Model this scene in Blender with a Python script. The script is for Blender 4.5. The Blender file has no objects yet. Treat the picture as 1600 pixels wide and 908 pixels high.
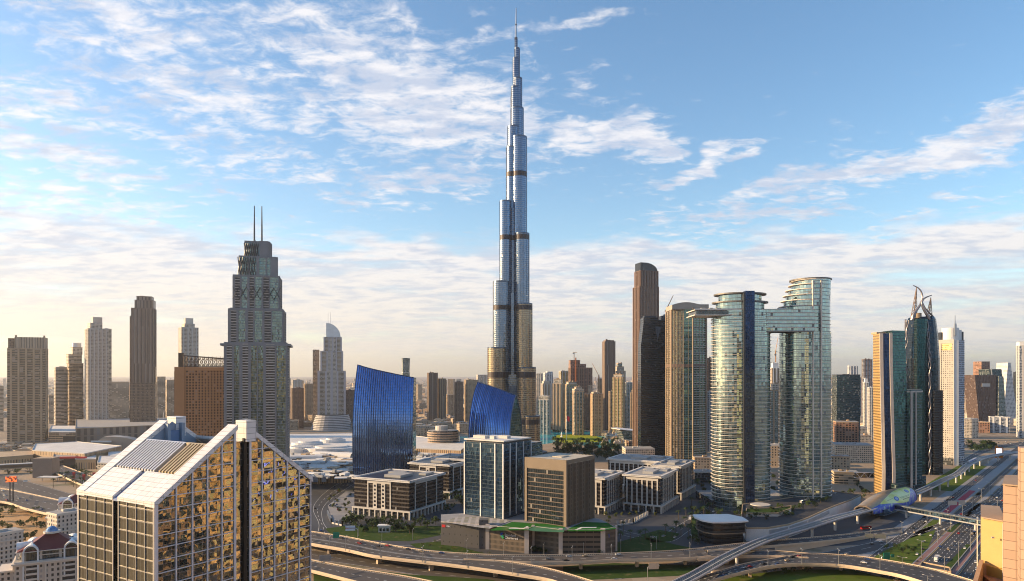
import bpy, math, random
from mathutils import Vector, Matrix
R = math.radians
random.seed(7)
SC = bpy.context.scene
COL = SC.collection
# ---------------------------------------------------------------- camera
F, HCAM, CX, HY = 1100.0, 154.0, 800.0, 585.0
cd = bpy.data.cameras.new('camera'); cam = bpy.data.objects.new('camera', cd); COL.objects.link(cam)
cam.location = (0, 0, HCAM); cam.rotation_euler = (R(90), 0, 0)
cd.sensor_width = 36; cd.lens = 36 * F / 1600; cd.shift_y = (HY - 454) / 1600
cd.clip_start = 1; cd.clip_end = 60000
SC.camera = cam
# ---------------------------------------------------------------- light
SUN_AZ, SUN_EL = 87.5, 16.0          # degrees to the left of the view axis, above the horizon
SDIR = Vector((-math.sin(R(SUN_AZ)) * math.cos(R(SUN_EL)), math.cos(R(SUN_AZ)) * math.cos(R(SUN_EL)), math.sin(R(SUN_EL))))
sl = bpy.data.lights.new('sun', 'SUN'); sun = bpy.data.objects.new('sun', sl); COL.objects.link(sun)
sl.energy = 5.0; sl.angle = R(0.5); sl.color = (1.0, 0.70, 0.38)
sun.rotation_euler = SDIR.to_track_quat('Z', 'Y').to_euler()
sun.location = (-400, 200, 900)
SC.view_settings.view_transform = 'Standard'; SC.view_settings.look = 'None'
SC.view_settings.exposure = 1.0; SC.view_settings.gamma = 1.0
SC.render.engine = 'CYCLES'
cy = SC.cycles
cy.use_denoising = True; cy.filter_width = 1.05; cy.max_bounces = 6; cy.diffuse_bounces = 2; cy.glossy_bounces = 4
cy.transmission_bounces = 4; cy.volume_bounces = 0; cy.transparent_max_bounces = 8
cy.sample_clamp_indirect = 6.0; cy.caustics_reflective = False; cy.caustics_refractive = False

W = bpy.data.worlds.new('World'); SC.world = W; W.use_nodes = True
def build_world():
    nt = W.node_tree; N = nt.nodes; L = nt.links; N.clear()
    def m(op, a, b=None, c=None):
        n = N.new('ShaderNodeMath'); n.operation = op
        for i, v in enumerate((a, b, c)):
            if v is None: continue
            if isinstance(v, (int, float)): n.inputs[i].default_value = v
            else: L.new(v, n.inputs[i])
        return n.outputs[0]
    def mix(f, a, b):
        n = N.new('ShaderNodeMix'); n.data_type = 'RGBA'
        for k, v in ((0, f), (6, a), (7, b)):
            if isinstance(v, tuple): n.inputs[k].default_value = v
            elif isinstance(v, (int, float)): n.inputs[k].default_value = v
            else: L.new(v, n.inputs[k])
        return n.outputs[2]
    def sstep(x, a, b):
        n = N.new('ShaderNodeMapRange'); n.interpolation_type = 'SMOOTHSTEP'
        L.new(x, n.inputs[0]); n.inputs[1].default_value = a; n.inputs[2].default_value = b
        return n.outputs[0]
    def noise(vec, scale, detail, rough=.55, dist=0.0):
        n = N.new('ShaderNodeTexNoise'); L.new(vec, n.inputs['Vector'])
        n.inputs['Scale'].default_value = scale; n.inputs['Detail'].default_value = detail
        n.inputs['Roughness'].default_value = rough; n.inputs['Distortion'].default_value = dist
        return n.outputs[0]
    sky = N.new('ShaderNodeTexSky'); sky.sky_type = 'NISHITA'; sky.sun_disc = False
    sky.sun_elevation = R(SUN_EL); sky.sun_rotation = math.atan2(SDIR.x, SDIR.y)
    sky.air_density = 1.0; sky.dust_density = 0.6; sky.ozone_density = 1.2; sky.altitude = 100
    tc = N.new('ShaderNodeTexCoord'); sp = N.new('ShaderNodeSeparateXYZ'); L.new(tc.outputs['Generated'], sp.inputs[0])
    x, y, z = sp.outputs
    zc = m('MAXIMUM', z, 0.0)
    az = m('MULTIPLY', m('ARCTAN2', x, y), 180 / math.pi)
    el = m('MULTIPLY', m('ARCSINE', z), 180 / math.pi)
    # cloud deck: directions projected on a flat layer above the city
    k = m('DIVIDE', 1.0, m('ADD', zc, 0.12))
    cb = N.new('ShaderNodeCombineXYZ'); L.new(m('MULTIPLY', x, k), cb.inputs[0]); L.new(m('MULTIPLY', y, k), cb.inputs[1])
    def mapped(rot, sx, sy, off=0):
        n = N.new('ShaderNodeMapping'); n.inputs['Rotation'].default_value = (0, 0, R(rot)); n.inputs['Scale'].default_value = (sx, sy, 1)
        n.inputs['Location'].default_value = (off, off * .7, off * .3)
        L.new(cb.outputs[0], n.inputs[0]); return n.outputs[0]
    warp = noise(mapped(0, 1, 1, 3.0), 3.0, 3)
    azw = m('ADD', az, m('MULTIPLY', m('SUBTRACT', warp, .5), 16.0))
    elw = m('ADD', el, m('MULTIPLY', m('SUBTRACT', noise(mapped(0, 1, 1, 9.0), 3.0, 3), .5), 7.0))
    def blob(px, py, rx, ry, s, tilt=0):
        a0 = math.degrees(math.atan((px - CX) / F)); e0 = math.degrees(math.atan((HY - py) / F * math.cos(R(a0))))
        dx = m('SUBTRACT', azw, a0); dy = m('SUBTRACT', elw, e0)
        c, sn = math.cos(R(tilt)), math.sin(R(tilt))
        u = m('ADD', m('MULTIPLY', dx, c), m('MULTIPLY', dy, sn)); v = m('SUBTRACT', m('MULTIPLY', dy, c), m('MULTIPLY', dx, sn))
        f = F / 57.3 * 1.0
        r = m('ADD', m('POWER', m('ABSOLUTE', m('DIVIDE', u, rx / f)), 2.0), m('POWER', m('ABSOLUTE', m('DIVIDE', v, ry / f)), 2.0))
        return m('MULTIPLY', m('POWER', 2.718, m('MULTIPLY', r, -0.9)), s)
    cov = None
    for b in [(640, 150, 260, 100, 1.0, -8), (560, 60, 230, 60, .75, 0), (300, 130, 240, 80, .78, -10), (60, 235, 230, 40, .88, -5),
              (150, 20, 260, 36, .75, 0), (40, 140, 190, 55, .7, 0), (70, 330, 260, 40, .72, 0), (640, 285, 150, 34, .8, 14), (420, 260, 220, 60, .55, 0),
              (960, 203, 95, 36, 1.05, -14), (1450, 245, 300, 34, 1.05, 8), (1230, 300, 200, 26, .9, 12), (1100, 255, 110, 16, .85, 14),
              (1420, 345, 190, 14, .62, 6), (860, 45, 70, 20, .75, 12), (1010, 243, 40, 10, .6, 0), (300, 420, 420, 70, .7, 0)]:
        v = blob(*b); cov = v if cov is None else m('MAXIMUM', cov, v)
    puff = noise(mapped(20, 1, 1.35), 11.0, 9, .64, .35)
    d1 = m('MULTIPLY', sstep(m('ADD', m('MULTIPLY', cov, .64), m('MULTIPLY', m('SUBTRACT', puff, .5), 1.5)), .19, .66), .96)
    # layered stratus towards the horizon
    wis = N.new('ShaderNodeCombineXYZ'); L.new(m('MULTIPLY', az, .028), wis.inputs[0]); L.new(m('MULTIPLY', el, .20), wis.inputs[1])
    st = noise(wis.outputs[0], 2.6, 8, .6, .3)
    edge = m('ADD', elw, m('MULTIPLY', m('SUBTRACT', st, .5), 4.0))
    band = m('MULTIPLY', sstep(edge, 11.4, 9.3), sstep(el, -1, 2.5))
    d2 = m('MULTIPLY', band, sstep(st, .22, .50))
    dens = m('MAXIMUM', d1, d2)
    # colours (divided by the background strength below)
    lit = noise(mapped(10, 1, 1.6, .05), 6.5, 7, .6, .2)
    warm = sstep(el, 16, 0)
    ccol = mix(warm, (5.0, 4.85, 4.9, 1), (4.75, 4.35, 3.95, 1))
    shade = mix(warm, (3.1, 3.4, 4.1, 1), (3.55, 3.55, 3.8, 1))
    sh2 = N.new('ShaderNodeMix'); sh2.data_type = 'FLOAT'
    cl = mix(sstep(m('ADD', m('MULTIPLY', lit, .5), m('MULTIPLY', st, .5)), .42, .56), shade, ccol)
    sun_side = sstep(az, 20, -50)
    cl = mix(m('MULTIPLY', m('MULTIPLY', sun_side, .75), sstep(el, 9, 0)), cl, (5.4, 4.5, 3.4, 1))
    hs = N.new('ShaderNodeHueSaturation'); hs.inputs['Saturation'].default_value = 1.2; hs.inputs['Value'].default_value = 1.17; L.new(sky.outputs[0], hs.inputs['Color'])
    final = mix(m('MULTIPLY', dens, .92), hs.outputs[0], cl)
    bg = N.new('ShaderNodeBackground'); bg.inputs[1].default_value = 0.105; L.new(final, bg.inputs[0])
    out = N.new('ShaderNodeOutputWorld'); L.new(bg.outputs[0], out.inputs[0])
build_world()
# ---------------------------------------------------------------- helpers
def X(px, Y): return (px - CX) / F * Y
def Z(py, Y): return HCAM - (py - HY) / F * Y
def G(px, py, z=0.0):
    Y = F * (HCAM - z) / (py - HY); return Vector(((px - CX) / F * Y, Y, z))

class MB:
    def __init__(s): s.v = []; s.f = []; s.m = []; s.uv = []
    def face(s, pts, m=0, uv=None):
        b = len(s.v); s.v += [tuple(p) for p in pts]; s.f.append(tuple(range(b, b + len(pts)))); s.m.append(m)
        s.uv.append(uv or [(p[0], p[1]) for p in pts])
    def wallq(s, p, q, z0, z1, m=0, u0=0.0):
        l = math.hypot(q[0] - p[0], q[1] - p[1])
        s.face([(p[0], p[1], z0), (q[0], q[1], z0), (q[0], q[1], z1), (p[0], p[1], z1)], m, [(u0, z0), (u0 + l, z0), (u0 + l, z1), (u0, z1)])
        return u0 + l
    def prism(s, poly, z0, z1, m=0, mt=None, bottom=False):
        u = 0.0; n = len(poly)
        for i in range(n): u = s.wallq(poly[i], poly[(i + 1) % n], z0, z1, m, u)
        s.face([(p[0], p[1], z1) for p in poly], m if mt is None else mt)
        if bottom: s.face([(p[0], p[1], z0) for p in reversed(poly)], m if mt is None else mt)
    def box(s, cx, cy, z0, sx, sy, sz, m=0, mt=None, rot=0.0, bottom=True):
        c, n = math.cos(rot), math.sin(rot)
        P = [(cx + a * c - b * n, cy + a * n + b * c) for a, b in ((-sx / 2, -sy / 2), (sx / 2, -sy / 2), (sx / 2, sy / 2), (-sx / 2, sy / 2))]
        s.prism(P, z0, z0 + sz, m, mt, bottom)
    def obox(s, o, t, n, a0, a1, b0, b1, z0, z1, m=0):
        P = [(o[0] + t[0] * a + n[0] * b, o[1] + t[1] * a + n[1] * b) for a, b in ((a0, b1), (a1, b1), (a1, b0), (a0, b0))]
        s.prism(P, z0, z1, m, None, True)
    def loft(s, rings, m=0, cap0=False, cap1=True, closed=True, mt=None):
        vv = 0.0
        for a, b in zip(rings[:-1], rings[1:]):
            u = 0.0; n = len(a)
            for i in range(n if closed else n - 1):
                j = (i + 1) % n; l = (Vector(a[j]) - Vector(a[i])).length
                s.face([a[i], a[j], b[j], b[i]], m, [(u, a[i][2]), (u + l, a[j][2]), (u + l, b[j][2]), (u, b[i][2])]); u += l
        if cap1: s.face(rings[-1], m if mt is None else mt)
        if cap0: s.face(list(reversed(rings[0])), m if mt is None else mt)
    def bar(s, p, q, r, m=0, n=4, r2=None):
        p, q = Vector(p), Vector(q); d = (q - p).normalized()
        a = d.orthogonal().normalized(); b = d.cross(a); r2 = r if r2 is None else r2
        ra = [p + (a * math.cos(2 * math.pi * i / n + .785) + b * math.sin(2 * math.pi * i / n + .785)) * r for i in range(n)]
        rb = [q + (a * math.cos(2 * math.pi * i / n + .785) + b * math.sin(2 * math.pi * i / n + .785)) * r2 for i in range(n)]
        s.loft([[tuple(v) for v in ra], [tuple(v) for v in rb]], m, True, True)
    def tube(s, pts, r, m=0, n=6):
        rs = r if isinstance(r, (list, tuple)) else [r] * len(pts)
        rings = []
        for i, p in enumerate(pts):
            p = Vector(p); d = (Vector(pts[min(i + 1, len(pts) - 1)]) - Vector(pts[max(i - 1, 0)])).normalized()
            a = d.cross(Vector((0.13, .97, .2))).normalized(); b = d.cross(a)
            rings.append([tuple(p + (a * math.cos(6.2832 * k / n) + b * math.sin(6.2832 * k / n)) * rs[i]) for k in range(n)])
        s.loft(rings, m, True, True)
    def disc(s, cx, cy, z0, h, rx, ry, m=0, mt=None, n=24, rot=0.0):
        s.prism(ell(cx, cy, rx, ry, n, rot), z0, z0 + h, m, mt, True)
    def build(s, name, mats, parent=None, smooth=False, loc=None):
        me = bpy.data.meshes.new(name); me.from_pydata(s.v, [], s.f)
        if not isinstance(mats, (list, tuple)): mats = [mats]
        for x in mats: me.materials.append(x)
        me.polygons.foreach_set('material_index', s.m)
        uvl = me.uv_layers.new(name='UVMap'); uvl.data.foreach_set('uv', [c for f in s.uv for p in f for c in p])
        if smooth: me.polygons.foreach_set('use_smooth', [True] * len(s.f))
        me.update()
        o = bpy.data.objects.new(name, me); COL.objects.link(o)
        if parent: o.parent = parent
        if loc: o.location = loc
        return o

def ell(cx, cy, rx, ry, n=24, rot=0.0, a0=0.0, a1=2 * math.pi):
    c, s = math.cos(rot), math.sin(rot); out = []
    full = abs(a1 - a0 - 2 * math.pi) < 1e-6
    for i in range(n):
        t = a0 + (a1 - a0) * i / (n if full else n - 1); x, y = rx * math.cos(t), ry * math.sin(t)
        out.append((cx + x * c - y * s, cy + x * s + y * c))
    return out
def rect(cx, cy, sx, sy): return [(cx - sx / 2, cy - sy / 2), (cx + sx / 2, cy - sy / 2), (cx + sx / 2, cy + sy / 2), (cx - sx / 2, cy + sy / 2)]
def offs(poly, d):
    n = len(poly); out = []
    for i in range(n):
        p, q, r = Vector(poly[i - 1]), Vector(poly[i]), Vector(poly[(i + 1) % n])
        e1, e2 = (q - p).normalized(), (r - q).normalized(); n1, n2 = Vector((e1.y, -e1.x)), Vector((e2.y, -e2.x))
        b = (n1 + n2); b = b / max(b.length_squared, .2) * 2
        out.append(tuple(q + b * d))
    return out
def sgn_poly(poly):
    a = sum(poly[i][0] * poly[(i + 1) % len(poly)][1] - poly[(i + 1) % len(poly)][0] * poly[i][1] for i in range(len(poly)))
    return poly if a > 0 else list(reversed(poly))

def tag(o, label, cat, group=None):
    o['label'] = label; o['category'] = cat
    if group: o['group'] = group
    return o
def thing(name, label, cat, loc=(0, 0, 0), rot=0.0, group=None):
    o = bpy.data.objects.new(name, None); COL.objects.link(o); o.empty_display_size = 2
    o.location = loc; o.rotation_euler = (0, 0, rot); return tag(o, label, cat, group)
def struct(o, kind='structure'): o['kind'] = kind; return o
def dup(root, loc, rot=0.0, sc=1.0, label=None, group=None):
    r = root.copy(); COL.objects.link(r); r.location = loc; r.rotation_euler = (0, 0, rot); r.scale = (sc, sc, sc) if not isinstance(sc, tuple) else sc
    if label: r['label'] = label
    if group: r['group'] = group
    for ch in list(root.children):
        c = ch.copy(); COL.objects.link(c); c.parent = r
        for g in ch.children:
            d = g.copy(); COL.objects.link(d); d.parent = c
    return r

# ---------------------------------------------------------------- materials
class NT:
    def __init__(s, name):
        s.mat = bpy.data.materials.new(name); s.mat.use_nodes = True; s.nt = s.mat.node_tree; s.N = s.nt.nodes; s.L = s.nt.links
        s.p = s.N['Principled BSDF']
    def put(s, v, inp):
        if isinstance(v, tuple): inp.default_value = v if len(v) != 3 or inp.type == 'VECTOR' else (*v, 1)
        elif isinstance(v, (int, float)): inp.default_value = v
        else: s.L.new(v, inp)
    def m(s, op, a, b=None, c=None):
        n = s.N.new('ShaderNodeMath'); n.operation = op
        for i, v in enumerate((a, b, c)):
            if v is not None: s.put(v, n.inputs[i])
        return n.outputs[0]
    def vm(s, op, a, b=None, sc=None):
        n = s.N.new('ShaderNodeVectorMath'); n.operation = op; s.put(a, n.inputs[0])
        if b is not None: s.put(b, n.inputs[1])
        if sc is not None: s.put(sc, n.inputs[3])
        return n.outputs[0]
    def mix(s, f, a, b):
        n = s.N.new('ShaderNodeMix'); n.data_type = 'RGBA'; s.put(f, n.inputs[0]); s.put(a, n.inputs[6]); s.put(b, n.inputs[7]); return n.outputs[2]
    def mixf(s, f, a, b):
        n = s.N.new('ShaderNodeMix'); n.data_type = 'FLOAT'; s.put(f, n.inputs[0]); s.put(a, n.inputs[2]); s.put(b, n.inputs[3]); return n.outputs[0]
    def noise(s, scale, detail=4, vec=None, rough=.55, dist=0.0, col=False):
        n = s.N.new('ShaderNodeTexNoise'); n.inputs['Scale'].default_value = scale; n.inputs['Detail'].default_value = detail
        n.inputs['Roughness'].default_value = rough; n.inputs['Distortion'].default_value = dist
        s.L.new(vec if vec is not None else s.pos(), n.inputs['Vector']); return n.outputs[1 if col else 0]
    def pos(s):
        if not hasattr(s, '_pos'): s._pos = s.N.new('ShaderNodeNewGeometry').outputs['Position']
        return s._pos
    def nor(s): return s.N.new('ShaderNodeNewGeometry').outputs['Normal']
    def uvm(s): return s.N.new('ShaderNodeUVMap').outputs[0]
    def sstep(s, x, a, b):
        n = s.N.new('ShaderNodeMapRange'); n.interpolation_type = 'SMOOTHSTEP'; s.put(x, n.inputs[0]); n.inputs[1].default_value = a; n.inputs[2].default_value = b
        return n.outputs[0]
    def set(s, **k):
        for a, v in k.items(): s.put(v, s.p.inputs[{'base': 'Base Color', 'rough': 'Roughness', 'metal': 'Metallic', 'normal': 'Normal', 'ecol': 'Emission Color', 'estr': 'Emission Strength', 'alpha': 'Alpha', 'spec': 'Specular IOR Level'}[a]])
        return s.mat

def mat(name, col, rough=.7, metal=0.0, var=.25, scale=.08, fine=1.5, spec=.4):
    n = NT(name); a = n.noise(scale, 5); b = n.noise(fine, 3)
    f = n.m('ADD', n.m('MULTIPLY', n.m('SUBTRACT', a, .5), 2 * var), n.m('MULTIPLY', n.m('SUBTRACT', b, .5), var))
    c = n.vm('SCALE', col if isinstance(col, tuple) else col, sc=n.m('ADD', 1.0, f))
    return n.set(base=c, rough=rough, metal=metal, spec=spec)

def facade(name, wall, glass, cw, ch, fw, fh, gm=.85, gr=.08, wr=.6, jit=.03, blind=.12, wvar=.15, wmetal=0.0, wav=0.0, bump=.3, gvar=.5, voff=0.0, wavs=.35, pleat=0.0, pamt=.1):
    """grid of panes (cw x ch metres, open share fw x fh) in a wall; every pane has its own tint and tilt"""
    n = NT(name); sp = n.N.new('ShaderNodeSeparateXYZ'); n.L.new(n.uvm(), sp.inputs[0])
    u = n.m('DIVIDE', sp.outputs[0], cw); v = n.m('DIVIDE', n.m('ADD', sp.outputs[1], voff), ch)
    iu, iv = n.m('FLOOR', u), n.m('FLOOR', v); fu, fv = n.m('FRACT', u), n.m('FRACT', v)
    mk = n.m('MULTIPLY', n.m('COMPARE', fu, .5, fw / 2), n.m('COMPARE', fv, .5, fh / 2))
    cb = n.N.new('ShaderNodeCombineXYZ'); n.put(iu, cb.inputs[0]); n.put(iv, cb.inputs[1])
    wn = n.N.new('ShaderNodeTexWhiteNoise'); n.L.new(cb.outputs[0], wn.inputs[0]); rv, rc = wn.outputs
    g = n.mix(n.m('MULTIPLY', rv, gvar), glass, tuple(c * .35 for c in glass))
    isb = n.m('MULTIPLY', n.m('LESS_THAN', n.m('FRACT', n.m('MULTIPLY', rv, 7.31)), blind), mk)
    blindc = tuple(min(.5, c * .5 + .10) for c in wall)
    g = n.mix(isb, g, blindc)
    wn2 = n.m('ADD', 1 - wvar, n.m('MULTIPLY', n.noise(.06, 5), 2 * wvar))
    w = n.vm('SCALE', wall, sc=wn2)
    gmask = n.m('MULTIPLY', mk, n.m('SUBTRACT', 1.0, isb))
    tilt = n.vm('SCALE', n.vm('SUBTRACT', rc, (.5, .5, .5)), sc=n.m('MULTIPLY', mk, jit))
    if wav:
        wv = n.vm('SUBTRACT', n.noise(wavs, 2, n.vm('ADD', n.pos(), n.vm('SCALE', rc, sc=40.0)), .5, .6, True), (.5, .5, .5))
        tilt = n.vm('ADD', tilt, n.vm('SCALE', wv, sc=n.m('MULTIPLY', mk, wav)))
    if pleat:
        cbp = n.N.new('ShaderNodeCombineXYZ'); n.put(n.m('MULTIPLY', n.m('SINE', n.m('MULTIPLY', sp.outputs[0], 6.2832 / pleat)), pamt), cbp.inputs[0])
        tilt = n.vm('ADD', tilt, cbp.outputs[0])
    nn = n.vm('NORMALIZE', n.vm('ADD', n.nor(), tilt))
    if bump:
        bp = n.N.new('ShaderNodeBump'); bp.inputs['Strength'].default_value = bump; bp.inputs['Distance'].default_value = .3; bp.invert = True
        n.L.new(mk, bp.inputs['Height']); n.L.new(nn, bp.inputs['Normal']); nn = bp.outputs[0]
    return n.set(base=n.mix(mk, w, g), rough=n.mixf(gmask, wr, gr), metal=n.mixf(gmask, wmetal, gm), normal=nn)
# ---------------------------------------------------------------- common materials
def smooth(pts, n):
    P = [Vector(p) for p in pts]
    if len(P) < 3: dense = [P[0].lerp(P[-1], i / 60) for i in range(61)]
    else:
        dense = []
        Q = [P[0] * 2 - P[1]] + P + [P[-1] * 2 - P[-2]]
        for i in range(1, len(Q) - 2):
            a, b, c, d = Q[i - 1:i + 3]
            for k in range(16):
                t = k / 16; dense.append(.5 * ((2 * b) + (c - a) * t + (2 * a - 5 * b + 4 * c - d) * t * t + (3 * b - a - 3 * c + d) * t ** 3))
        dense.append(P[-1])
    s = [0.0]
    for a, b in zip(dense[:-1], dense[1:]): s.append(s[-1] + (b - a).length)
    out = []; j = 0
    for i in range(n):
        t = s[-1] * i / (n - 1)
        while j < len(s) - 2 and s[j + 1] < t: j += 1
        f = (t - s[j]) / max(1e-6, s[j + 1] - s[j]); out.append(dense[j].lerp(dense[j + 1], min(1, max(0, f))))
    return out
def asphalt_mat(name, col, patch=.22):
    n = NT(name); a = n.noise(.035, 6); b = n.noise(.7, 4); c = n.noise(.012, 3)
    f = n.m('ADD', n.m('ADD', 1.0, n.m('MULTIPLY', n.m('SUBTRACT', a, .5), patch * 4)), n.m('ADD', n.m('MULTIPLY', n.m('SUBTRACT', b, .5), .25), n.m('MULTIPLY', n.m('SUBTRACT', c, .5), .5)))
    return n.set(base=n.vm('SCALE', col, sc=f), rough=.72, spec=.35)
M = {}
M['asphalt'] = asphalt_mat('asphalt', (.050, .050, .054))
M['asphalt_tan'] = asphalt_mat('worn_asphalt', (.085, .072, .062))
M['asphalt_dark'] = asphalt_mat('dark_asphalt', (.036, .036, .040))
M['concrete'] = mat('concrete', (.60, .47, .34), .8, var=.18, scale=.12)
M['concrete_gray'] = mat('gray_concrete', (.34, .34, .34), .8, var=.18)
M['paint'] = mat('white_paint', (.78, .77, .74), .5, var=.12, scale=.4)
M['ypaint'] = mat('yellow_paint', (.62, .42, .10), .5, var=.2, scale=.3)
M['paving'] = mat('pale_paving', (.27, .265, .27), .75, var=.25, scale=.1)
M['redpaving'] = mat('red_paving', (.24, .13, .12), .8, var=.25)
M['white'] = mat('white_render', (.72, .71, .69), .6, var=.12, scale=.08)
M['offwhite'] = mat('stone_cladding', (.52, .49, .45), .65, var=.15, scale=.08)
M['tan'] = mat('tan_render', (.42, .31, .20), .75, var=.2)
M['sandstone'] = mat('sandstone', (.44, .30, .19), .8, var=.3, scale=.05)
M['brown'] = mat('brown_cladding', (.16, .11, .085), .6, var=.2)
M['steel'] = mat('brushed_steel', (.45, .46, .48), .32, .8, var=.15)
M['darksteel'] = mat('dark_steel', (.06, .065, .075), .4, .6, var=.2)
M['alu'] = mat('aluminium_cladding', (.55, .55, .58), .38, .55, var=.1, scale=.3)
M['roofgray'] = mat('gravel_roof', (.30, .29, .28), .85, var=.35, scale=.15)
M['roofwhite'] = mat('white_roof', (.62, .60, .57), .75, var=.3, scale=.06)
M['black'] = mat('black_metal', (.02, .02, .022), .4, .2)
M['bark'] = mat('bark', (.10, .075, .05), .9)
M['bluesign'] = mat('blue_sign', (.02, .06, .35), .4)
M['redsign'] = mat('red_sign', (.55, .03, .03), .5)
M['greensign'] = mat('green_sign', (.01, .22, .13), .4)
M['glassdark'] = facade('dark_glazing', (.10, .10, .11), (.10, .12, .13), 1.6, 3.6, .92, .9, jit=.02)
def ground_mat():
    n = NT('desert_city_ground')
    a = n.noise(.004, 8, rough=.65); b = n.noise(.02, 6, rough=.6); c = n.noise(.0008, 4)
    v = n.N.new('ShaderNodeTexVoronoi'); v.inputs['Scale'].default_value = .018; n.L.new(n.pos(), v.inputs['Vector'])
    w = n.N.new('ShaderNodeSeparateXYZ'); n.L.new(v.outputs['Color'], w.inputs[0])
    col = n.mix(n.sstep(a, .35, .65), (.30, .22, .15), (.20, .17, .14))
    col = n.mix(n.m('MULTIPLY', n.sstep(w.outputs[0], .5, .6), .5), col, (.36, .29, .22))
    col = n.mix(n.m('MULTIPLY', n.sstep(b, .56, .66), .7), col, (.075, .085, .04))
    col = n.mix(n.sstep(c, .45, .6), col, (.34, .26, .18))
    return n.set(base=col, rough=.9, spec=.2)
g = MB(); S = 42000
g.face([(-S, -S, 0), (S, -S, 0), (S, S, 0), (-S, S, 0)])
struct(g.build('ground', ground_mat()))
def sheet(name, pts, z, m):
    b = MB(); b.face([(p[0], p[1], z) for p in sgn_poly([tuple(p[:2]) for p in pts])]); return struct(b.build(name, m))
# paved downtown district between the viaducts and the mall
sheet('district_paving', [G(470, 770), G(455, 742), G(560, 735), G(700, 745), G(1000, 742), G(1330, 770), G(1440, 815), G(1380, 850), G(1100, 862), G(850, 872), G(640, 868), G(470, 852)], .008, asphalt_mat('district_asphalt', (.055, .058, .066)))
def grass_mat(name, c1, c2):
    n = NT(name); a = n.noise(.05, 5); b = n.noise(.9, 4)
    g_ = n.mix(n.m('ADD', n.m('MULTIPLY', a, .6), n.m('MULTIPLY', b, .4)), c1, c2); d = n.noise(.13, 6, rough=.65)
    return n.set(base=n.mix(n.m('MULTIPLY', n.sstep(d, .54, .70), .65), g_, (.16, .125, .06)), rough=.9, spec=.1)
M['lawn'] = grass_mat('mown_lawn', (.045, .085, .012), (.11, .15, .02))
M['lawn_bright'] = grass_mat('bright_lawn', (.16, .22, .01), (.34, .34, .02))  # brighter, yellower greens for the lagoon island
M['verge'] = grass_mat('shrub_verge', (.02, .05, .010), (.055, .085, .015))
M['turf'] = grass_mat('roof_turf', (.012, .10, .012), (.03, .16, .02))
def water():
    n = NT('lagoon_water'); a = n.noise(.25, 4)
    bp = n.N.new('ShaderNodeBump'); bp.inputs['Strength'].default_value = .25; bp.inputs['Distance'].default_value = .3; n.L.new(a, bp.inputs['Height'])
    return n.set(base=n.mix(n.noise(.01, 3), (.02, .30, .38), (.03, .42, .46)), rough=.12, normal=bp.outputs[0])
M['water'] = water()
sheet('lagoon_water', [G(690, 690), G(700, 683), G(735, 680), G(840, 672), G(905, 672), G(950, 678), G(985, 690), G(1005, 698), G(985, 703), G(930, 700), G(880, 690), G(842, 695), G(760, 700)], .012, M['water'])
def blobpoly(cx, cy, rx, ry, n=20): return [G(cx + rx * math.cos(6.283 * i / n), cy + ry * math.sin(6.283 * i / n)) for i in range(n)]
sheet('island_lawn', [G(862, 687), G(870, 680), G(900, 678), G(930, 681), G(948, 687), G(935, 691), G(880, 692)], .03, M['lawn_bright'])
# ---------------------------------------------------------------- highway axis
UX, UY = .65, .76; _l = math.hypot(UX, UY); UX /= _l; UY /= _l
def HW(c, s): return Vector((UY * c + UX * s, -UX * c + UY * s, 0))
def straight(name, c0, c1, s0, s1, z, m, lanes=0, dash=True, edge='ypaint'):
    b = MB(); nl = max(1, lanes); rp = random.Random(int(c0 * 7))
    for i in range(nl):
        a_, e_ = c0 + (c1 - c0) * i / nl, c0 + (c1 - c0) * (i + 1) / nl
        b.face([(*HW(a_, s0)[:2], z), (*HW(e_, s0)[:2], z), (*HW(e_, s1)[:2], z), (*HW(a_, s1)[:2], z)], 0 if i % 2 or not lanes else 3)
    mats = [m, M['paint'], M[edge], M['asphalt_dark'] if lanes else m, M['asphalt_tan']]
    for i in range(26 if lanes else 0):
        l_ = rp.randrange(nl); s_ = rp.uniform(480, 1400); a_ = c0 + (c1 - c0) * (l_ + .08) / nl; e_ = c0 + (c1 - c0) * (l_ + .92) / nl; w_ = rp.uniform(6, 50)
        b.face([(*HW(a_, s_)[:2], z + .01), (*HW(e_, s_)[:2], z + .01), (*HW(e_, s_ + w_)[:2], z + .01), (*HW(a_, s_ + w_)[:2], z + .01)], rp.choice((3, 4, 4)))
    def strip(c, w, a, e, mi):
        b.face([(*HW(c - w, a)[:2], z + .02), (*HW(c + w, a)[:2], z + .02), (*HW(c + w, e)[:2], z + .02), (*HW(c - w, e)[:2], z + .02)], mi)
    if lanes:
        for i in range(1, lanes):
            c = c0 + (c1 - c0) * i / lanes; s = s0
            while s < min(s1, 1500): strip(c, .16, s, s + 4.5, 1); s += 12
        strip(c0 + .7, .14, s0, s1, 2); strip(c1 - .7, .14, s0, s1, 2)
    return struct(b.build(name, mats))
S0, S1 = 40, 4200
sheet('highway_verge', [HW(-168, S0), HW(-40, S0), HW(-40, S1), HW(-168, S1)], .012, M['paving'])
straight('highway', -119.5, -98.5, S0, S1, .03, M['asphalt'], 6)
straight('highway', -91.5, -68.5, S0, S1, .03, M['asphalt'], 6)
straight('service_road', -135.5, -125.0, S0, S1, .03, M['asphalt'], 2)
straight('service_road', -158, -147, S0, S1, .034, M['asphalt'], 3, edge='paint')
straight('service_road', -60, -50, S0, S1, .03, M['asphalt'], 3)
b = MB()
for c in (-97.6, -92.4):
    b.obox(HW(0, 0), (UX, UY), (UY, -UX), S0, S1, c - .2, c + .2, 0.05, .95)
tag(b.build('crash_barrier', M['concrete_gray']), 'long low concrete barrier along the middle of the straight highway', 'barrier')
straight('median_paving', -96.8, -93.2, S0, S1, .04, M['redpaving'])
straight('verge_paving', -124, -120.5, 560, 800, .05, M['redpaving'])
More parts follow.
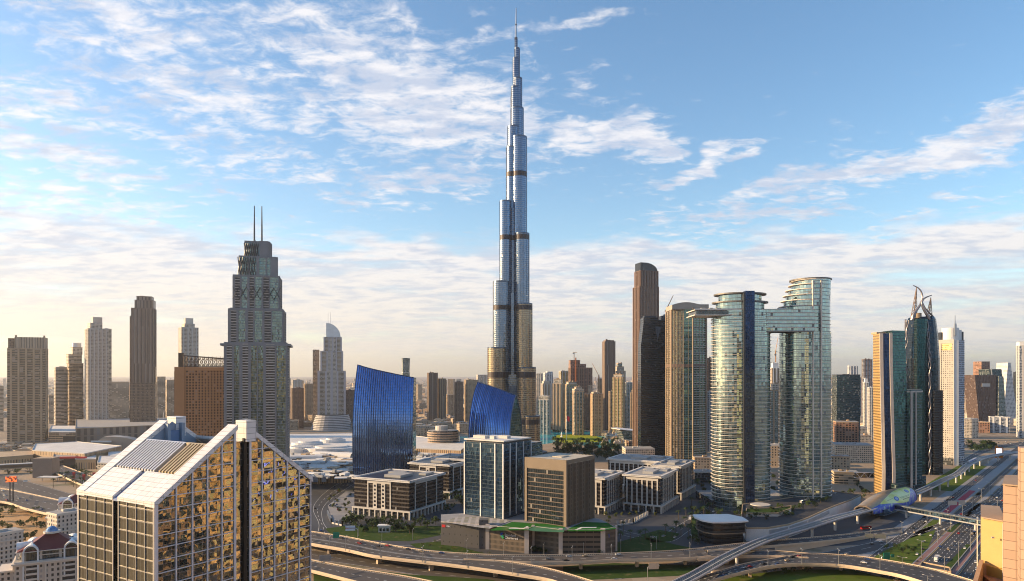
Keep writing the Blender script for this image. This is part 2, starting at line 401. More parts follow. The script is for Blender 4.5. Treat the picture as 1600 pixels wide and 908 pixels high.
for s in (900, 1010):
    straight('verge_paving', -146, -139, s, s + 95, .05, mat('red_rubber_paving', (.42, .03, .06), .8))
straight('verge_lawn', -146, -139, 690, 860, .05, M['lawn']); straight('verge_lawn', -124.4, -120, 800, 1000, .05, M['verge'])
straight('verge_lawn', -200, -162, 1080, 1420, .05, M['lawn'])
# other ground roads: far edge / near edge in plan
def ground_road(name, far, near, m, z=.04, n=40, lanes=2, col='paint'):
    A = smooth([G(*p) for p in far], n); B = smooth([G(*p) for p in near], n); b = MB()
    for i in range(n - 1):
        b.face([(*B[i][:2], z), (*B[i + 1][:2], z), (*A[i + 1][:2], z), (*A[i][:2], z)], 0)
        for k in range(0, lanes + 1):
            if 0 < k < lanes and i % 2: continue
            t = (k + (.08 if k == 0 else -.08 if k == lanes else 0)) / lanes
            p, q = B[i].lerp(A[i], t), B[i + 1].lerp(A[i + 1], t); e = (B[i + 1] - B[i]).cross(Vector((0, 0, 1))).normalized() * .14
            b.face([(p.x + e.x, p.y + e.y, z + .02), (q.x + e.x, q.y + e.y, z + .02), (q.x - e.x, q.y - e.y, z + .02), (p.x - e.x, p.y - e.y, z + .02)], 1)
    return struct(b.build(name, [m, M[col]]))
ground_road('ramp_road', [(1060, 905), (1180, 880), (1290, 862), (1400, 838), (1480, 812), (1540, 780)], [(1100, 925), (1240, 884), (1320, 872), (1410, 850), (1500, 816), (1560, 784)], M['asphalt'], .05)
ground_road('ramp_road', [(960, 890), (1040, 882), (1090, 870)], [(960, 906), (1060, 893), (1110, 880)], M['asphalt'], .05)
ground_road('street', [(488, 850), (498, 820), (490, 790), (520, 760), (560, 742)], [(520, 852), (520, 838), (504, 812), (512, 785), (560, 752)], M['asphalt'], .05)
ground_road('street', [(560, 846), (650, 852), (720, 830), (760, 812)], [(560, 851), (660, 857), (730, 838), (770, 818)], M['asphalt'], .055)
ground_road('street', [(950, 822), (1020, 838), (1060, 820), (1110, 790), (1140, 770)], [(960, 834), (1040, 848), (1080, 828), (1128, 796), (1160, 775)], M['asphalt'], .055)
ground_road('street', [(1180, 740), (1260, 735), (1330, 735)], [(1180, 752), (1260, 747), (1330, 748)], M['asphalt'], .05)
ground_road('street', [(1500, 720), (1540, 700), (1600, 690)], [(1500, 727), (1550, 704), (1600, 694)], M['asphalt'], .05)
sheet('car_park', [G(512, 790), G(540, 768), G(572, 770), G(548, 806), G(520, 816)], .03, M['paving'])
def verge(pts, nm='verge_lawn', m=None): return sheet(nm, [G(*p) for p in pts], .10, m or M['verge'])
verge([(508, 826), (540, 822), (640, 822), (690, 822), (690, 836), (640, 846), (560, 844), (520, 838)])
verge([(640, 850), (690, 846), (760, 866), (850, 869), (960, 866), (960, 868), (850, 871), (740, 868), (650, 856)])
verge([(962, 848), (1000, 838), (1060, 852), (1090, 858), (1000, 864), (962, 865)])
verge([(1000, 836), (1030, 828), (1062, 834), (1050, 846), (1020, 848)])
verge([(1080, 806), (1110, 802), (1115, 835), (1080, 842)])
verge([(1340, 886), (1380, 862), (1420, 842), (1462, 828), (1450, 856), (1420, 885), (1380, 893)], m=M['lawn'])
verge([(1470, 892), (1510, 850), (1520, 852), (1484, 895)])
verge([(880, 885), (960, 880), (1110, 884), (1060, 900), (880, 908)])
verge([(1100, 905), (1240, 890), (1330, 890), (1400, 908), (1300, 930), (1100, 930)], m=M['lawn'])
verge([(490, 880), (640, 898), (760, 905), (900, 930), (490, 930)])
sheet('sand_lot', [G(1505, 708), G(1540, 690), G(1600, 678), G(1680, 680), G(1620, 692), G(1540, 712)], .03, mat('sand', (.30, .22, .14), .9, var=.3, scale=.03))
verge([(1512, 702), (1530, 695), (1555, 690), (1556, 697), (1532, 704)])

# ---------------------------------------------------------------- viaducts
def viaduct(label, far, near, thick=1.5, wall=1.15, piers=(), n=60, lanes=3, top='asphalt', far_wall=(0, 1), near_wall=(0, 1), skirt=None, name='road_viaduct', posts=True):
    A = smooth([G(*p) for p in far], n); B = smooth([G(*p) for p in near], n)
    o = B[n // 2].copy(); o.z = 0
    root = thing(name, label, 'viaduct', o)
    a = [p - o for p in A]; q = [p - o for p in B]
    d = MB(); up = Vector((0, 0, .03))
    for i in range(n - 1):
        for k in range(lanes): d.face([q[i].lerp(a[i], k / lanes), q[i + 1].lerp(a[i + 1], k / lanes), q[i + 1].lerp(a[i + 1], (k + 1) / lanes), q[i].lerp(a[i], (k + 1) / lanes)], 1 if (i * 7 + k * 3) % 11 else 3)
        if i % 9 == 4:
            j_ = (q[i + 1] - q[i]).normalized() * .3; d.face([q[i] + up * .5, q[i] + j_ + up * .5, a[i] + j_ + up * .5, a[i] + up * .5], 4)
        for E, sg in ((q, 1), (a, -1)):
            p0, p1 = E[i], E[i + 1]; dn = Vector((0, 0, thick))
            d.face([p0 - dn, p1 - dn, p1, p0] if sg > 0 else [p1 - dn, p0 - dn, p0, p1], 0)
        dn = Vector((0, 0, thick)); c0, c1 = .2, .8
        L = [q[i], q[i].lerp(a[i], c0), q[i].lerp(a[i], c1), a[i]]; Rr = [q[i + 1], q[i + 1].lerp(a[i + 1], c0), q[i + 1].lerp(a[i + 1], c1), a[i + 1]]
        for k, (e0, e1) in enumerate(((0, .8), (.8, .8), (.8, 0))):
            d.face([L[k + 1] - dn - Vector((0, 0, e1)), Rr[k + 1] - dn - Vector((0, 0, e1)), Rr[k] - dn - Vector((0, 0, e0)), L[k] - dn - Vector((0, 0, e0))], 0)
        for k in range(lanes + 1):
            if 0 < k < lanes and i % 2: continue
            t = (k + (.10 if k == 0 else -.10 if k == lanes else 0)) / lanes
            p, r = q[i].lerp(a[i], t) + up, q[i + 1].lerp(a[i + 1], t) + up
            if 0 < k < lanes: r = p.lerp(r, .8)
            e = (q[i + 1] - q[i]).cross(Vector((0, 0, 1))).normalized() * .16
            d.face([p + e, r + e, r - e, p - e], 2)
    d.build('deck', [M['concrete'], M[top], M['paint'], M['asphalt_dark'], M['darksteel']], root)
    for E, rng, sg in ((q, near_wall, 1), (a, far_wall, -1)):
        if rng is None: continue
        w = MB(); i0, i1 = int(rng[0] * (n - 1)), int(rng[1] * (n - 1))
        rings = []
        for i in range(i0, i1 + 1):
            t = (E[min(i + 1, n - 1)] - E[max(i - 1, 0)]).normalized(); nn = Vector((t.y, -t.x, 0)) * sg * .28
            p = E[i]; rings.append([tuple(p + nn + Vector((0, 0, -.5))), tuple(p + nn * .7 + Vector((0, 0, wall))), tuple(p - nn * .7 + Vector((0, 0, wall))), tuple(p - nn + Vector((0, 0, .02)))])
        w.loft(rings, 0, True, True); 
        if posts:
            for i in range(i0, i1 - 1):
                for k in range(3):
                    p = E[i].lerp(E[i + 1], k / 3); t = (E[i + 1] - E[i]).normalized(); nn = Vector((t.y, -t.x, 0)) * sg
                    w.obox(p - nn * .1, (t.x, t.y), (nn.x, nn.y), -.5, .5, -.26, -.19, p.z + .12, p.z + .62, 1)
        w.build('parapet', [M['concrete'], M['darksteel']], root)
    if skirt:
        w = MB(); i0, i1 = int(skirt[0] * (n - 1)), int(skirt[1] * (n - 1))
        for i in range(i0, i1):
            p, r = q[i].lerp(a[i], .03), q[i + 1].lerp(a[i + 1], .03)
            w.wallq(p, r, 0, max(.1, p.z - thick * .9))
        w.build('retaining_wall', M['concrete'], root)
    for t in piers:
        i = int(t * (n - 1)); c = q[i].lerp(a[i], .5); dr = (a[i] - q[i]); wd = dr.length; dr.normalize(); h = c.z - thick - .8
        pr = MB(); tx = (dr.x, dr.y); nx = (dr.y, -dr.x)
        pr.obox(c, tx, nx, -1.6, 1.6, -1.1, 1.1, 0, h - 1.6)
        hw = wd * .33
        Lr = [[(c.x + tx[0] * u * s + nx[0] * v, c.y + tx[1] * u * s + nx[1] * v, z) for u, v in ((-1, -1.1), (1, -1.1), (1, 1.1), (-1, 1.1))] for s, z in ((1.6, h - 1.6), (hw, h - .5), (hw, h + .05))]
        pr.loft(Lr, 0)
        pr.build('pier', M['concrete'], root)
    return root
mid = [(440, 835, 8), (490, 842, 8), (542, 850, 8), (583, 858.5, 8), (637, 867, 8), (692, 873, 8), (774, 877, 8)]
viaduct('wide curving viaduct running behind the gabled glass tower past the brown podium', [(440, 823, 8), (490, 832, 8), (542, 840, 8), (583, 848, 8), (637.5, 857.5, 8), (680, 862.8, 8), (755, 867.5, 8), (830, 869, 8), (905, 867.5, 8), (960, 866, 8), (1040, 862.5, 8), (1099, 857.5, 8)],
        mid + [(830, 879.7, 8), (905, 879, 8), (960, 876, 8), (1020, 875, 8), (1078, 873, 8), (1110, 870, 8)], piers=(.62, .74, .86, .96), n=80, lanes=2, top='asphalt_tan', near_wall=(.50, 1))
viaduct('lower branch viaduct splitting off and sloping down to the bottom edge', mid + [(849, 888, 7.5), (914, 906, 6.5), (960, 922, 6)],
        [(440, 841, 8), (490, 851, 8), (542, 860, 8), (583, 869, 8), (637.5, 875.7, 8), (692, 881.7, 8), (746.7, 888.8, 8), (801, 897, 7.5), (860, 907, 6.5), (900, 922, 6)], piers=(.2, .38, .55, .72, .86), n=70, lanes=2, top='asphalt_tan', far_wall=(.66, 1))
viaduct('short ramp viaduct at the bottom edge just right of the gabled tower', [(440, 866, 5), (490, 877, 5), (560, 890, 5), (640, 903, 5), (720, 920, 5)], [(440, 881, 5), (490, 893, 5), (545, 907, 5), (620, 926, 5)], piers=(.3, .6), lanes=2, top='asphalt_tan', n=40)
ground_road('ramp_road', [(470, 857), (560, 870), (650, 884), (720, 894), (900, 915)], [(470, 872), (560, 884), (640, 897), (760, 915), (860, 930)], M['asphalt_tan'], .05)
viaduct('thin upper ramp with a pale retaining wall passing under the rail line', [(1099, 857, 8), (1166, 849.5, 8), (1240, 843, 6), (1320, 836, 3), (1410, 825, .4)], [(1105, 862, 8), (1166, 857, 8), (1240, 851, 6), (1320, 843, 3), (1410, 832, .4)], piers=(.15,), lanes=2, skirt=(.3, 1), n=40, thick=1.2)
viaduct('straight viaduct lane crossing under the rail line towards the highway', [(1110, 862, 7.6), (1150, 861, 7.6), (1211, 862, 7.6), (1263, 866, 7.6)], [(1090, 874, 7.6), (1137, 870, 7.6), (1200, 869.5, 7.6), (1263, 872.5, 7.6)], piers=(.25, .7), lanes=2, n=30)
viaduct('arched viaduct with tan parapets curving to the lower right corner', [(1050, 915, 5), (1113, 897, 6.5), (1160, 883, 7.5), (1211, 874, 7.6), (1263, 866.5, 7.6), (1323, 869, 7.6), (1375, 875, 7.6), (1446, 888, 7.6), (1500, 903, 7.6), (1560, 922, 7.6)],
        [(1080, 922, 5), (1113, 908, 6.2), (1152, 897, 7), (1200, 886.6, 7.5), (1241, 882.5, 7.6), (1282, 882.5, 7.6), (1323, 885, 7.6), (1375, 893.5, 7.6), (1418, 903, 7.6), (1500, 930, 7.6)], piers=(.3, .48, .62, .76, .9), lanes=3, n=80)
# left side interchange
viaduct('sunlit flyover ramp left of the red roofed apartments', [(-60, 694, 6), (0, 701, 6), (20, 704, 6), (60, 715, 6), (120, 736, 5), (180, 760, 4)], [(-60, 704, 6), (0, 711, 6), (30, 718, 6), (70, 732, 6), (110, 750, 5), (160, 772, 4)], piers=(.35, .6, .8), lanes=3, top='asphalt_tan', n=40)
viaduct('broad golden viaduct at the left edge behind the apartments', [(-80, 757, 6), (0, 764, 6), (40, 771, 6), (100, 784, 6), (180, 803, 6)], [(-80, 782, 6), (0, 784, 6), (40, 795, 6), (90, 807, 6), (160, 822, 6)], piers=(.4, .65, .85), lanes=3, top='asphalt_tan', n=40)
ground_road('ramp_road', [(-60, 735), (0, 742), (60, 757), (140, 780)], [(-60, 755), (0, 760), (60, 775), (140, 800)], M['asphalt_tan'], .05)
sheet('sand_lot', [G(-80, 795), G(60, 800), G(140, 830), G(70, 850), G(-80, 850)], .03, mat('golden_sand', (.42, .24, .10), .9, var=.3, scale=.03))
# ---------------------------------------------------------------- tower helpers
def bays(mb, p, q, z0, z1, pattern, fh=3.6, m=(0, 1, 2, 3)):
    """relief on the wall from p to q (outward normal on its right): P pier, G glass, B balcony, b shallow balcony, S spandrel bands, W window wall, D dark recess"""
    p, q = Vector(p[:2]), Vector(q[:2]); L = (q - p).length; t = (q - p) / L; n = Vector((t.y, -t.x))
    tot = sum(w for _, w in pattern); a = 0.0; nf = max(1, int((z1 - z0) / fh))
    for k, w in pattern:
        e = a + L * w / tot
        if k == 'P': mb.obox(p, t, n, a, e, -.2, .9, z0, z1 + .6, m[1])
        elif k == 'T': mb.obox(p, t, n, a, e, -.2, 2.0, z0, z1 + 1.0, m[1])
        elif k in 'BbSD':
            if k in 'Bb':
                mb.obox(p, t, n, a, e, -.3, .06, z0, z1, m[3])
            for i in range(nf + 1):
                z = z0 + i * fh
                if z > z1: break
                if k == 'B': mb.obox(p, t, n, a + .1, e - .1, -.2, 1.5, z, z + .35, m[2]); mb.obox(p, t, n, a + .1, e - .1, 1.35, 1.5, z + .35, z + 1.25, m[2])
                elif k == 'b': mb.obox(p, t, n, a + .05, e - .05, -.2, .8, z, z + .95, m[2])
                elif k == 'S': mb.obox(p, t, n, a, e, -.2, .28, z, z + 1.1, m[1])
        elif k == 'W': 
            mb.wallq((p + t * a + n * .12), (p + t * e + n * .12), z0, z1, m[3]); mb.obox(p, t, n, a, e, -.2, .115, z0, z1, m[1])
        a = e
def bayed(poly, z0, z1, pats, mats, name, root, fh=3.6, roofm=None, par=1.2):
    mb = MB(); mb.prism(poly, z0, z1, 0, 4)
    for i in range(len(poly)):
        pt = pats[i % len(pats)]
        if pt: bays(mb, poly[i], poly[(i + 1) % len(poly)], z0, z1, pt, fh)
    mb.prism(offs(poly, .5), z1 + .01, z1 + par, 1, 4)
    return mb.build(name, list(mats) + [roofm or M['roofgray']], root)
def part(root, name, m, fn):
    mb = MB(); fn(mb); return mb.build(name, m, root)
def facing(px): return -math.atan((px - CX) / F)
def rooftop(root, w, d, z, seed=0, n=4, m=None):
    r = random.Random(seed); mb = MB()
    for i in range(n):
        sx, sy, sz = r.uniform(.1, .28) * w, r.uniform(.12, .3) * d, r.uniform(1.6, 4.2)
        mb.box(r.uniform(-.3, .3) * w, r.uniform(-.3, .3) * d, z + .02 * i, sx, sy, sz, 0)
    return mb.build('roof_plant', m or M['offwhite'], root)

# ---------------------------------------------------------------- spire tower
FM = {}
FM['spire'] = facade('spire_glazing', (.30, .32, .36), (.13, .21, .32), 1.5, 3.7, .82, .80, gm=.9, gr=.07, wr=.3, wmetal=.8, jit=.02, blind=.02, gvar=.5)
SPF = mat('blue_steel_fin', (.09, .12, .17), .35, .6)
SPB = mat('dark_plant_floor', (.05, .04, .038), .5, .3)
FM['spire_reflect'] = facade('spire_reflection_tint_glazing', (.40, .31, .20), (.32, .28, .21), 1.5, 3.7, .80, .62, gm=.9, gr=.07, wr=.4, wmetal=.4, jit=.03, blind=.03, gvar=.5)  # gold-tan tint puts the warm ground's reflection into the lower lobes' colour
def spire_tower():
    Y = 1300.0; k = Y / F; xc = 805.0
    root = thing('spire_tower', 'tallest needle tower of stepped blue glass lobes rising over everything at the centre', 'skyscraper', (X(xc, Y), Y, 0))
    def px(x): return (x - xc) * k
    def lobe(x0, x1, ytop, yc, z0=0, band=True, reach=14):
        """a tube with a rounded front that runs back towards the core"""
        r = (x1 - x0) / 2 * k; c = px((x0 + x1) / 2); z1 = Z(ytop, Y)
        poly = [(c + r * math.cos(a), yc + r * math.sin(a)) for a in [math.pi + math.pi * i / 14 for i in range(15)]] + [(c + r, yc + reach), (c - r, yc + reach)]
        def fn(mb):
            mb.prism(poly, z0, z1, 0, 1)
            mb.prism(offs(poly, .35), z1 - 1.2, z1 + 1.4, 1, 1)
            for i in range(0, 15, 2):      # stainless fins
                p = Vector(poly[i]); nn = (p - Vector((c, yc))).normalized()
                mb.obox(p, (-nn.y, nn.x), nn, -.12, .12, 0, .35, z0, z1, 1)
            for zz, h in ((Z(590, Y), 10), (Z(487, Y), 8.5), (Z(379, Y), 8.5), (Z(281, Y), 9), (Z(660, Y), 9)):
                if z0 + 3 < zz < z1 - h - 2: mb.prism(offs(poly, .3), zz, zz + h, 2, 2)
        part(root, 'glass_lobe', [FM['spire_reflect' if ytop > 460 else 'spire'], SPF, SPB], fn)
    # front pair, stepping up towards the core
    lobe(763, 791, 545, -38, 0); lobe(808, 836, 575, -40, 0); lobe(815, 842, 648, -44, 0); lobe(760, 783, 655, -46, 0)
    lobe(771, 796, 444, -28); lobe(806, 831, 478, -30)
    lobe(781, 799, 320, -22); lobe(804, 826.5, 370, -24)
    lobe(791, 809, 235, -14, Z(330, Y)); lobe(793, 812, 203, -13); lobe(800, 823, 220, -16)
    lobe(798, 818, 173, -8, Z(240, Y)); lobe(798.5, 811, 139, -6, Z(240, Y)); lobe(803, 815.6, 125, -4, Z(240, Y)); lobe(801.3, 810, 93, -3, Z(180, Y), reach=9); lobe(804, 812, 77, -1, Z(150, Y), reach=8); lobe(804.4, 808.4, 60, 0, Z(110, Y), reach=5)
    def core(mb):
        mb.prism(ell(0, 4, 17, 17, 18), 0, Z(240, Y), 0, 1); mb.prism(rect(0, 40, 24, 70), 0, Z(400, Y), 0, 1); mb.prism(rect(0, 60, 24, 80), 0, Z(520, Y), 0, 1)
        mb.prism(ell(0, 4, 9, 9, 14), Z(240, Y), Z(150, Y), 0, 1)
        mb.prism([(px(774), -34), (px(830), -36), (px(826), 20), (px(778), 20)], 0, Z(585, Y), 0, 1)
        mb.prism([(px(784), -24), (px(820), -26), (px(818), 10), (px(786), 10)], 0, Z(460, Y), 0, 1)
    part(root, 'core', [FM['spire'], M['steel']], core)
    s = part(root, 'spire', M['steel'], lambda mb: [mb.bar((1.2, 0, Z(62, Y)), (1.6, 0, Z(36, Y)), 2.2, n=8, r2=1.5), mb.bar((1.6, 0, Z(36, Y)), (1.9, 0, Z(13, Y)), 1.4, n=8, r2=.8)])
    part(s, 'mast_collar', M['brown'], lambda mb: mb.box(1.2, 0, Z(62, Y), 5, 5, 3)); part(s, 'mast_collar', M['brown'], lambda mb: mb.box(1.5, 0, Z(40, Y), 3, 3, 2.4))
    part(root, 'podium', [M['glassdark'], M['roofgray']], lambda mb: [mb.prism(ell(0, -20, 58, 44, 24), 0, 14, 0, 1), mb.prism(ell(0, -14, 50, 40, 24), 14.01, 24, 0, 1)])
spire_tower()

# ---------------------------------------------------------------- stepped green-glass residential tower with two masts
FM['green'] = facade('green_glazing', (.22, .24, .25), (.17, .24, .23), 1.6, 3.6, .90, .86, gm=.9, gr=.06, jit=.05, blind=.05)
FM['darkrec'] = facade('balcony_recess', (.045, .04, .04), (.09, .085, .08), 3.2, 3.6, .7, .6, gm=.5, gr=.15, blind=.2)
M['graypier'] = mat('gray_pier', (.20, .20, .215), .5, .2)
M['slab'] = mat('balcony_slab', (.50, .46, .42), .6, var=.12)
def stepped_tower():
    Y = 950.0; k = Y / F; xc = 401.0
    root = thing('stepped_tower', 'tall stepped green glass tower with grey piers and two thin masts', 'skyscraper', (X(xc, Y + 34), Y + 38, 0), R(15))
    ms = [FM['green'], M['graypier'], M['slab'], FM['darkrec']]
    front = [('P', 1), ('B', 2.4), ('P', .8), ('G', 2.4), ('P', 1.4), ('B', 2.6), ('T', 1.2), ('G', 2.6), ('P', .5), ('G', 2.4), ('T', 1.2), ('B', 4), ('P', .8), ('G', 4.2), ('P', .5)]
    side = [('P', 1), ('B', 3), ('P', 1), ('B', 3), ('T', 2), ('G', 3), ('P', 1)]
    up = [('P', 1), ('b', 2.4), ('P', .9), ('G', 3), ('T', 1.2), ('b', 2.2), ('P', .6), ('G', 3.4), ('T', 1), ('b', 2.8), ('P', .6), ('G', 4.4), ('P', .6)]
    top = [('P', 1), ('G', 3), ('T', 1), ('G', 3), ('T', 1.2), ('G', 3), ('P', .6), ('G', 3), ('P', 1)]
    def tier(x0, x1, y0, y1, d, pf, ps, nm, w=.90):
        c = ((x0 + x1) / 2 - xc) * k; ww = (x1 - x0) * k * w
        return bayed(rect(c, 0, ww, d), (0 if y0 is None else Z(y0, Y)) + .01, Z(y1, Y), [pf, ps], ms, nm, root, 3.6, par=2.2)
    tier(350, 453, None, 537, 62, front, side, 'lower_shaft')
    tier(356, 447, 536, 484, 54, up, side, 'middle_shaft')
    tier(363, 440, 482, 430, 46, up, side, 'upper_shaft')
    tier(372, 433, 428, 399, 38, top, top, 'setback_tier')
    tier(381, 423, 397, 374, 28, top, top, 'crown_tier')
    def lattice(mb, y0, y1, x0, x1, d):
        z0, z1 = Z(y0, Y), Z(y1, Y); n = 7; yy = -d - 1.2
        for i in range(n):
            a, b = (x0 + (x1 - x0) * i / n - xc) * k, (x0 + (x1 - x0) * (i + 1) / n - xc) * k
            mb.bar((a, yy, z0), (b, yy, z1), .4); mb.bar((b, yy, z0), (a, yy, z1), .4)
    for la in ((466, 447, 366, 438, 23.6), (428, 399, 373, 400, 20), (397, 376, 382, 404, 15.4)): part(root, 'crown_lattice', M['darksteel'], lambda mb: lattice(mb, *la))
    part(root, 'crown_band', M['graypier'], lambda mb: (mb.prism(rect((401.5 - xc) * k, 0, 79 * k, 48.5), Z(483.5, Y) , Z(480, Y), 0), mb.prism(rect((401.5 - xc) * k, 0, 105 * k, 65), Z(540, Y), Z(536.5, Y), 0)))
    part(root, 'crown_screen', M['graypier'], lambda mb: (mb.box((398 - xc) * k, -14.8, Z(400, Y), 2.4, 1.2, Z(370, Y) - Z(400, Y)), mb.box((412 - xc) * k, -15, Z(420, Y), 12, 1.4, Z(371, Y) - Z(420, Y)), mb.box((428 - xc) * k, -19.6, Z(430, Y), 10, 1.2, Z(397, Y) - Z(430, Y))))
    for mx in (396.5, 408):
        part(root, 'mast', M['darksteel'], lambda mb: (mb.bar(((mx - xc) * k, -6, Z(376, Y)), ((mx - xc) * k, -6, Z(342, Y)), 1.25, n=8, r2=1.0), mb.bar(((mx - xc) * k, -6, Z(342, Y)), ((mx - xc) * k, -6, Z(313, Y)), .95, n=8, r2=.6)))
    part(root, 'podium', [M['tan'], M['roofgray']], lambda mb: mb.prism(rect(0, -4, 116, 86), 0, 18, 0, 1))
stepped_tower()

# ---------------------------------------------------------------- two blue sail-shaped towers
FM['blue'] = facade('blue_mirror_glazing', (.03, .05, .10), (.10, .21, .50), 1.55, 3.9, .95, .95, gm=1.0, gr=.02, jit=.012, blind=.0, gvar=.3, wmetal=.8, wr=.25, bump=.1, pleat=3.1, pamt=.12)
FM['teal'] = facade('teal_glazing', (.05, .08, .09), (.08, .19, .20), 1.7, 3.9, .94, .9, gm=.95, gr=.05, jit=.03, blind=.0)
def sail(label, name, xl, xr, Y, depth, top, lean, fins, side_px, rot):
    """curved facade leaning back as it rises, roof sloping down to one side"""
    xc = (xl + xr) / 2; k = Y / F; w = (xr - xl) * k
    root = thing(name, label, 'office tower', (X(xc, Y), Y + depth / 2, 0), rot)
    nu, nv = 36, 30
    def H(u): return Z(top(u), Y)
    def pt(u, v, off=0.0, back=False):
        z = v * H(u); s = z / 165.0
        bow = 4.0 * math.sin(math.pi * u)
        wl = w * (.5 - lean[1] * (max(0, s - .55)) ** 2 * 2); 
        x = -wl + (w * .5 + wl) * u - 1.2 * math.sin(math.pi * min(1, s)) * (1 - u)
        y = -depth / 2 - bow + lean[0] * max(0, s - .33) ** 2
        if back: y = depth / 2 + 3.0 * math.sin(math.pi * u) + .6 * lean[0] * max(0, s - .33) ** 2 - .45 * depth * max(0, s - .5)
        return (x, y - off, z)
    def skin(mb):
        for back in (False, True):
            for i in range(nu):
                for j in range(nv):
                    u0, u1, v0, v1 = i / nu, (i + 1) / nu, j / nv, (j + 1) / nv
                    Q = [pt(u0, v0, 0, back), pt(u1, v0, 0, back), pt(u1, v1, 0, back), pt(u0, v1, 0, back)]
                    uv = [(u0 * w, Q[0][2]), (u1 * w, Q[1][2]), (u1 * w, Q[2][2]), (u0 * w, Q[3][2])]
                    if back: Q.reverse(); uv.reverse()
                    mb.face(Q, 0, uv)
    o = part(root, 'glass_skin', [FM['blue']], skin); o.data.polygons.foreach_set('use_smooth', [True] * len(o.data.polygons))
    def sides(mb, u):
        for j in range(nv):
            a, b = pt(u, j / nv), pt(u, (j + 1) / nv); c, d = pt(u, (j + 1) / nv, 0, True), pt(u, j / nv, 0, True)
            Q = [d, a, b, c] if u == 0 else [a, d, c, b]
            mb.face(Q, 0, [(p[1], p[2]) for p in Q])
    for u_ in (0, 1): part(root, 'end_wall', [FM['teal']], lambda mb: sides(mb, u_))
    def roof(mb):
        for i in range(nu):
            a, b = pt(i / nu, 1), pt((i + 1) / nu, 1); c, d = pt((i + 1) / nu, 1, 0, True), pt(i / nu, 1, 0, True)
            mb.face([a, b, c, d], 0)
    part(root, 'sloping_roof', [M['darksteel']], roof)
    def fin(mb):
        for i in range(fins + 1):
            u = i / fins; R0 = []
            for j in range(nv + 1):
                p = Vector(pt(u, j / nv * 1.0)); R0.append([tuple(p + Vector((-.28, .1, 0))), tuple(p + Vector((-.28, -1.0, 0))), tuple(p + Vector((.28, -1.0, 0))), tuple(p + Vector((.28, .1, 0)))])
            mb.loft(R0, 0, True, True)
        E = [Vector(pt(i / 20, 1)) + Vector((0, -.2, .3)) for i in range(21)]; mb.tube([tuple(e) for e in E], .55, 0, 5)
    part(root, 'fin_cladding', mat(name + '_fin', (.06, .09, .17), .3, .6), fin)
    part(root, 'entrance_base', [M['glassdark']], lambda mb: mb.prism(rect(0, 0, w * 1.02, depth * 1.1), 0, 6, 0))
    return root
sail('broad blue mirrored tower with a straight slanted roof falling to the right', 'slanted_tower', 552.5, 645, 925.0, 30, lambda u: 570 + 20.5 * u ** .85, (34, .05), 26, 0, R(-1))
def second_sail():
    Y = 1010.0; k = Y / F
    root = thing('curved_tower', 'smaller blue mirrored tower with a rounded sail shape beside the spire tower', 'office tower', (X(775, Y), Y, 0))
    def P(px, py, y): return ((px - 775) * k, y, Z(py, Y))
    # silhouettes of the front skin: left edge and right (arched) edge by height
    left = [(731, 760), (731, 715), (731.5, 680), (733, 655), (736, 632), (740, 612), (745, 597)]
    right = [(795, 760), (795, 722), (796, 690), (797, 664), (799, 646), (802, 631), (806, 618)]
    far = [(817, 760), (817, 722), (816.5, 690), (815.5, 668), (814, 650), (811, 634), (807, 619)]
    nv = len(left); yl = [4, 4, 6, 9, 14, 20, 28]; yr = [-16, -16, -15, -12, -6, 2, 10]; yf = [24, 24, 24, 23, 21, 17, 12]
    A = smooth([P(*left[i], yl[i]) for i in range(nv)], 30); B = smooth([P(*right[i], yr[i]) for i in range(nv)], 30); C = smooth([P(*far[i], yf[i]) for i in range(nv)], 30)
    nu = 24; w = 64 * k
    def fp(i, u):
        p = A[i].lerp(B[i], u); return p + Vector((-.10, -.5, .12)) * (7 * math.sin(math.pi * u))
    def skin(mb):
        for i in range(29):
            for j in range(nu):
                Q = [fp(i, j / nu), fp(i, (j + 1) / nu), fp(i + 1, (j + 1) / nu), fp(i + 1, j / nu)]
                mb.face(Q, 0, [(j / nu * w, Q[0].z), ((j + 1) / nu * w, Q[1].z), ((j + 1) / nu * w, Q[2].z), (j / nu * w, Q[3].z)])
    o = part(root, 'glass_skin', [FM['blue']], skin); o.data.polygons.foreach_set('use_smooth', [True] * len(o.data.polygons))
    D = [A[i] + Vector((4, 40 - 34 * (i / 29) ** 2, 0)) for i in range(30)]
    def sides(mb):
        for i in range(29):
            for a, b in ((B, C), (C, D), (D, A)):
                Q = [a[i], b[i], b[i + 1], a[i + 1]]; mb.face(Q, 0, [((a[i] - b[i]).length * s, q.z) for s, q in zip((0, 1, 1, 0), Q)])
    part(root, 'end_wall', [FM['teal']], sides)
    def roof(mb):
        for j in range(nu): mb.face([fp(29, j / nu), fp(29, (j + 1) / nu), C[29].lerp(D[29], 1 - (j + 1) / nu), C[29].lerp(D[29], 1 - j / nu)], 0)
    part(root, 'sloping_roof', [M['darksteel']], roof)
    def fin(mb):
        for j in range(0, nu + 1):
            mb.loft([[tuple(fp(i, j / nu) + Vector(e)) for e in ((-.18, .1, 0), (-.18, -.8, 0), (.18, -.8, 0), (.18, .1, 0))] for i in range(30)], 0, True, True)
        mb.tube([tuple(p + Vector((.2, -.3, 0))) for p in B], .8, 0, 6); mb.tube([tuple(p) for p in C], .7, 0, 6)
        mb.tube([tuple(fp(29, j / 12)) for j in range(13)], .7, 0, 6)
    part(root, 'fin_cladding', mat('curved_tower_fin', (.10, .14, .22), .3, .6), fin)
second_sail()

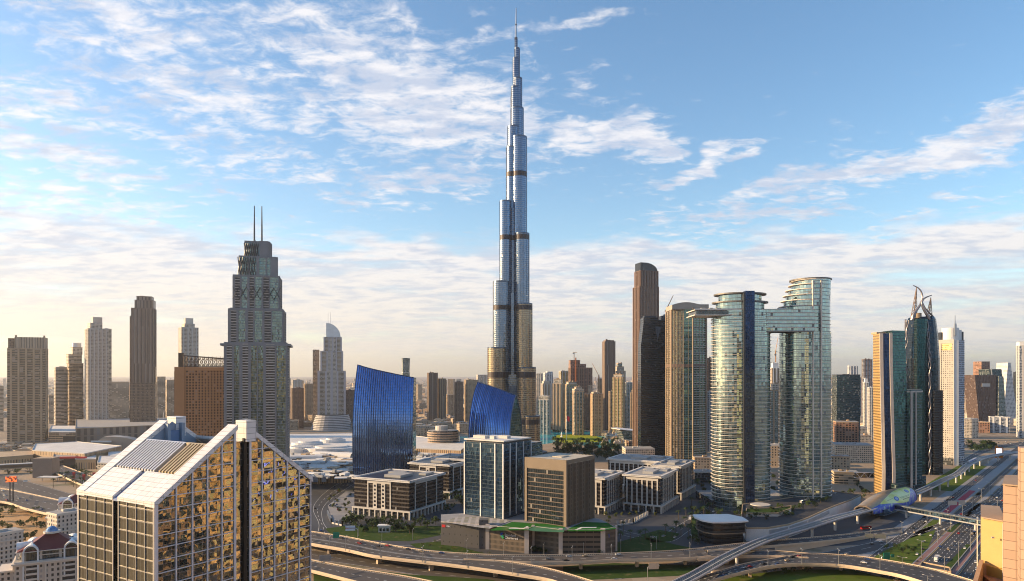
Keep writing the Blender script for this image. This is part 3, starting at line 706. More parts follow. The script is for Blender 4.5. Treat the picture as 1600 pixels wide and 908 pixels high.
# ---------------------------------------------------------------- gabled glass tower in the foreground
FM['mirror'] = facade('rippled_mirror_glazing', (.35, .34, .35), (.46, .44, .40), 2.5, 1.81, .985, .97, gm=.97, gr=.012, jit=.06, blind=0, gvar=.6, wav=.32, wavs=.30, bump=.1, wvar=.1)
FM['smoke'] = facade('smoked_glazing', (.30, .29, .28), (.15, .14, .11), 1.8, 3.6, .98, .97, gm=.7, gr=.06, jit=.05, blind=0, gvar=.3, wav=.12, bump=.1)
M['panel'] = facade('white_roof_panel', (.26, .25, .25), (.76, .74, .73), 3.4, 1.8, .965, .93, gm=0.05, gr=.35, wr=.5, jit=.006, blind=0, gvar=.18, bump=.25)
def gable_tower():
    A = Vector((-101.5, 200, 0)); tf = Vector((.530, .848, 0)); tl = Vector((-.848, .530, 0))   # front runs A->B, left face runs A->C
    LF, LD = 57.5, 41.5; ZE, ZP = 117.3, 138.6
    root = thing('gabled_tower', 'foreground tower with steep white gables and gold rippled mirror glass in a white grid', 'office tower', A)
    def P(u, v, z): q = tf * u + tl * v; return (q.x, q.y, z)     # u along the gable front, v back along the left face
    g0, g1 = 26.6, 31.6                                            # slot in the middle of the gable front
    def zr(u): return ZE + (ZP - ZE) * (u / (LF / 2) if u < LF / 2 else (LF - u) / (LF / 2))
    def gl(pts, uv): return [P(*p) for p in pts], uv
    for v, nm in ((0.0, 'front_glazing'), (LD, 'rear_glazing')):
        def fn(mb):
            for (u0, u1, vv) in ((0, g0, v), (g1, LF, v)):
                pts = [(u0, vv, 0), (u1, vv, 0), (u1, vv, zr(u1) - .3), (u0, vv, zr(u0) - .3)]
                uv = [(p[0], p[2]) for p in pts]
                if v: pts.reverse(); uv.reverse()
                mb.face([P(*p) for p in pts], 0, uv)
        part(root, nm, FM['mirror'], fn)
    def slot(mb):                                                    # recessed slot glazing
        for (u0, v0, u1, v1) in ((g0, 0, g0, .9), (g0, .9, g1, .9), (g1, .9, g1, 0)):
            mb.face([P(u0, v0, 0), P(u1, v1, 0), P(u1, v1, ZP - 6), P(u0, v0, ZP - 6)], 0, [(u0 + v0, 0), (u1 + v1, 0), (u1 + v1, ZP - 6), (u0 + v0, ZP - 6)])
    part(root, 'slot_glazing', FM['mirror'], slot)
    def obx(mb, u0, u1, v0, v1, z0, z1, m=0): mb.obox((0, 0), (tf.x, tf.y), (-tl.x, -tl.y), u0, u1, -v1, -v0, z0, z1, m)
    part(root, 'slot_column', M['black'], lambda mb: obx(mb, 29.7, 30.8, -.1, .8, 0, ZP - 5))
    # left face: two bays with a recessed slot
    s0, s1 = 18.6, 21.2
    def left(mb):
        for a, e in ((0, s0), (s1, LD)):
            mb.face([P(0, e, 0), P(0, a, 0), P(0, a, ZE - .3), P(0, e, ZE - .3)], 0, [(-e, 0), (-a, 0), (-a, ZE), (-e, ZE)])
    part(root, 'side_glazing', FM['smoke'], left)
    part(root, 'side_slot', M['alu'], lambda mb: mb.face([P(1.6, s1, 0), P(1.6, s0, 0), P(1.6, s0, ZE), P(1.6, s1, ZE)], 0))
    def right(mb): mb.face([P(LF, 0, 0), P(LF, LD, 0), P(LF, LD, ZE), P(LF, 0, ZE)], 0, [(0, 0), (LD, 0), (LD, ZE), (0, ZE)])
    part(root, 'far_side_glazing', FM['smoke'], right)
    # white grid on the gable front and the rear
    def grid(mb, v, sg):
        us = [0.35, 6.4, 11.6, 16.6, 21.6, g0 - .35, g1 + .35, 36.6, 41.6, 46.8, 52.0, LF - .35]
        for u in us:
            hw = .38 if u in (g0 - .35, g1 + .35) else .2
            if u == .35: hw = .5
            obx(mb, u - hw, u + hw, v - .35 if sg < 0 else v, v if sg < 0 else v + .35, 0, zr(u) - .1)
        z = 3.0
        while z < ZP - 2:
            ua = 0 if z < ZE else (z - ZE) / (ZP - ZE) * LF / 2; 
            for x0, x1 in ((max(.0, ua), g0), (g1, LF - max(0, ua))):
                if x1 - x0 > .5: obx(mb, x0, x1, v - .27 if sg < 0 else v, v if sg < 0 else v + .27, z - .11, z + .11)
            z += 3.62
    gm = mat('white_mullion', (.70, .69, .72), .45, .2, var=.06)
    part(root, 'front_mullion_grid', gm, lambda mb: grid(mb, 0.0, -1))
    part(root, 'rear_mullion_grid', gm, lambda mb: grid(mb, LD, 1))
    def lgrid(mb):
        sg = [(0.25, .34), (4.6, .10), (9.2, .10), (13.9, .10), (s0 - .2, .24), (s1 + .2, .24), (26.2, .10), (31.3, .10), (36.4, .10), (LD - .3, .3)]
        for v, h in sg: obx(mb, -.25, 0, v - h, v + h, 0, ZE - .3)
        z = 3.0
        while z < ZE - 1:
            for a, e in ((0, s0), (s1, LD)): obx(mb, -.2, 0, a, e, z - .09, z + .09)
            z += 3.62
    part(root, 'side_mullion_grid', mat('beige_mullion', (.36, .33, .30), .5, .2, var=.06), lgrid)
    # white sloping gable bands (parapet ribs) at front and back, both slopes
    def slopebox(mb, u0, u1, v0, v1, dz0, dz1):
        a = [P(u0, v0, zr(u0) + dz0), P(u1, v0, zr(u1) + dz0), P(u1, v1, zr(u1) + dz0), P(u0, v1, zr(u0) + dz0)]
        b = [P(u0, v0, zr(u0) + dz1), P(u1, v0, zr(u1) + dz1), P(u1, v1, zr(u1) + dz1), P(u0, v1, zr(u0) + dz1)]
        L = Vector(b[1]) - Vector(b[0]); l = L.length; 
        mb.face(b, 0, [(v0, 0), (v0, l), (v1, l), (v1, 0)])
        for i in range(4):
            j = (i + 1) % 4; mb.face([a[i], a[j], b[j], b[i]], 0, [(0, a[i][2]), ((Vector(a[i]) - Vector(a[j])).length, a[j][2]), ((Vector(a[i]) - Vector(a[j])).length, b[j][2]), (0, b[i][2])])
        mb.face(list(reversed(a)), 0)
    for v0, v1, nm in ((-.5, 4.2, 'front_gable_band'), (LD - 4.2, LD + .5, 'rear_gable_band')):
        part(root, nm, M['panel'], lambda mb: (slopebox(mb, -.4, g0 + .5, v0, v1, -.9, .75), slopebox(mb, 34, LF + .4, v0, v1, -.9, .75)))
        part(root, 'ridge_block', M['panel'], lambda mb: obx(mb, g1 - 1.6, g1 + 2.2, v0 - .3, v1 + .3, ZP - 6.2, ZP + .6))
    for a, e in ((4.2, s0), (s1, LD - 4.2)):
        part(root, 'roof_panel', M['panel'], lambda mb: slopebox(mb, -.4, 8.6, a, e, -.6, .55))
    part(root, 'roof_gutter', mat('blue_gutter', (.20, .26, .42), .5, .2), lambda mb: slopebox(mb, -.3, 9.4, s0, s1, -.9, -.4))
    def louv(mb, v0, v1):
        n = int((v1 - v0) / 1.55)
        for i in range(n): slopebox(mb, 9.0, 19.2, v0 + i * 1.55, v0 + i * 1.55 + .75, -.5, .7)
        slopebox(mb, 8.9, 19.3, v0, v1, -1.3, -1.0); slopebox(mb, 19.3, 19.7, v0, v1, -.9, .5)
    part(root, 'roof_louvre', M['alu'], lambda mb: louv(mb, 15.2, LD - 4.4))
    part(root, 'roof_louvre', mat('bronze_louvre', (.42, .34, .22), .45, .3), lambda mb: louv(mb, 4.4, 15.0))
    bl = mat('pale_blue_panel', (.24, .30, .38), .5, .15, var=.1)
    def well(mb):                                                     # open roof well behind the louvres
        mb.face([P(19.5, 4, ZE + 3), P(38, 4, ZE + 3), P(38, LD - 4, ZE + 3), P(19.5, LD - 4, ZE + 3)])
        pts = [(19.5, LD - 4.25, ZE + 5), (38, LD - 4.25, ZE + 5), (38, LD - 4.25, zr(38) - .9), (LF / 2, LD - 4.25, ZP - .9), (19.5, LD - 4.25, zr(19.5) - .9)]
        mb.face([P(*p) for p in pts])
        obx(mb, g0 - .6, g0 + .5, LD - 6.2, LD - 4.3, ZE + 5, ZP - 1.5); obx(mb, g1 - .5, g1 + .6, LD - 6.2, LD - 4.3, ZE + 5, ZP - 1.5)
    part(root, 'roof_well', bl, well)
    part(root, 'well_screen', mat('slate_blue', (.12, .20, .34), .5), lambda mb: obx(mb, g0 + .7, g1 - .7, LD - 5.2, LD - 4.4, ZE + 5, ZP - 4))
    part(root, 'plant_room', M['white'], lambda mb: (obx(mb, 22.5, 34, 20, 33, ZE + 3.02, ZE + 12.2), obx(mb, 22.2, 34.3, 19.7, 33.3, ZE + 12.21, ZE + 12.7)))
    part(root, 'far_slope', M['panel'], lambda mb: slopebox(mb, 38, LF + .4, 4.3, LD - 4.3, -.6, .5))
    for q in (-1, 1): part(root, 'rooftop_aerial', M['alu'], lambda mb: mb.bar(P(g0 + q, LD - 1, ZP), P(g0 + q, LD - 1, ZP + 2.2), .06))
gable_tower()
# ---------------------------------------------------------------- twin towers joined by a sky bridge
FM['curtain'] = facade('twin_curtain_wall', (.14, .17, .18), (.34, .47, .48), 2.6, 4.15, .95, .86, gm=.96, gr=.025, jit=.028, blind=.03, gvar=.35, bump=.15, wr=.3)
M['ledge'] = mat('balcony_ledge', (.66, .58, .50), .5, var=.1)
M['navy'] = facade('navy_core_glazing', (.02, .03, .06), (.02, .05, .13), 2.4, 4.1, .9, .94, gm=.8, gr=.1, jit=.04, blind=0)
def twin_towers():
    Y = 815.0; k = Y / F; xc = 1207.0
    root = thing('bridged_twin_towers', 'pair of rounded glass towers with white floor ledges joined by a high sky bridge', 'skyscraper', (X(xc, Y), Y, 0))
    def px(x): return (x - xc) * k
    def tube(x0, x1, yc, ry, zt, nm, balc, ledge0=14, n=40):
        c, rx = px((x0 + x1) / 2), (x1 - x0) / 2 * k
        poly = [(c + rx * (abs(math.cos(a)) ** .85) * (1 if math.cos(a) > 0 else -1), yc + ry * (abs(math.sin(a)) ** .85) * (1 if math.sin(a) > 0 else -1)) for a in [2 * math.pi * i / n for i in range(n)]]
        part(root, nm, [FM['curtain'], M['roofgray']], lambda mb: mb.prism(poly, 0, zt, 0, 1))
        def fl(mb):
            z = ledge0; i = 0
            while z < zt - 1:
                o = 1.1 if balc(z) else .45
                mb.prism(offs(poly, o), z, z + .42, 0, 0, True)
                z += 4.15; i += 1
        part(root, 'floor_ledge', M['ledge'], fl)
        return poly
    z1 = Z(487, Y)
    p1 = tube(1113.5, 1201, 0, 25, z1, 'tower_shaft', lambda z: True)
    # upper storeys and disc roof of the first tower
    part(root, 'upper_storey', [FM['curtain'], M['roofgray']], lambda mb: (mb.prism(ell(px(1156), 0, 37 * k, 22, 32), z1 + .01, Z(474, Y), 0, 1), mb.prism(ell(px(1156), 0, 33 * k, 20, 32), Z(474, Y) + .01, Z(462, Y), 0, 1)))
    dk = mat('roof_disc', (.16, .15, .14), .5, .2)
    for x, y, rx in ((1156, 474.5, 43), (1156, 462, 40)):
        part(root, 'disc_roof', dk, lambda mb: mb.disc(px(x), 0, Z(y, Y), 1.5, rx * k, 25, 0, n=36))
    part(root, 'core_strip', M['navy'], lambda mb: mb.box(X(1172, Y - 29) - X(xc, Y), -25, 0, 14 * k, 8, Z(459, Y), 0))
    part(root, 'core_fin', M['darksteel'], lambda mb: mb.box(X(1163.6, Y - 29) - X(xc, Y), -25.2, 0, 2.2 * k, 7.6, Z(462, Y), 0))
    # second tower with terraces stepping down to the left
    z2 = Z(518, Y)
    p2 = tube(1228, 1303, 14, 25, z2, 'tower_shaft', lambda z: z < 150)
    steps = [(1228, 487), (1230, 478), (1233.5, 469), (1237, 460.5), (1241, 452), (1246, 444), (1250, 437)]
    zb = z2
    for i, (xl, yt) in enumerate(steps):
        zt = Z(yt, Y); c, rx = px((xl + 1303) / 2), (1303 - xl) / 2 * k
        poly = ell(c, 14, rx, 24.6, 36)
        part(root, 'terrace_storey', [FM['curtain'], M['roofgray']], lambda mb: mb.prism(poly, zb + .01, zt, 0, 1))
        part(root, 'terrace_ledge', M['ledge'], lambda mb: [mb.prism(ell(c - 3.2 * k, 14, rx + 1.2, 25.4, 36), zt - .5, zt + .25, 0, 0, True)] + ([mb.prism(ell(c, 14, rx + .5, 25, 36), zb + j * 4.15, zb + j * 4.15 + .4, 0, 0, True) for j in range(1, 6)] if i == 0 else []))
        zb = zt
    part(root, 'slanted_roof', dk, lambda mb: mb.prism(ell(px(1274), 14, 31 * k, 25.5, 36), zb + .3, zb + 1.6, 0, 0, True))
    for x in (1270.5, 1283.5):
        part(root, 'facade_fin', M['ledge'], lambda mb: mb.box(X(x, Y - 11.5) - X(xc, Y), -10.6, 0, 1.8 * k, 2.8, Z(440, Y), 0))
    # sky bridge with cantilevered pool deck on the left
    def bridge(mb):
        mb.box(px(1216), -4, Z(519.5, Y), 92 * k, 30, Z(486, Y) - Z(519.5, Y), 0, 1)
    part(root, 'sky_bridge', [FM['curtain'], M['roofgray']], bridge)
    part(root, 'bridge_ledge', M['ledge'], lambda mb: [mb.box(px(1217), -4, Z(y, Y), 94 * k, 32.6, .6, 0) for y in (519.5, 514, 508.5, 503, 497, 491.5, 486)])
    part(root, 'cantilever_deck', [mat('cantilever_soffit', (.30, .27, .25), .6), M['glassdark'], M['ledge']], lambda mb: (mb.box(px(1121), -4, Z(494, Y), 81 * k, 34, 4.2, 1), mb.box(px(1120), -4, Z(495.4, Y), 85 * k, 37, 1.0, 2), mb.box(px(1120), -4, Z(487.6, Y), 85 * k, 37, .9, 2)))
    def rail(mb):
        mb.box(px(1120), -22, Z(486.4, Y), 84 * k, .25, 1.2, 0)
        for x, s in ((1096, 5), (1108, 4), (1120, 6), (1216, 5), (1222, 4)): mb.box(px(x), -6, Z(486.5, Y), s, 6, 3.2, 0)
    part(root, 'deck_pavilion', M['offwhite'], rail)
    part(root, 'podium', [M['glassdark'], M['roofgray']], lambda mb: mb.box(px(1205), 30, 0, 190 * k, 70, 9, 0, 1))
twin_towers()

# ---------------------------------------------------------------- dark pair and the brown round-topped tower
FM['bronze'] = facade('bronze_glazing', (.16, .105, .085), (.16, .12, .10), 3.0, 3.8, .62, .92, gm=.8, gr=.12, jit=.04, blind=.06, wr=.5)
def round_top():
    Y = 1405.0; k = Y / F; xc = 1012.0
    root = thing('round_top_tower', 'slender bronze brown tower with a dark quarter-round top behind the black ribbed tower', 'skyscraper', (X(xc, Y), Y + 20, 0), R(16))
    w = 33 * k
    ms = [FM['bronze'], mat('copper_pier', (.20, .12, .085), .5, .25), M['brown'], FM['darkrec']]
    def t(w0, x, d, z0, z1, nm): return bayed(rect(x, 0, w0, d), z0, z1, [[('P', .7)] + [('G', 1.6), ('P', .35)] * 6 + [('P', .4)], [('P', .7)] + [('G', 1.6), ('P', .35)] * 4], ms, nm, root, 3.8, par=1)
    t(w, 0, 30, 0, Z(448, Y), 'shaft'); t(w * .92, 1.2, 27, Z(448, Y) + .02, Z(423, Y), 'upper_shaft')
    def crown(mb):
        z0, z1 = Z(423, Y), Z(409.5, Y); a, b = -w * .42, w * .47
        prof = [(a, z0), (b, z0)] + [(b - (b - a) * .75 * (1 - math.cos(t * 1.5708)), z0 + (z1 - z0) * math.sin(t * 1.5708)) for t in [i / 10 for i in range(11)]] + [(a, z1)]
        f = [(x, -12.5, z) for x, z in prof]; bk = [(x, 12.5, z) for x, z in prof]
        mb.face(f, 0); mb.face(list(reversed(bk)), 0)
        for i in range(len(prof)): j = (i + 1) % len(prof); mb.face([f[j], f[i], bk[i], bk[j]], 0)
    part(root, 'rounded_crown', [facade('crown_glazing', (.06, .06, .06), (.06, .065, .07), 2.5, 40, .9, 1, gm=.7, jit=.02, blind=0)], crown)
round_top()
FM['blackband'] = facade('black_banded_glazing', (.035, .037, .042), (.05, .055, .065), 2.4, 3.9, .97, .5, gm=.8, gr=.12, jit=.05, blind=.02, wr=.35, wmetal=.4)
def black_pair():
    Y = 1235.0; k = Y / F; xc = 1026.0
    root = thing('black_ribbed_tower', 'black tower of two tapering slabs ringed by thin dark bands', 'skyscraper', (X(xc, Y), Y + 20, 0))
    ms = [FM['blackband'], M['darksteel']]
    def slab(x0, x1, s0, s1, yt, nm, d, yo, notch=None):
        a, b = (x0 - xc) * k, (x1 - xc) * k; z = Z(yt, Y); zs = Z(s1, Y)
        def ring(xa, xb, h): return [(xa, yo - d / 2, h), (xb, yo - d / 2, h), (xb, yo + d / 2, h), (xa, yo + d / 2, h)]
        rings = [ring(a, b, 0), ring(a, b, Z(540, Y)), ring(a + (s0 * k), b, zs), ring(a + s0 * k, b, z)]
        def fn(mb):
            mb.loft(rings, 0, mt=1)
            zz = 4
            while zz < z - 2:
                f = max(0, min(1, (zz - Z(540, Y)) / (zs - Z(540, Y)))) * s0 * k
                mb.prism(rect((a + f + b) / 2, yo, b - a - f + .9, d + .9), zz, zz + .55, 1, 1, True); zz += 3.9
        part(root, nm, ms, fn)
    slab(1001.5, 1028, 4, 505, 496, 'front_slab', 30, -5); slab(1022, 1049.5, 7, 503, 499, 'rear_slab', 30, 9)
    part(root, 'roof_box', M['darksteel'], lambda mb: (mb.box((1017 - xc) * k, -4, Z(496, Y), 18 * k, 18, 3.5), mb.box((1042 - xc) * k, 9, Z(499, Y), 10 * k, 18, 8)))
    part(root, 'logo_panel', facade('lit_lattice', (.05, .06, .08), (.35, .45, .65), 2.2, 2.6, .6, .6, gm=.3, jit=0, blind=.2), lambda mb: mb.face([((1027 - xc) * k, -20.3, Z(533, Y)), ((1033 - xc) * k, -20.3, Z(512, Y)), ((1029 - xc) * k, -20.3, Z(511, Y)), ((1024 - xc) * k, -20.3, Z(511, Y))]))
black_pair()
# ---------------------------------------------------------------- arched beige and green tower
FM['goldgrid'] = facade('beige_grid_glazing', (.24, .19, .13), (.30, .28, .18), 1.9, 3.7, .66, .74, gm=.85, gr=.06, jit=.07, blind=.1)
FM['greenglass'] = facade('green_balcony_glazing', (.16, .22, .19), (.16, .26, .22), 2.4, 3.7, .9, .8, gm=.85, gr=.06, jit=.08, blind=.12)
def arch_tower():
    Y = 1120.0; k = Y / F; xc = 1077.0
    root = thing('arched_tower', 'beige and green glass tower with an arched beige cornice left of the twin towers', 'skyscraper', (X(xc, Y), Y + 26, 0))
    z = Z(482, Y)
    front = [((1050 - xc) * k, -22), ((1058 - xc) * k, -26), ((1067 - xc) * k, -29), ((1080 - xc) * k, -31), ((1092 - xc) * k, -27), ((1105 - xc) * k, -19), ((1105 - xc) * k, 18), ((1050 - xc) * k, 18)]
    ms = [FM['goldgrid'], mat('beige_pier', (.29, .215, .15), .6), M['slab'], FM['greenglass']]
    pats = [[('P', .5), ('G', 3), ('P', .3), ('G', 3)], [('P', .4), ('G', 3), ('P', .3), ('G', 3)], [('P', .6), ('W', 2), ('W', 2), ('P', .2), ('W', 3)], [('T', 1.1), ('b', 3), ('P', .2), ('b', 3)], [('P', .2), ('b', 3), ('P', .2), ('b', 3.4), ('T', .8)], [('T', 1), ('G', 3), ('P', .6), ('G', 3), ('T', 1)], None, [('P', 1), ('G', 3), ('P', .6), ('G', 3), ('P', 1)]]
    bayed(front, 0, z, pats, ms, 'shaft', root, 3.7, par=.6)
    def cor(mb):
        o = offs(front, 1.2); n = 12
        prof = [(-1 + 2 * i / n) for i in range(n + 1)]
        x0, x1 = (1049 - xc) * k, (1106 - xc) * k
        for zz, b in ((z + .7, 0),):
            top = [(x0 + (x1 - x0) * i / n, z + 4.5 + 5 * math.sin(math.pi * min(1, i / n * 1.3 + .05) * .9)) for i in range(n + 1)]
            for yy in (-31.5, 14):
                f = [(x0, yy, z - 2), (x1, yy, z - 2)] + [(x, yy, t) for x, t in reversed(top)]
                mb.face(f if yy < 0 else list(reversed(f)))
            for i in range(n): mb.face([(top[i][0], -31.5, top[i][1]), (top[i + 1][0], -31.5, top[i + 1][1]), (top[i + 1][0], 14, top[i + 1][1]), (top[i][0], 14, top[i][1])])
            mb.face([(x0, 14, z - 2), (x0, -31.5, z - 2), (x0, -31.5, top[0][1]), (x0, 14, top[0][1])]); mb.face([(x1, -31.5, z - 2), (x1, 14, z - 2), (x1, 14, top[-1][1]), (x1, -31.5, top[-1][1])])
            mb.face([(x0, -31.5, z - 2), (x0, 14, z - 2), (x1, 14, z - 2), (x1, -31.5, z - 2)])
    part(root, 'arched_cornice', mat('beige_cornice', (.36, .30, .25), .6), cor)
    part(root, 'plant_floor', M['brown'], lambda mb: mb.prism(offs(front, .6), Z(574, Y), Z(569, Y), 0, 0, True))
arch_tower()

# ---------------------------------------------------------------- kinked gold and teal tower with a lower wing
FM['gold'] = facade('gold_cladding', (.52, .33, .13), (.42, .28, .12), 2.4, 3.6, .9, .5, gm=.6, gr=.25, jit=.09, blind=0, wr=.45, wmetal=.3, gvar=.3)
FM['teal2'] = facade('deep_teal_glazing', (.05, .09, .10), (.06, .155, .17), 2.2, 3.7, .94, .86, gm=.92, gr=.05, jit=.045, blind=.02, gvar=.35)
def kink_tower():
    Y = 912.0; k = Y / F; xc = 1390.0
    root = thing('kinked_tower', 'teal glass tower with a gold left face and kinked pale strips behind the station', 'office tower', (X(xc, Y), Y, 0))
    # plan corners by height (px offset): far left, left front edge, middle strip, right edge
    lev = [(0, 0, 0), (Z(735, Y), 0, 0), (Z(622, Y), 1, 0), (Z(560, Y), -1, 0), (Z(522, Y), -1, 0)]
    rows = []
    for z, dx, _ in lev:
        s = 1.0 if z < Z(735, Y) + 1 else 0
        ex = {0: 2.0, 1: 2.6, 2: 0.0, 3: -1.0, 4: -1.2}[lev.index((z, dx, _))]
        rr = {0: 3, 1: 3.5, 2: 3.2, 3: 1.5, 4: 0}[lev.index((z, dx, _))]
        def pp(x, y): return (X(x, Y + y) - X(xc, Y), y, z)
        rows.append([pp(1364.5 + ex * .3, 10), pp(1375.5 + ex, -14 - ex * .8), pp(1380.5 + ex, -15 - ex), pp(1391 + ex * 1.2, -16.5 - ex), pp(1395.5 + ex * 1.3, -17 - ex), pp(1414 + rr, -8), pp(1410 + rr, 26), pp(1372, 30)])
    def strip(name, m, cols, push=0.0):
        def fn(mb):
            for a, b in zip(rows[:-1], rows[1:]):
                for i in cols:
                    j = (i + 1) % 8; d = Vector((0, -push, 0)); l = (Vector(a[j]) - Vector(a[i])).length
                    q = [Vector(a[i]) + d, Vector(a[j]) + d, Vector(b[j]) + d, Vector(b[i]) + d]
                    mb.face([tuple(p) for p in q], 0, [(0, a[i][2]), (l, a[j][2]), (l, b[j][2]), (0, b[i][2])])
        part(root, name, m, fn)
    strip('gold_face', [FM['gold']], [0]); strip('dark_glazing', [M['navy']], [2]); strip('teal_glazing', [FM['teal2']], [4, 5, 6, 7]);
    ed = mat('pale_edge_strip', (.46, .40, .36), .5, .1)
    for i in (1, 3):
        def fn(mb):
            rg = [[tuple(Vector(r[i]) + Vector((0, .2, 0))), tuple(Vector(r[i]) + Vector((0, -1.0, 0))), tuple(Vector(r[i + 1]) + Vector((0, -1.0, 0))), tuple(Vector(r[i + 1]) + Vector((0, .2, 0)))] for r in rows]
            mb.loft(rg, 0, True, True)
        part(root, 'edge_strip', ed, fn)
    part(root, 'roof', M['tan'], lambda mb: (mb.face(rows[-1]), mb.box((1380 - xc) * k, 6, rows[-1][0][2] + .02, 18, 14, 2.4)))
    rt = rows[-1]; part(root, 'teal_parapet', [FM['teal2']], lambda mb: mb.prism([rt[4][:2], rt[5][:2], rt[6][:2], (rt[4][0], 10)], Z(522, Y), Z(517.5, Y), 0))
    pq = lambda x, y: (X(x, Y + y) - X(xc, Y), y)
    wing = [pq(1408, -4), pq(1424, -10), pq(1441, 2), pq(1438, 34), pq(1406, 34)]
    part(root, 'lower_wing', [FM['teal2'], M['tan']], lambda mb: mb.prism(wing, 0, Z(609, Y), 0, 1))
    part(root, 'wing_strip', ed, lambda mb: (mb.box(*pq(1424, -10.4), 0, 2.6, 1.6, Z(611, Y)), mb.box(*pq(1431, -6), 12, 1.6, 1.6, Z(611, Y) - 12)))
    part(root, 'wing_cornice', ed, lambda mb: mb.prism(offs(wing, .8), Z(613, Y), Z(610.5, Y), 0, 0, True))
    part(root, 'podium', [FM['teal2'], M['darksteel']], lambda mb: mb.prism([pq(1392, -19), pq(1402, -30), pq(1447, 26), pq(1447, 50), pq(1390, 20)], 0, 16, 0, 1))
kink_tower()
# ---------------------------------------------------------------- tower with two curved horns
FM['deepteal'] = facade('horned_tower_glazing', (.015, .022, .035), (.022, .055, .085), 1.8, 3.8, .86, .9, gm=.92, gr=.05, jit=.05, blind=.02)
def horn_tower():
    Y = 1080.0; k = Y / F; xc = 1442.5
    root = thing('horned_tower', 'dark teal tower crowned by two curved horns and flanked by wavy steel ribs', 'skyscraper', (X(xc, Y), Y + 20, 0))
    def px(x, y=0): return X(x, Y + y + 20) - X(xc, Y)
    root.location.x = X(xc, Y)
    def ring(hw, z): return [(px(xc) + x * hw * k, y * hw * k, z) for x, y in ((-1, -.3), (-.62, -.75), (.3, -.95), (.62, -.75), (1, -.3), (1, .8), (-1, .8))]
    part(root, 'shaft', [FM['deepteal'], M['darksteel']], lambda mb: mb.loft([ring(22.5, 0), ring(22.5, Z(560, Y)), ring(20, Z(520, Y)), ring(17.5, Z(498, Y)), ring(16, Z(494, Y))], 0, mt=1))
    part(root, 'center_bay', [facade('center_bay_glazing', (.015, .03, .035), (.02, .085, .105), 1.5, 3.8, .9, .9, gm=.9, jit=.04, blind=0), M['darksteel']], lambda mb: mb.prism([(px(1428, -15), -15), (px(1433, -21), -21), (px(1445, -22), -22), (px(1450, -18), -18), (px(1450, 0), 0), (px(1430, 0), 0)], 0, Z(498, Y), 0, 1))
    st = mat('horn_steel', (.24, .22, .23), .35, .6)
    for sx, ph, nm in ((-1, 0, 'wavy_rib'), (1, .5, 'wavy_rib'), (.42, .25, 'wavy_rib')):
        def fn(mb):
            pts = []
            for i in range(90):
                z = Z(742, Y) + (Z(500, Y) - Z(742, Y)) * i / 89; hw = 22 if z < Z(560, Y) else 22 - 4.5 * (z - Z(560, Y)) / (Z(498, Y) - Z(560, Y))
                pts.append((sx * hw * k + 2.0 * math.sin(i * .55 + ph * 6), (-.42 if abs(sx) == 1 else -.95) * hw * k - 1.2, z))
            mb.tube(pts, .75, 0, 6)
            mb.tube([(p[0] - 2.2 * math.sin(i * .55 + ph * 6) * 1.5, p[1] - .3, p[2]) for i, p in enumerate(pts)], .75, 0, 6)
            mb.bar((pts[0][0], pts[0][1] + 2.4, 0), (pts[45][0], pts[45][1] + 2.4, pts[45][2]), 1.3, 0, 6); mb.bar((pts[45][0], pts[45][1] + 2.4, pts[45][2]), (pts[-1][0], pts[-1][1] + 2.4, pts[-1][2] + 2), 1.3, 0, 6)
        part(root, nm, st, fn)
    for x, w in ((1424, 8), (1462, 7), (1456, 8)):
        part(root, 'side_shaft', [FM['blackband'], M['darksteel']], lambda mb: mb.box(px(x, 2 if x != 1456 else -12), 2 if x != 1456 else -12, 0, w * k, 26, Z(610 if x != 1424 else 560, Y), 0, 1))
    # crossing horns
    def horn(pts, w, nm):
        part(root, nm, st, lambda mb: mb.tube(smooth([(px(x, y), y, Z(yy, Y)) for x, y, yy in pts], 26), [w * (1 - .75 * (i / 25) ** 1.6) for i in range(26)], 0, 6))
    horn([(1425, -14, 500), (1428, -14, 490), (1437, -13, 477), (1441, -12, 466), (1440, -11, 456), (1435, -10, 449), (1427, -9, 444.6)], 2.3, 'tall_horn')
    horn([(1452, -15, 499), (1450, -15, 494), (1444, -15, 484), (1440.5, -14, 474), (1443, -13, 467), (1449, -12, 463), (1456, -11, 460.3)], 2.3, 'short_horn')
    horn([(1460, -6, 500), (1458, -6, 494), (1447, -8, 482), (1441, -10, 470)], 1.5, 'cross_brace'); horn([(1441, -10, 470), (1435, -12, 480), (1430, -13, 492), (1428, -14, 500)], 1.7, 'cross_brace')
    for x0, x1, xt, yt in ((1427, 1433, 1432, 447), (1450, 1457, 1454.5, 463)):
        def mast(mb):
            A = [(px(x0, -8), -8, Z(498, Y)), (px(x1, -8), -8, Z(498, Y)), (px(x1, -8), 0, Z(498, Y)), (px(x0, -8), 0, Z(498, Y))]; tp = (px(xt, -5), -5, Z(yt, Y)); n = 7
            for c in range(4): mb.bar(A[c], tp, .5)
            for i in range(n):
                for c in range(4):
                    f0, f1 = i / n, (i + 1) / n; p = Vector(A[c]).lerp(Vector(tp), f0); q = Vector(A[(c + 1) % 4]).lerp(Vector(tp), f1); r = Vector(A[(c + 1) % 4]).lerp(Vector(tp), f0)
                    mb.bar(p, q, .25); mb.bar(p, r, .25)
        part(root, 'lattice_spire', mat('copper_lattice_%d' % x0, (.20, .13, .09), .45, .4), mast)
    part(root, 'crown_drum', M['tan'], lambda mb: mb.prism(ell(0, -2, 7 * k, 8, 16), Z(496, Y), Z(488, Y), 0))
horn_tower()
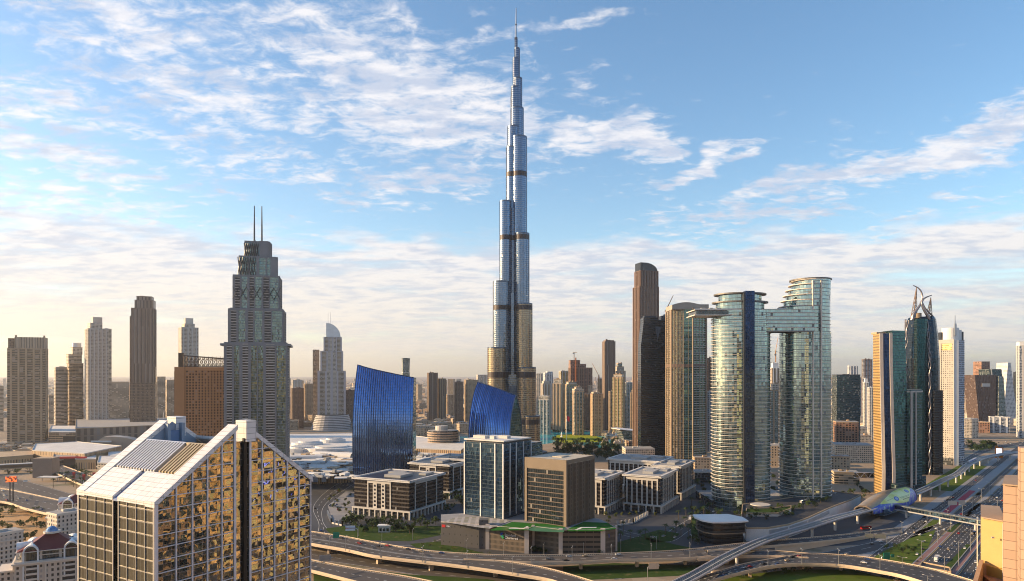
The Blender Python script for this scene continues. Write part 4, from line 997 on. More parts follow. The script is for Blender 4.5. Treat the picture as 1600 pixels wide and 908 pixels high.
# ---------------------------------------------------------------- pale slab hotel
FM['holes'] = facade('punched_windows', (.37, .335, .305), (.03, .04, .06), 3.5, 3.75, .42, .44, gm=.5, gr=.1, jit=.02, blind=.15, wvar=.06)
FM['bluestripe'] = facade('blue_stripe_glazing', (.40, .43, .50), (.05, .09, .17), 3.0, 3.75, .72, .66, gm=.7, gr=.1, jit=.03, blind=.1)
def pale_hotel():
    Y = 1185.0; k = Y / F; xc = 1485.0
    root = thing('pale_slab_hotel', 'pale slab hotel of punched windows with a white drum and mast on its roof', 'hotel tower', (X(xc, Y), Y + 22, 0))
    def px(x, y=0): return X(x, Y + y + 22) - X(xc, Y)
    poly = [(px(1463, 8), 8), (px(1491, -18), -18), (px(1498, -19), -19), (px(1507, -8), -8), (px(1503, 20), 20), (px(1466, 30), 30)]
    z = Z(531, Y)
    def fn(mb):
        u = 0
        for i in range(6): mb.wallq(poly[i], poly[(i + 1) % 6], 0, z, {0: 0, 1: 1, 2: 2}.get(i, 2))
        mb.face([(p[0], p[1], z) for p in poly], 3)
    part(root, 'shaft', [FM['holes'], M['white'], FM['bluestripe'], M['roofgray']], fn)
    p0, p1 = Vector(poly[0]), Vector(poly[1]); t = (p1 - p0).normalized(); n = Vector((t.y, -t.x)); L = (p1 - p0).length
    part(root, 'corner_frame', mat('hotel_frame', (.39, .35, .315), .6), lambda mb: (mb.obox(p0, t, n, 0, L * .28, -.2, .7, 0, z + 1), mb.obox(p0, t, n, L * .92, L, -.2, .7, 0, z + 1), mb.obox(p0, t, n, L * .28, L * .92, -.2, .7, z - 5.5, z + 1)))
    part(root, 'sky_lobby_glazing', FM['gold'], lambda mb: mb.obox(p0, t, n, L * .32, L * .88, .1, .4, z - 17, z - 6))
    part(root, 'entrance', M['glassdark'], lambda mb: mb.obox(p0, t, n, L * .35, L * .95, .3, 2.2, 0, 12))
    part(root, 'roof_drum', M['white'], lambda mb: (mb.prism(ell(px(1486), 2, 12 * k, 13, 28), z, Z(511.5, Y)), mb.box(px(1499), 4, z, 5 * k, 12, 18)))
    part(root, 'roof_plant', M['darksteel'], lambda mb: (mb.box(px(1473), 6, z, 4 * k, 8, 14), mb.box(px(1503), 4, z, 3 * k, 12, 15)))
    part(root, 'mast', M['steel'], lambda mb: (mb.box(px(1486), -12, z + 8, 3.4, 1.6, Z(505, Y) - z - 8), mb.bar((px(1486), -11, Z(506, Y)), (px(1486), -11, Z(492, Y)), 1.1, 0, 6, .5)))
pale_hotel()

# ---------------------------------------------------------------- offices in the middle
FM['bluegray'] = facade('blue_gray_curtain_wall', (.05, .08, .10), (.10, .19, .29), 1.5, 3.7, .96, .93, gm=.94, gr=.035, jit=.035, blind=.01, gvar=.45)
def glass_block():
    A = Vector((-7.6, 646, 0)); tl = Vector((-.832, .555, 0)); tr = Vector((.555, .832, 0)); L1, L2 = 45.5, 47
    root = thing('glass_office_block', 'dark blue-gray glass office block with white vertical ribs and a white flat roof', 'office block', A)
    def P(a, b): q = tl * a + tr * b; return (q.x, q.y)
    z0, z1 = 21, 90.0
    poly = [P(L1, 0), P(0, 0), P(0, L2), P(L1, L2)]
    part(root, 'glazing', [FM['bluegray'], M['roofgray']], lambda mb: mb.prism(poly, z0, z1, 0, 1))
    def rib(mb):
        for a in (0.4, 9.5, 26, 45): c = P(a, 0); mb.obox(c, (tl.x, tl.y), (-tr.x, -tr.y), -.55, .55, -.3, .8, z0, z1)
        for b in (10, 20.5, 33, 46.5): c = P(0, b); mb.obox(c, (tr.x, tr.y), (-tl.x, -tl.y), -.4, .4, -.3, .7, z0 + 2, z1)
    part(root, 'vertical_rib', M['white'], rib)
    part(root, 'side_wing', [FM['bluegray'], M['roofgray']], lambda mb: mb.prism([P(.5, L2), P(.5, L2 + 22), P(30, L2 + 22), P(30, L2)], z0, z1 - 3, 0, 1))
    part(root, 'roof_edge', M['darksteel'], lambda mb: mb.prism(offs(poly, -1.5), z1, z1 + 1.8, 0))
    top = offs(poly, .2)
    part(root, 'flat_roof', M['roofwhite'], lambda mb: mb.prism(top, z1 + 1.81, z1 + 3.0, 0, 0, True))
    part(root, 'roof_plant', M['offwhite'], lambda mb: [mb.box(*P(a, b), z1 + 3, sx, sy, 2.8, rot=-.59) for a, b, sx, sy in ((34, 12, 14, 8), (19, 10, 5, 4), (14, 22, 10, 6))])
glass_block()
FM['brownwin'] = facade('brown_frame_glazing', (.17, .14, .11), (.085, .115, .135), 1.9, 4.0, .95, .84, gm=.88, gr=.05, jit=.05, blind=.02, gvar=.5, voff=-21.2)
FM['brownslit'] = facade('brown_slit_windows', (.19, .165, .145), (.05, .055, .06), 1.5, 4.0, .38, .72, gm=.6, gr=.1, jit=.03, blind=.05)
def brown_block():
    A = Vector((47.3, 613.5, 0)); tl = Vector((-.810, .586, 0)); tr = Vector((.586, .810, 0)); L1, L2 = 44.0, 50.0
    root = thing('brown_office_block', 'brown framed office block with a glazed left face and slit-windowed right face', 'office block', A)
    def P(a, b): q = tl * a + tr * b; return (q.x, q.y)
    z0, z1 = 21, 79
    part(root, 'glazed_face', [FM['brownwin']], lambda mb: mb.wallq(P(L1, .6), P(0, .6), z0, z1 - 9.5))
    part(root, 'slit_face', [FM['brownslit']], lambda mb: mb.wallq(P(.3, 0), P(.3, L2), z0, z1 - 2))
    fr = mat('brown_stone_frame', (.20, .155, .11), .65, var=.12)
    def frame(mb):
        n = (-tr.x, -tr.y); o = P(0, 0)
        mb.obox(o, (tl.x, tl.y), n, -.2, 2.6, -1.4, .3, z0, z1); mb.obox(o, (tl.x, tl.y), n, L1 - 2.4, L1, -1.4, .3, z0, z1)
        mb.obox(P(0, L2), (tl.x, tl.y), n, -.3, 1.6, -.2, 1.4, z0, z1)
        mb.obox(o, (tl.x, tl.y), n, 2.6, L1 - 2.4, -1.2, .2, z1 - 9.5, z1)
        m = (-tl.x, -tl.y)
        for i in range(23): mb.obox(P(0, 1.5 + i * 2.1), (tr.x, tr.y), m, 0, .45, -.3, .45, z0, z1 - 2)
        mb.obox(P(0, 0), (tr.x, tr.y), m, 0, L2, -.3, .5, z1 - 3, z1)
    part(root, 'stone_frame', fr, frame)
    part(root, 'floor_line', M['brown'], lambda mb: [mb.obox(P(0, 0), (tl.x, tl.y), (-tr.x, -tr.y), 2.6, L1 - 2.4, -.7, -.3, z0 + 4 * i + .2, z0 + 4 * i + .6) for i in range(12)])
    part(root, 'flat_roof', mat('beige_roof', (.46, .41, .33), .8), lambda mb: (mb.prism([P(L1, 0), P(0, 0), P(0, L2), P(L1, L2)], z1 - 4, z1 - .5, 0), mb.prism(offs([P(26, 18), P(16, 18), P(16, 30), P(26, 30)], 0), z1 - .5, z1 + .4, 0)))
    part(root, 'rear_wall', [FM['brownslit']], lambda mb: (mb.wallq(P(0, L2), P(L1, L2), z0, z1), mb.wallq(P(L1, L2), P(L1, .6), z0, z1)))
brown_block()
def podium():
    root = thing('brown_podium', 'low car park podium with pierced brown screens and bright green roof turf', 'podium', (20, 640, 0))
    o = Vector((20, 640))
    def L(px, py, z=0): g = G(px, py, z); return (g.x - 20, g.y - 640)
    F0 = [L(689, 851.5), L(762, 858), L(764, 858.5), L(823, 864.5), L(833, 860), L(876, 866), L(942, 866), L(963, 861)]
    H = 21
    back = [(66, -8), (60, 10), (26, 36), (0, 40), (-25, 64), (-66, 36), L(689, 838)]
    gr = facade('gray_zigzag_screen', (.085, .08, .08), (.03, .03, .03), 5.5, 7.0, .16, .2, gm=0, gr=.6, jit=0, blind=0, wr=.6)
    br = facade('pierced_brown_screen', (.15, .115, .085), (.02, .018, .016), 1.15, 4.4, .42, .62, gm=0, gr=.6, jit=0, blind=0, wr=.7, voff=-.6)
    bl = facade('louvred_brown_screen', (.15, .115, .085), (.02, .02, .018), 7.0, 4.2, .93, .42, gm=0, gr=.6, jit=0, blind=0, wr=.7)
    for a, b, m, nm in ((0, 1, gr, 'gray_screen'), (2, 3, br, 'pierced_screen'), (3, 4, br, 'pierced_screen'), (4, 5, br, 'pierced_screen'), (5, 6, bl, 'louvred_screen'), (6, 7, br, 'pierced_screen')):
        part(root, nm, m, lambda mb: mb.wallq(F0[a], F0[b], 0, H))
    part(root, 'rear_wall', M['brown'], lambda mb: [mb.wallq(p, q, 0, H - .4) for p, q in zip([F0[7]] + back, back + [F0[0]])])
    poly = F0 + back
    part(root, 'roof_deck', M['paving'], lambda mb: mb.face([(p[0], p[1], H - .3) for p in poly]))
    py = mat('peach_pylon', (.58, .50, .44), .6, var=.1)
    for i, w in ((1, 3.4), (3, 3.8), (4, 2.6), (5, 3.4), (6, 4.0), (7, 1.6)):
        x, y = F0[i]; part(root, 'pylon', py, lambda mb: mb.box(x, y - .3, 0, w, 2.2, H + 1.2, rot=-.12))
    part(root, 'parapet', py, lambda mb: [mb.obox(Vector(a), (Vector(b) - Vector(a)).normalized(), ((Vector(b) - Vector(a)).normalized().y, -(Vector(b) - Vector(a)).normalized().x), 0, (Vector(b) - Vector(a)).length, -.25, .15, H - .6, H + .25) for a, b in zip(F0[:-1], F0[1:])])
    def q(name, pts, m, z): part(root, name, m, lambda mb: mb.face([(*L(px, py, H), z) for px, py in pts]))
    q('roof_turf', [(765, 828.5), (800, 815.5), (880, 820), (884, 828), (812, 828.5), (770, 829)], M['turf'], H)
    q('roof_turf', [(884, 828), (912, 815.5), (950, 817), (963, 826), (938, 830), (890, 830)], M['turf'], H)
    q('roof_turf', [(822, 828), (838, 822), (884, 825), (880, 832), (835, 830)], grass_mat('marked_turf', (.03, .14, .06), (.10, .22, .14)), H + .02)
    q('turf_path', [(795, 825), (818, 825), (823, 822.5), (826, 822.8), (820, 826.5), (795, 826)], M['white'], H + .05)
    q('turf_path', [(898, 828), (908, 823.5), (932, 823.5), (932, 824.8), (910, 825), (902, 828.5)], M['white'], H + .05)
    chk = facade('patchwork_roof', (.36, .34, .34), (.19, .19, .11), 6.5, 2.6, .62, .6, gm=0, gr=.8, jit=0, blind=.35, wr=.8)
    q('patchwork_roof', [(692, 815.5), (716, 807), (780, 809.5), (800, 813), (765, 826), (750, 824.5)], chk, H)
    part(root, 'stair_tower', gr, lambda mb: (mb.box(*L(756, 856), 0, 8, 9, H + 4.5)))
    def sign(px0, px1, y0, y1, a, b, nm, m, d):
        A_, B_ = Vector(F0[a]), Vector(F0[b]); t = (B_ - A_).normalized(); n = Vector((t.y, -t.x))
        def par(px, py):   # where the pixel ray meets that wall
            dx, dy = (px - CX) / F, 1.0; c = A_ + o; s = (c.x * t.y - c.y * t.x) / (dx * t.y - dy * t.x); w = Vector((dx * s, dy * s)) - c
            return w.dot(t), HCAM - (py - HY) / F * s
        a0, zt = par(px0, y0); a1, zb = par(px1, y1)
        part(root, nm, m, lambda mb: d(mb, A_, t, n, a0, a1, zb, zt))
    def flat(mb, A_, t, n, a0, a1, zb, zt): mb.obox(A_, t, n, a0, a1, .05, .35, zb, zt)
    def txt(s, px, py, a, b, size, m, nm):
        A_, B_ = Vector(F0[a]), Vector(F0[b]); t = (B_ - A_).normalized(); n = Vector((t.y, -t.x)); dx = (px - CX) / F; c = A_ + o
        sc = (c.x * t.y - c.y * t.x) / (dx * t.y - t.x); w = Vector((dx * sc, sc)) - o; z = HCAM - (py - HY) / F * sc
        cu = bpy.data.curves.new('lettering', 'FONT'); cu.body = s; cu.size = size; cu.extrude = .08; cu.space_line = .82
        me = bpy.data.objects.new('tmp', cu); COL.objects.link(me); dg = bpy.context.evaluated_depsgraph_get()
        mm = bpy.data.meshes.new_from_object(me.evaluated_get(dg)); bpy.data.objects.remove(me); mm.materials.append(m)
        ob = bpy.data.objects.new(nm, mm); COL.objects.link(ob); ob.parent = root
        ob.matrix_local = Matrix(((t.x, 0, n.x, w.x + n.x * .3), (t.y, 0, n.y, w.y + n.y * .3), (0, 1, 0, z), (0, 0, 0, 1)))
    wp = mat('sign_lettering', (.75, .75, .78), .5, var=.02)
    sign(690.5, 696, 819.5, 824, 0, 1, 'sign_emblem', M['redsign'], flat)
    txt('HSBC', 697, 823.3, 0, 1, 1.9, wp, 'sign_lettering')
    txt('Standard\nChartered', 789, 837.3, 2, 3, 2.9, wp, 'sign_lettering')
    txt('S', 950, 840, 6, 7, 4.5, M['bluesign'], 'sign_lettering')
    def ess(mb, A_, t, n, a0, a1, zb, zt):
        pts = [(.9, .88), (.5, 1), (.15, .8), (.3, .6), (.7, .42), (.95, .2), (.6, .0)]
        w = a1 - a0; h = zt - zb
        mb.tube(smooth([(*(A_ + t * (a0 + x * w) + n * .4), zb + y * h) for x, y in pts], 16), .7, 0, 6)
    sign(782, 787, 833, 840, 2, 3, 'sign_emblem', M['bluesign'], ess)
    sign(783, 787.5, 837, 841, 2, 3, 'sign_emblem', mat('lime_sign', (.05, .5, .08), .4), ess)
    def hl(x, y): g = G(x, y); return g
podium()
DKB = mat('dark_brown_band', (.06, .05, .045), .5)
def framed_block(label, corner, tl, L1, L2, H, roof=True, name='framed_office_block', pavil=True, cores=2, right_frames=True, dense=False):
    """dark banded block with white frames, overhanging white roof and a white colonnade"""
    A = Vector((*corner, 0)); t1 = Vector(tl).normalized(); t2 = Vector((-t1.y, t1.x)) if False else Vector((t1.y, -t1.x)); 
    if t2.y < 0: t2 = -t2
    root = thing(name, label, 'office block', A)
    def P(a, b): q = t1 * a + t2 * b; return (q.x, q.y)
    dark = FM.setdefault('darkband', facade('dark_banded_glazing', (.055, .045, .042), (.028, .024, .024), 2.0, 4.2, .97, .78, gm=.45, gr=.12, jit=.03, blind=.02, wvar=.2))
    b0 = 9.0
    poly = [P(L1, 0), P(0, 0), P(0, L2), P(L1, L2)]
    part(root, 'banded_glazing', [dark, DKB], lambda mb: (mb.prism(poly, b0, H, 0, 1), [mb.prism(offs(poly, .25), b0 + 4.2 * i, b0 + 4.2 * i + .45, 1) for i in range(1, int((H - b0) / 4.2))]))
    n1 = -t2; n2 = -t1
    def frames(mb):
        def v(a, w=.8, hh=H): mb.obox(P(0, 0), t1, n1, a - w, a + w, -.2, .7, b0, hh)
        def v2(a, w=.8): mb.obox(P(0, 0), t2, n2, a - w, a + w, -.2, .7, b0, H)
        if dense:
            for i in range(dense): v(L1 * (i + .5) / dense, .75)
            mb.obox(P(0, 0), t1, n1, 2, L1 - 2, -.2, .72, H - 3.5, H)
        else:
            for a in (L1 * .33, L1 * .74): v(a, .7)
            mb.obox(P(0, 0), t1, n1, L1 * .33, L1 * .74, -.2, .72, H - 3.2, H)
            for c in ((L1 * .46, L1 * .61) if cores == 2 else ((L1 * .53,))):      # white strips with square openings
                for s in (-2.6, 1.4): mb.obox(P(0, 0), t1, n1, c + s, c + s + 1.2, -.2, .68, b0, H)
                for i in range(int((H - b0) / 4.2)): mb.obox(P(0, 0), t1, n1, c - 1.4, c + 1.4, -.2, .64, b0 + i * 4.2, b0 + i * 4.2 + 1.9)
        if right_frames:
            nr = right_frames if isinstance(right_frames, int) and right_frames > 1 else 3
            for i in range(nr): v2(L2 * (.16 + .62 * i / (nr - 1)), .65)
            mb.obox(P(0, 0), t2, n2, L2 * .16, L2 * .78, -.2, .72, H - 3.0, H)
    part(root, 'white_frame', M['offwhite'], frames)
    def col(mb):
        for o_, t, n, Ln in ((P(0, 0), t1, n1, L1), (P(0, 0), t2, n2, L2)):
            k = int(Ln / 7)
            for i in range(k + 1): a = -2 + (Ln + 2) * i / k; mb.obox(o_, t, n, a - .7, a + .7, 1.4, 3.0, 0, b0 - 1.5)
            mb.obox(o_, t, n, -3.0 if t is t1 else -1.3, Ln + 1, -.1, 3.2, b0 - 1.5, b0)
    part(root, 'colonnade', M['offwhite'], col)
    part(root, 'ground_floor', [M['glassdark']], lambda mb: mb.prism(offs(poly, -.4), 0, b0 - 1.5, 0))
    def rf(mb):
        o1 = offs(poly, 2.2); mb.prism(o1, H, H + 1.1, 0, 0, True)
        for (p, q) in zip(o1, o1[1:] + o1[:1]):
            p, q = Vector(p), Vector(q); t = (q - p).normalized(); n = Vector((t.y, -t.x)); Ln = (q - p).length
            mb.obox(p, t, n, 0, Ln, -2.6, 0, H + 1.5, H + 2.3); k = int(Ln / 3.2)
            for i in range(k + 1): mb.obox(p, t, n, Ln * i / k - .3, Ln * i / k + .3, -2.2, -.3, H + 1.1, H + 1.5)
    part(root, 'overhanging_roof', mat('roof_edge_white', (.60, .58, .56), .6, var=.1), rf)
    part(root, 'roof_court', M['darksteel'] if pavil else M['roofgray'], lambda mb: mb.prism(offs(poly, -2.4), H + 1.11, H + 1.3, 0))
    part(root, 'roof_plant', M['concrete_gray'], lambda mb: [mb.prism([P(L1 * a, L2 * b), P(L1 * c, L2 * b), P(L1 * c, L2 * d), P(L1 * a, L2 * d)][::1] if True else 0, H + 1.31, H + h, 0) for a, b, c, d, h in ((.62, .25, .32, .6, 4.0), (.8, .62, .55, .85, 3.2), (.25, .66, .12, .9, 3.4))])
    return root
framed_block('dark banded office block with white frames in front of the broad blue tower', (-109, 746), (-.903, .43), 72, 70, 39)
framed_block('banded office block behind the front banded block, mostly its white roof showing', (-78, 872), (-.903, .43), 58, 60, 40, cores=1)
framed_block('banded office block showing a narrow strip beside the glass office block', (-62, 905), (-.93, .36), 44, 50, 43, cores=1)
framed_block('white columned office block directly right of the brown office block', (101, 775), (-.88, .47), 42, 62, 38, dense=7, right_frames=7, pavil=False)
framed_block('white columned office block with gray roof boxes', (164, 780), (-.884, .467), 41, 70, 39, dense=7, right_frames=7, pavil=False)
framed_block('white columned office block behind the one with gray roof boxes', (206, 864), (-.884, .467), 34, 70, 39, dense=5, right_frames=7, pavil=False)
framed_block('rearmost white columned office block below the park trees', (190, 905), (-.88, .47), 70, 60, 40, dense=11, right_frames=5, pavil=False)
# ---------------------------------------------------------------- generic towers of the middle and far distance
def W_(name, wall, glass, cw, ch, fw, fh, **k):
    FM[name] = facade(name + '_windows', wall, glass, cw, ch, fw, fh, **{**dict(gm=.6, gr=.12, jit=.03, blind=.15), **k}); return FM[name]
W_('tanwin', (.40, .30, .20), (.07, .065, .06), 3.2, 3.6, .55, .55)
W_('palewin', (.58, .50, .40), (.10, .10, .10), 3.0, 3.6, .6, .52)
W_('brownwin2', (.22, .15, .10), (.06, .05, .05), 2.8, 3.6, .5, .6)
W_('brickwin', (.36, .17, .07), (.03, .025, .022), 4.0, 3.9, .5, .55, gm=.3)
W_('ribtan', (.44, .34, .24), (.09, .09, .09), 2.8, 90, .42, 1.0)
W_('ribbrown', (.30, .215, .155), (.07, .06, .06), 3.0, 90, .45, 1.0)
W_('bandtan', (.54, .43, .31), (.10, .10, .09), 6, 3.6, .96, .52)
W_('bandbrown', (.40, .29, .19), (.10, .09, .075), 7, 3.6, .96, .6)
W_('tealwin', (.36, .36, .33), (.13, .22, .22), 2.4, 3.6, .85, .78, gm=.85, jit=.05)
W_('tealdark', (.10, .12, .12), (.07, .13, .14), 3, 3.8, .97, .62, gm=.85, jit=.05)
W_('goldglass', (.52, .42, .22), (.44, .38, .18), 3.0, 3.6, .8, .7, gm=.7, gr=.2, jit=.08)
W_('bluewin', (.40, .42, .46), (.08, .12, .18), 2.6, 3.8, .8, .7, gm=.8)
W_('redrow', (.30, .16, .10), (.05, .04, .035), 5.5, 4.5, .55, .62, gm=.2)
W_('arches', (.46, .35, .24), (.06, .05, .045), 4.5, 4.2, .42, .55, gm=.2)
def block(name, label, cat, x0, x1, ytop, Y, fm, ratio=.7, extra=14, tiers=(), z0=0.0, crown=None, relief=None, group=None, wall='tan', seed=0, plant=True, slope=0, base=None):
    """a building spanning pixels x0..x1 as seen at distance Y; turned 'extra' degrees away from facing the view"""
    px = (x0 + x1) / 2; a = facing(px); k = Y / F
    Wd = (x1 - x0) * k * math.cos(a); e = R(extra); w = Wd / (abs(math.cos(e)) + ratio * abs(math.sin(e))); d = w * ratio
    root = thing(name, label, cat, (X(px, Y + d * .35), Y + d / 2, 0), a + e, group)
    zt = Z(ytop, Y); wm = M[wall] if isinstance(wall, str) else wall
    fmat = FM[fm] if isinstance(fm, str) else fm
    def shaft(mb):
        mb.prism(rect(0, 0, w, d), z0, zt, 0, 2)
        if relief:
            fh, ev, pr, n = relief
            if ev:
                z = z0 + fh
                while z < zt: mb.prism(rect(0, 0, w + pr, d + pr), z, z + .6, 1, 1, True); z += fh * ev
            for i in range(n):
                x = -w / 2 + w * (i + .5) / n; mb.box(x, 0, z0, w / n * .28, d + 1.8, zt - z0 + .8, 1)
            for i in range(max(1, int(n * ratio)) if n else 0):
                y = -d / 2 + d * (i + .5) / max(1, int(n * ratio)); mb.box(0, y, z0, w + 1.8, d / max(1, int(n * ratio)) * .28, zt - z0 + .8, 1)
        mb.prism(rect(0, 0, w + .5, d + .5), zt - .8, zt + 1.1, 1, 2)
    part(root, 'shaft', [fmat, wm, M['roofgray']], shaft)
    z = zt
    for (f0, f1, yt, m2) in tiers:
        z2 = Z(yt, Y); c, ww = w * ((f0 + f1) / 2 - .5), w * (f1 - f0)
        part(root, 'setback_tier', [FM[m2] if m2 in FM else M[m2], wm, M['roofgray']], lambda mb: (mb.prism(rect(c, 0, ww, d * min(.9, .45 + (f1 - f0) * .5)), z + .02, z2, 0, 2), mb.prism(rect(c, 0, ww + .5, d * min(.9, .45 + (f1 - f0) * .5) + .5), z2 - .6, z2 + .8, 1, 2)))
        z = z2
    if plant and Y < 2300: rooftop(root, w * .7, d * .7, z + .05, seed, 3, wm)
    if crown: crown(root, w, d, z)
    if base: part(root, 'podium', [FM[base] if base in FM else M[base], M['roofgray']], lambda mb: mb.prism(rect(0, 0, w * 1.5, d * 1.5), 0, 12, 0, 1))
    return root
def glassfin(root, w, d, z):
    part(root, 'glass_screen', mat('frosted_screen', (.50, .47, .43), .25, .3), lambda mb: (mb.box(0, -d * .3, z, w * .45, .8, 16), mb.box(-w * .22, 0, z, .8, d * .5, 16), mb.box(w * .22, 0, z, .8, d * .5, 13)))
# ---- left skyline
block('apartment_tower', 'wide bronze slab tower at the far left edge with a louvred top', 'apartment tower', 9, 74, 545, 1480, 'bandbrown', .45, -12, [(0.0, .16, 529, 'brownwin2')], relief=(3.6, 3, .5, 5), wall='tan', crown=lambda r, w, d, z: part(r, 'louvred_crown', [FM['ribtan'], M['tan']], lambda mb: (mb.prism(rect(w * .09, 0, w * .8, d * .96), z - 22, z + 3, 0, 1), [mb.box(x * w, -d * .4, z + 3, 3, 3, 4, 1) for x in (-.28, .47)])), base='bandbrown')
block('apartment_tower', 'short banded half of the twin tower beside the wide bronze slab', 'apartment tower', 83, 107, 574, 1800, 'bandtan', .8, 8, relief=(3.6, 1, 1.6, 0), wall='offwhite')
block('apartment_tower', 'taller banded half of the twin tower, rounded lantern on its roof', 'apartment tower', 103, 129, 568, 1790, 'bandbrown', .8, 12, [(-.05, .9, 554, 'bandtan'), (.25, .95, 543, 'palewin')], relief=(3.6, 1, 1.2, 0), wall='tan', crown=lambda r, w, d, z: part(r, 'lantern', M['alu'], lambda mb: mb.prism(ell(w * .12, 0, w * .32, d * .32, 14), z, z + 12)))
block('apartment_tower', 'pale gridded residential tower with a glass box penthouse, right of the banded pair', 'apartment tower', 130, 168, 514, 1780, 'palewin', .75, 14, [(.12, .72, 505, 'palewin')], relief=(3.6, 1, 1.2, 5), wall='offwhite', crown=glassfin)
block('apartment_tower', 'thin hazy tower peeking out behind the pale gridded tower', 'apartment tower', 158, 173.5, 514, 2050, 'bandtan', .9, 10, relief=(3.6, 2, 1, 0), wall='offwhite')
def dtower():
    r = block('apartment_tower', 'dark brown slender tower with a stepped chamfered top standing alone', 'apartment tower', 203, 243, 482, 1700, 'ribbrown', .8, -10, [(.14, .98, 469, 'ribbrown'), (.22, .9, 463, 'ribbrown')], relief=(3.6, 0, .5, 6), wall=mat('umber', (.20, .14, .11), .6), base='ribbrown')
    w = 40 * 1700 / F * .85
    part(r, 'shoulder_bay', [FM['brownwin2'], M['brown']], lambda mb: (mb.box(-w * .46, -6, 0, 8, 20, Z(494, 1700), 0, 1), mb.box(w * .44, -4, 0, 7, 22, Z(573, 1700), 0, 1), mb.prism(rect(0, -2, w * .98, w * .82), 0, Z(598, 1700), 0, 1)))
dtower()
block('apartment_tower', 'hazy pale tower with a glass screen on top behind the brick orange hotel', 'apartment tower', 277, 309, 512, 1900, 'palewin', .8, 14, [(.2, .8, 506, 'palewin')], relief=(3.6, 1, 1, 4), wall='offwhite', crown=glassfin)
def brick_hotel():
    r = block('hotel_tower', 'brick orange hotel slab with a dark latticed screen along its top', 'hotel tower', 283, 362, 578, 990, 'brickwin', .5, -10, [], relief=(3.9, 0, .5, 0), wall=mat('terracotta_wall', (.40, .20, .09), .7, var=.12), plant=False)
    w = 68; zt = Z(578, 990)
    part(r, 'terracotta_frame', mat('terracotta_frame', (.40, .20, .09), .7, var=.1), lambda mb: (mb.box(-w * .5, -14, 0, 13, 5, zt + 4), mb.box(0, -12.5, zt - 10, w * .94, 5, 14)))
    part(r, 'dark_corner', mat('umber_glass', (.07, .05, .04), .3, .3), lambda mb: (mb.box(-w * .57, -6, 0, 5, 16, zt - 2), mb.box(-w * .5, 0, zt, 7, 14, 24)))
    def lat(mb):
        z0, z1 = zt + 4.2, zt + 18; x0, x1 = -w * .44, w * .52
        for yy in (-11, 8):
            mb.bar((x0, yy, z1 + 2), (x1, yy, z1 - 3), .8); mb.bar((x0, yy, z0 + 1), (x1, yy, z0 + 1), .6)
            for i in range(12):
                a, b = x0 + (x1 - x0) * i / 12, x0 + (x1 - x0) * (i + 1) / 12
                mb.bar((a, yy, z0), (a, yy, z1 + 1), .4); mb.bar((a, yy, z0 + 1), (b, yy, z1 - 1), .3); mb.bar((a, yy, z1 - 1), (b, yy, z0 + 1), .3)
    part(r, 'lattice_screen', mat('umber_steel', (.09, .06, .05), .6, .2), lat)
brick_hotel()
# ---- pale hotel with the quarter dome (left of the blue tower)
def dome_hotel():
    Y = 1960.0; k = Y / F; xc = 514.0
    root = thing('domed_hotel', 'pale stepped hotel tower with a silver quarter dome and two needles', 'hotel tower', (X(xc, Y), Y + 30, 0), facing(xc))
    def px(x): return (x - xc) * k
    ms = [FM['palewin'], mat('lilac_pier', (.46, .42, .43), .6), M['slab'], FM['tanwin']]
    pf = [('P', 1), ('b', 3), ('P', 1), ('G', 2), ('T', 1.4), ('G', 2), ('P', 1), ('b', 3), ('P', 1)]; ps = [('P', 1), ('b', 4), ('P', 1)]
    bayed(rect(px(514), 0, 42 * k, 50), 0, Z(580, Y), [pf, ps], ms, 'lower_shaft', root)
    bayed(rect(px(514), 0, 34 * k, 42), Z(580, Y) + .02, Z(549, Y), [pf, ps], ms, 'middle_shaft', root)
    bayed(rect(px(515.5), 0, 27 * k, 36), Z(549, Y) + .02, Z(527, Y), [pf, ps], ms, 'upper_shaft', root)
    def dome(mb):
        x0, x1, z0, z1 = px(505.5), px(527.5), Z(527, Y) + 2, Z(504, Y)
        prof = [(x1 - (x1 - x0) * (1 - math.cos(t)), z0 + (z1 - z0) * math.sin(t)) for t in [i / 12 * 1.5708 for i in range(13)]] + [(x0, z0)]
        f = [(x, -10, z) for x, z in prof]; b = [(x, 12, z) for x, z in prof]
        mb.face(f, 0); mb.face(b[::-1], 0)
        for i in range(len(prof)): j = (i + 1) % len(prof); mb.face([f[j], f[i], b[i], b[j]], 0)
    part(root, 'quarter_dome', mat('silver_dome', (.55, .58, .62), .3, .5), dome)
    for x in (508.5, 512): part(root, 'needle', M['alu'], lambda mb: mb.bar((px(x), 0, Z(527, Y)), (px(x), 0, Z(487 if x < 510 else 486, Y)), .9, 0, 6, .4))
    part(root, 'brown_wing', [FM['tanwin'], M['tan']], lambda mb: mb.box(px(490), 20, 0, 10 * k, 40, Z(546, Y), 0, 1))
    def flare(mb):
        for i in range(9):
            f = 1 + .035 * (8 - i); z = i * 4.6
            mb.prism(ell(px(515), -6, 26 * k * f * .98, 44 * f, 28), z, z + 3.0, 0, 0, True); mb.prism(ell(px(515), -6, 24.6 * k * f * .98, 42 * f, 28), z + 3.0, z + 4.6, 1, 1)
    part(root, 'flared_base', [mat('pale_band', (.52, .50, .50), .5), M['black']], flare)
dome_hotel()
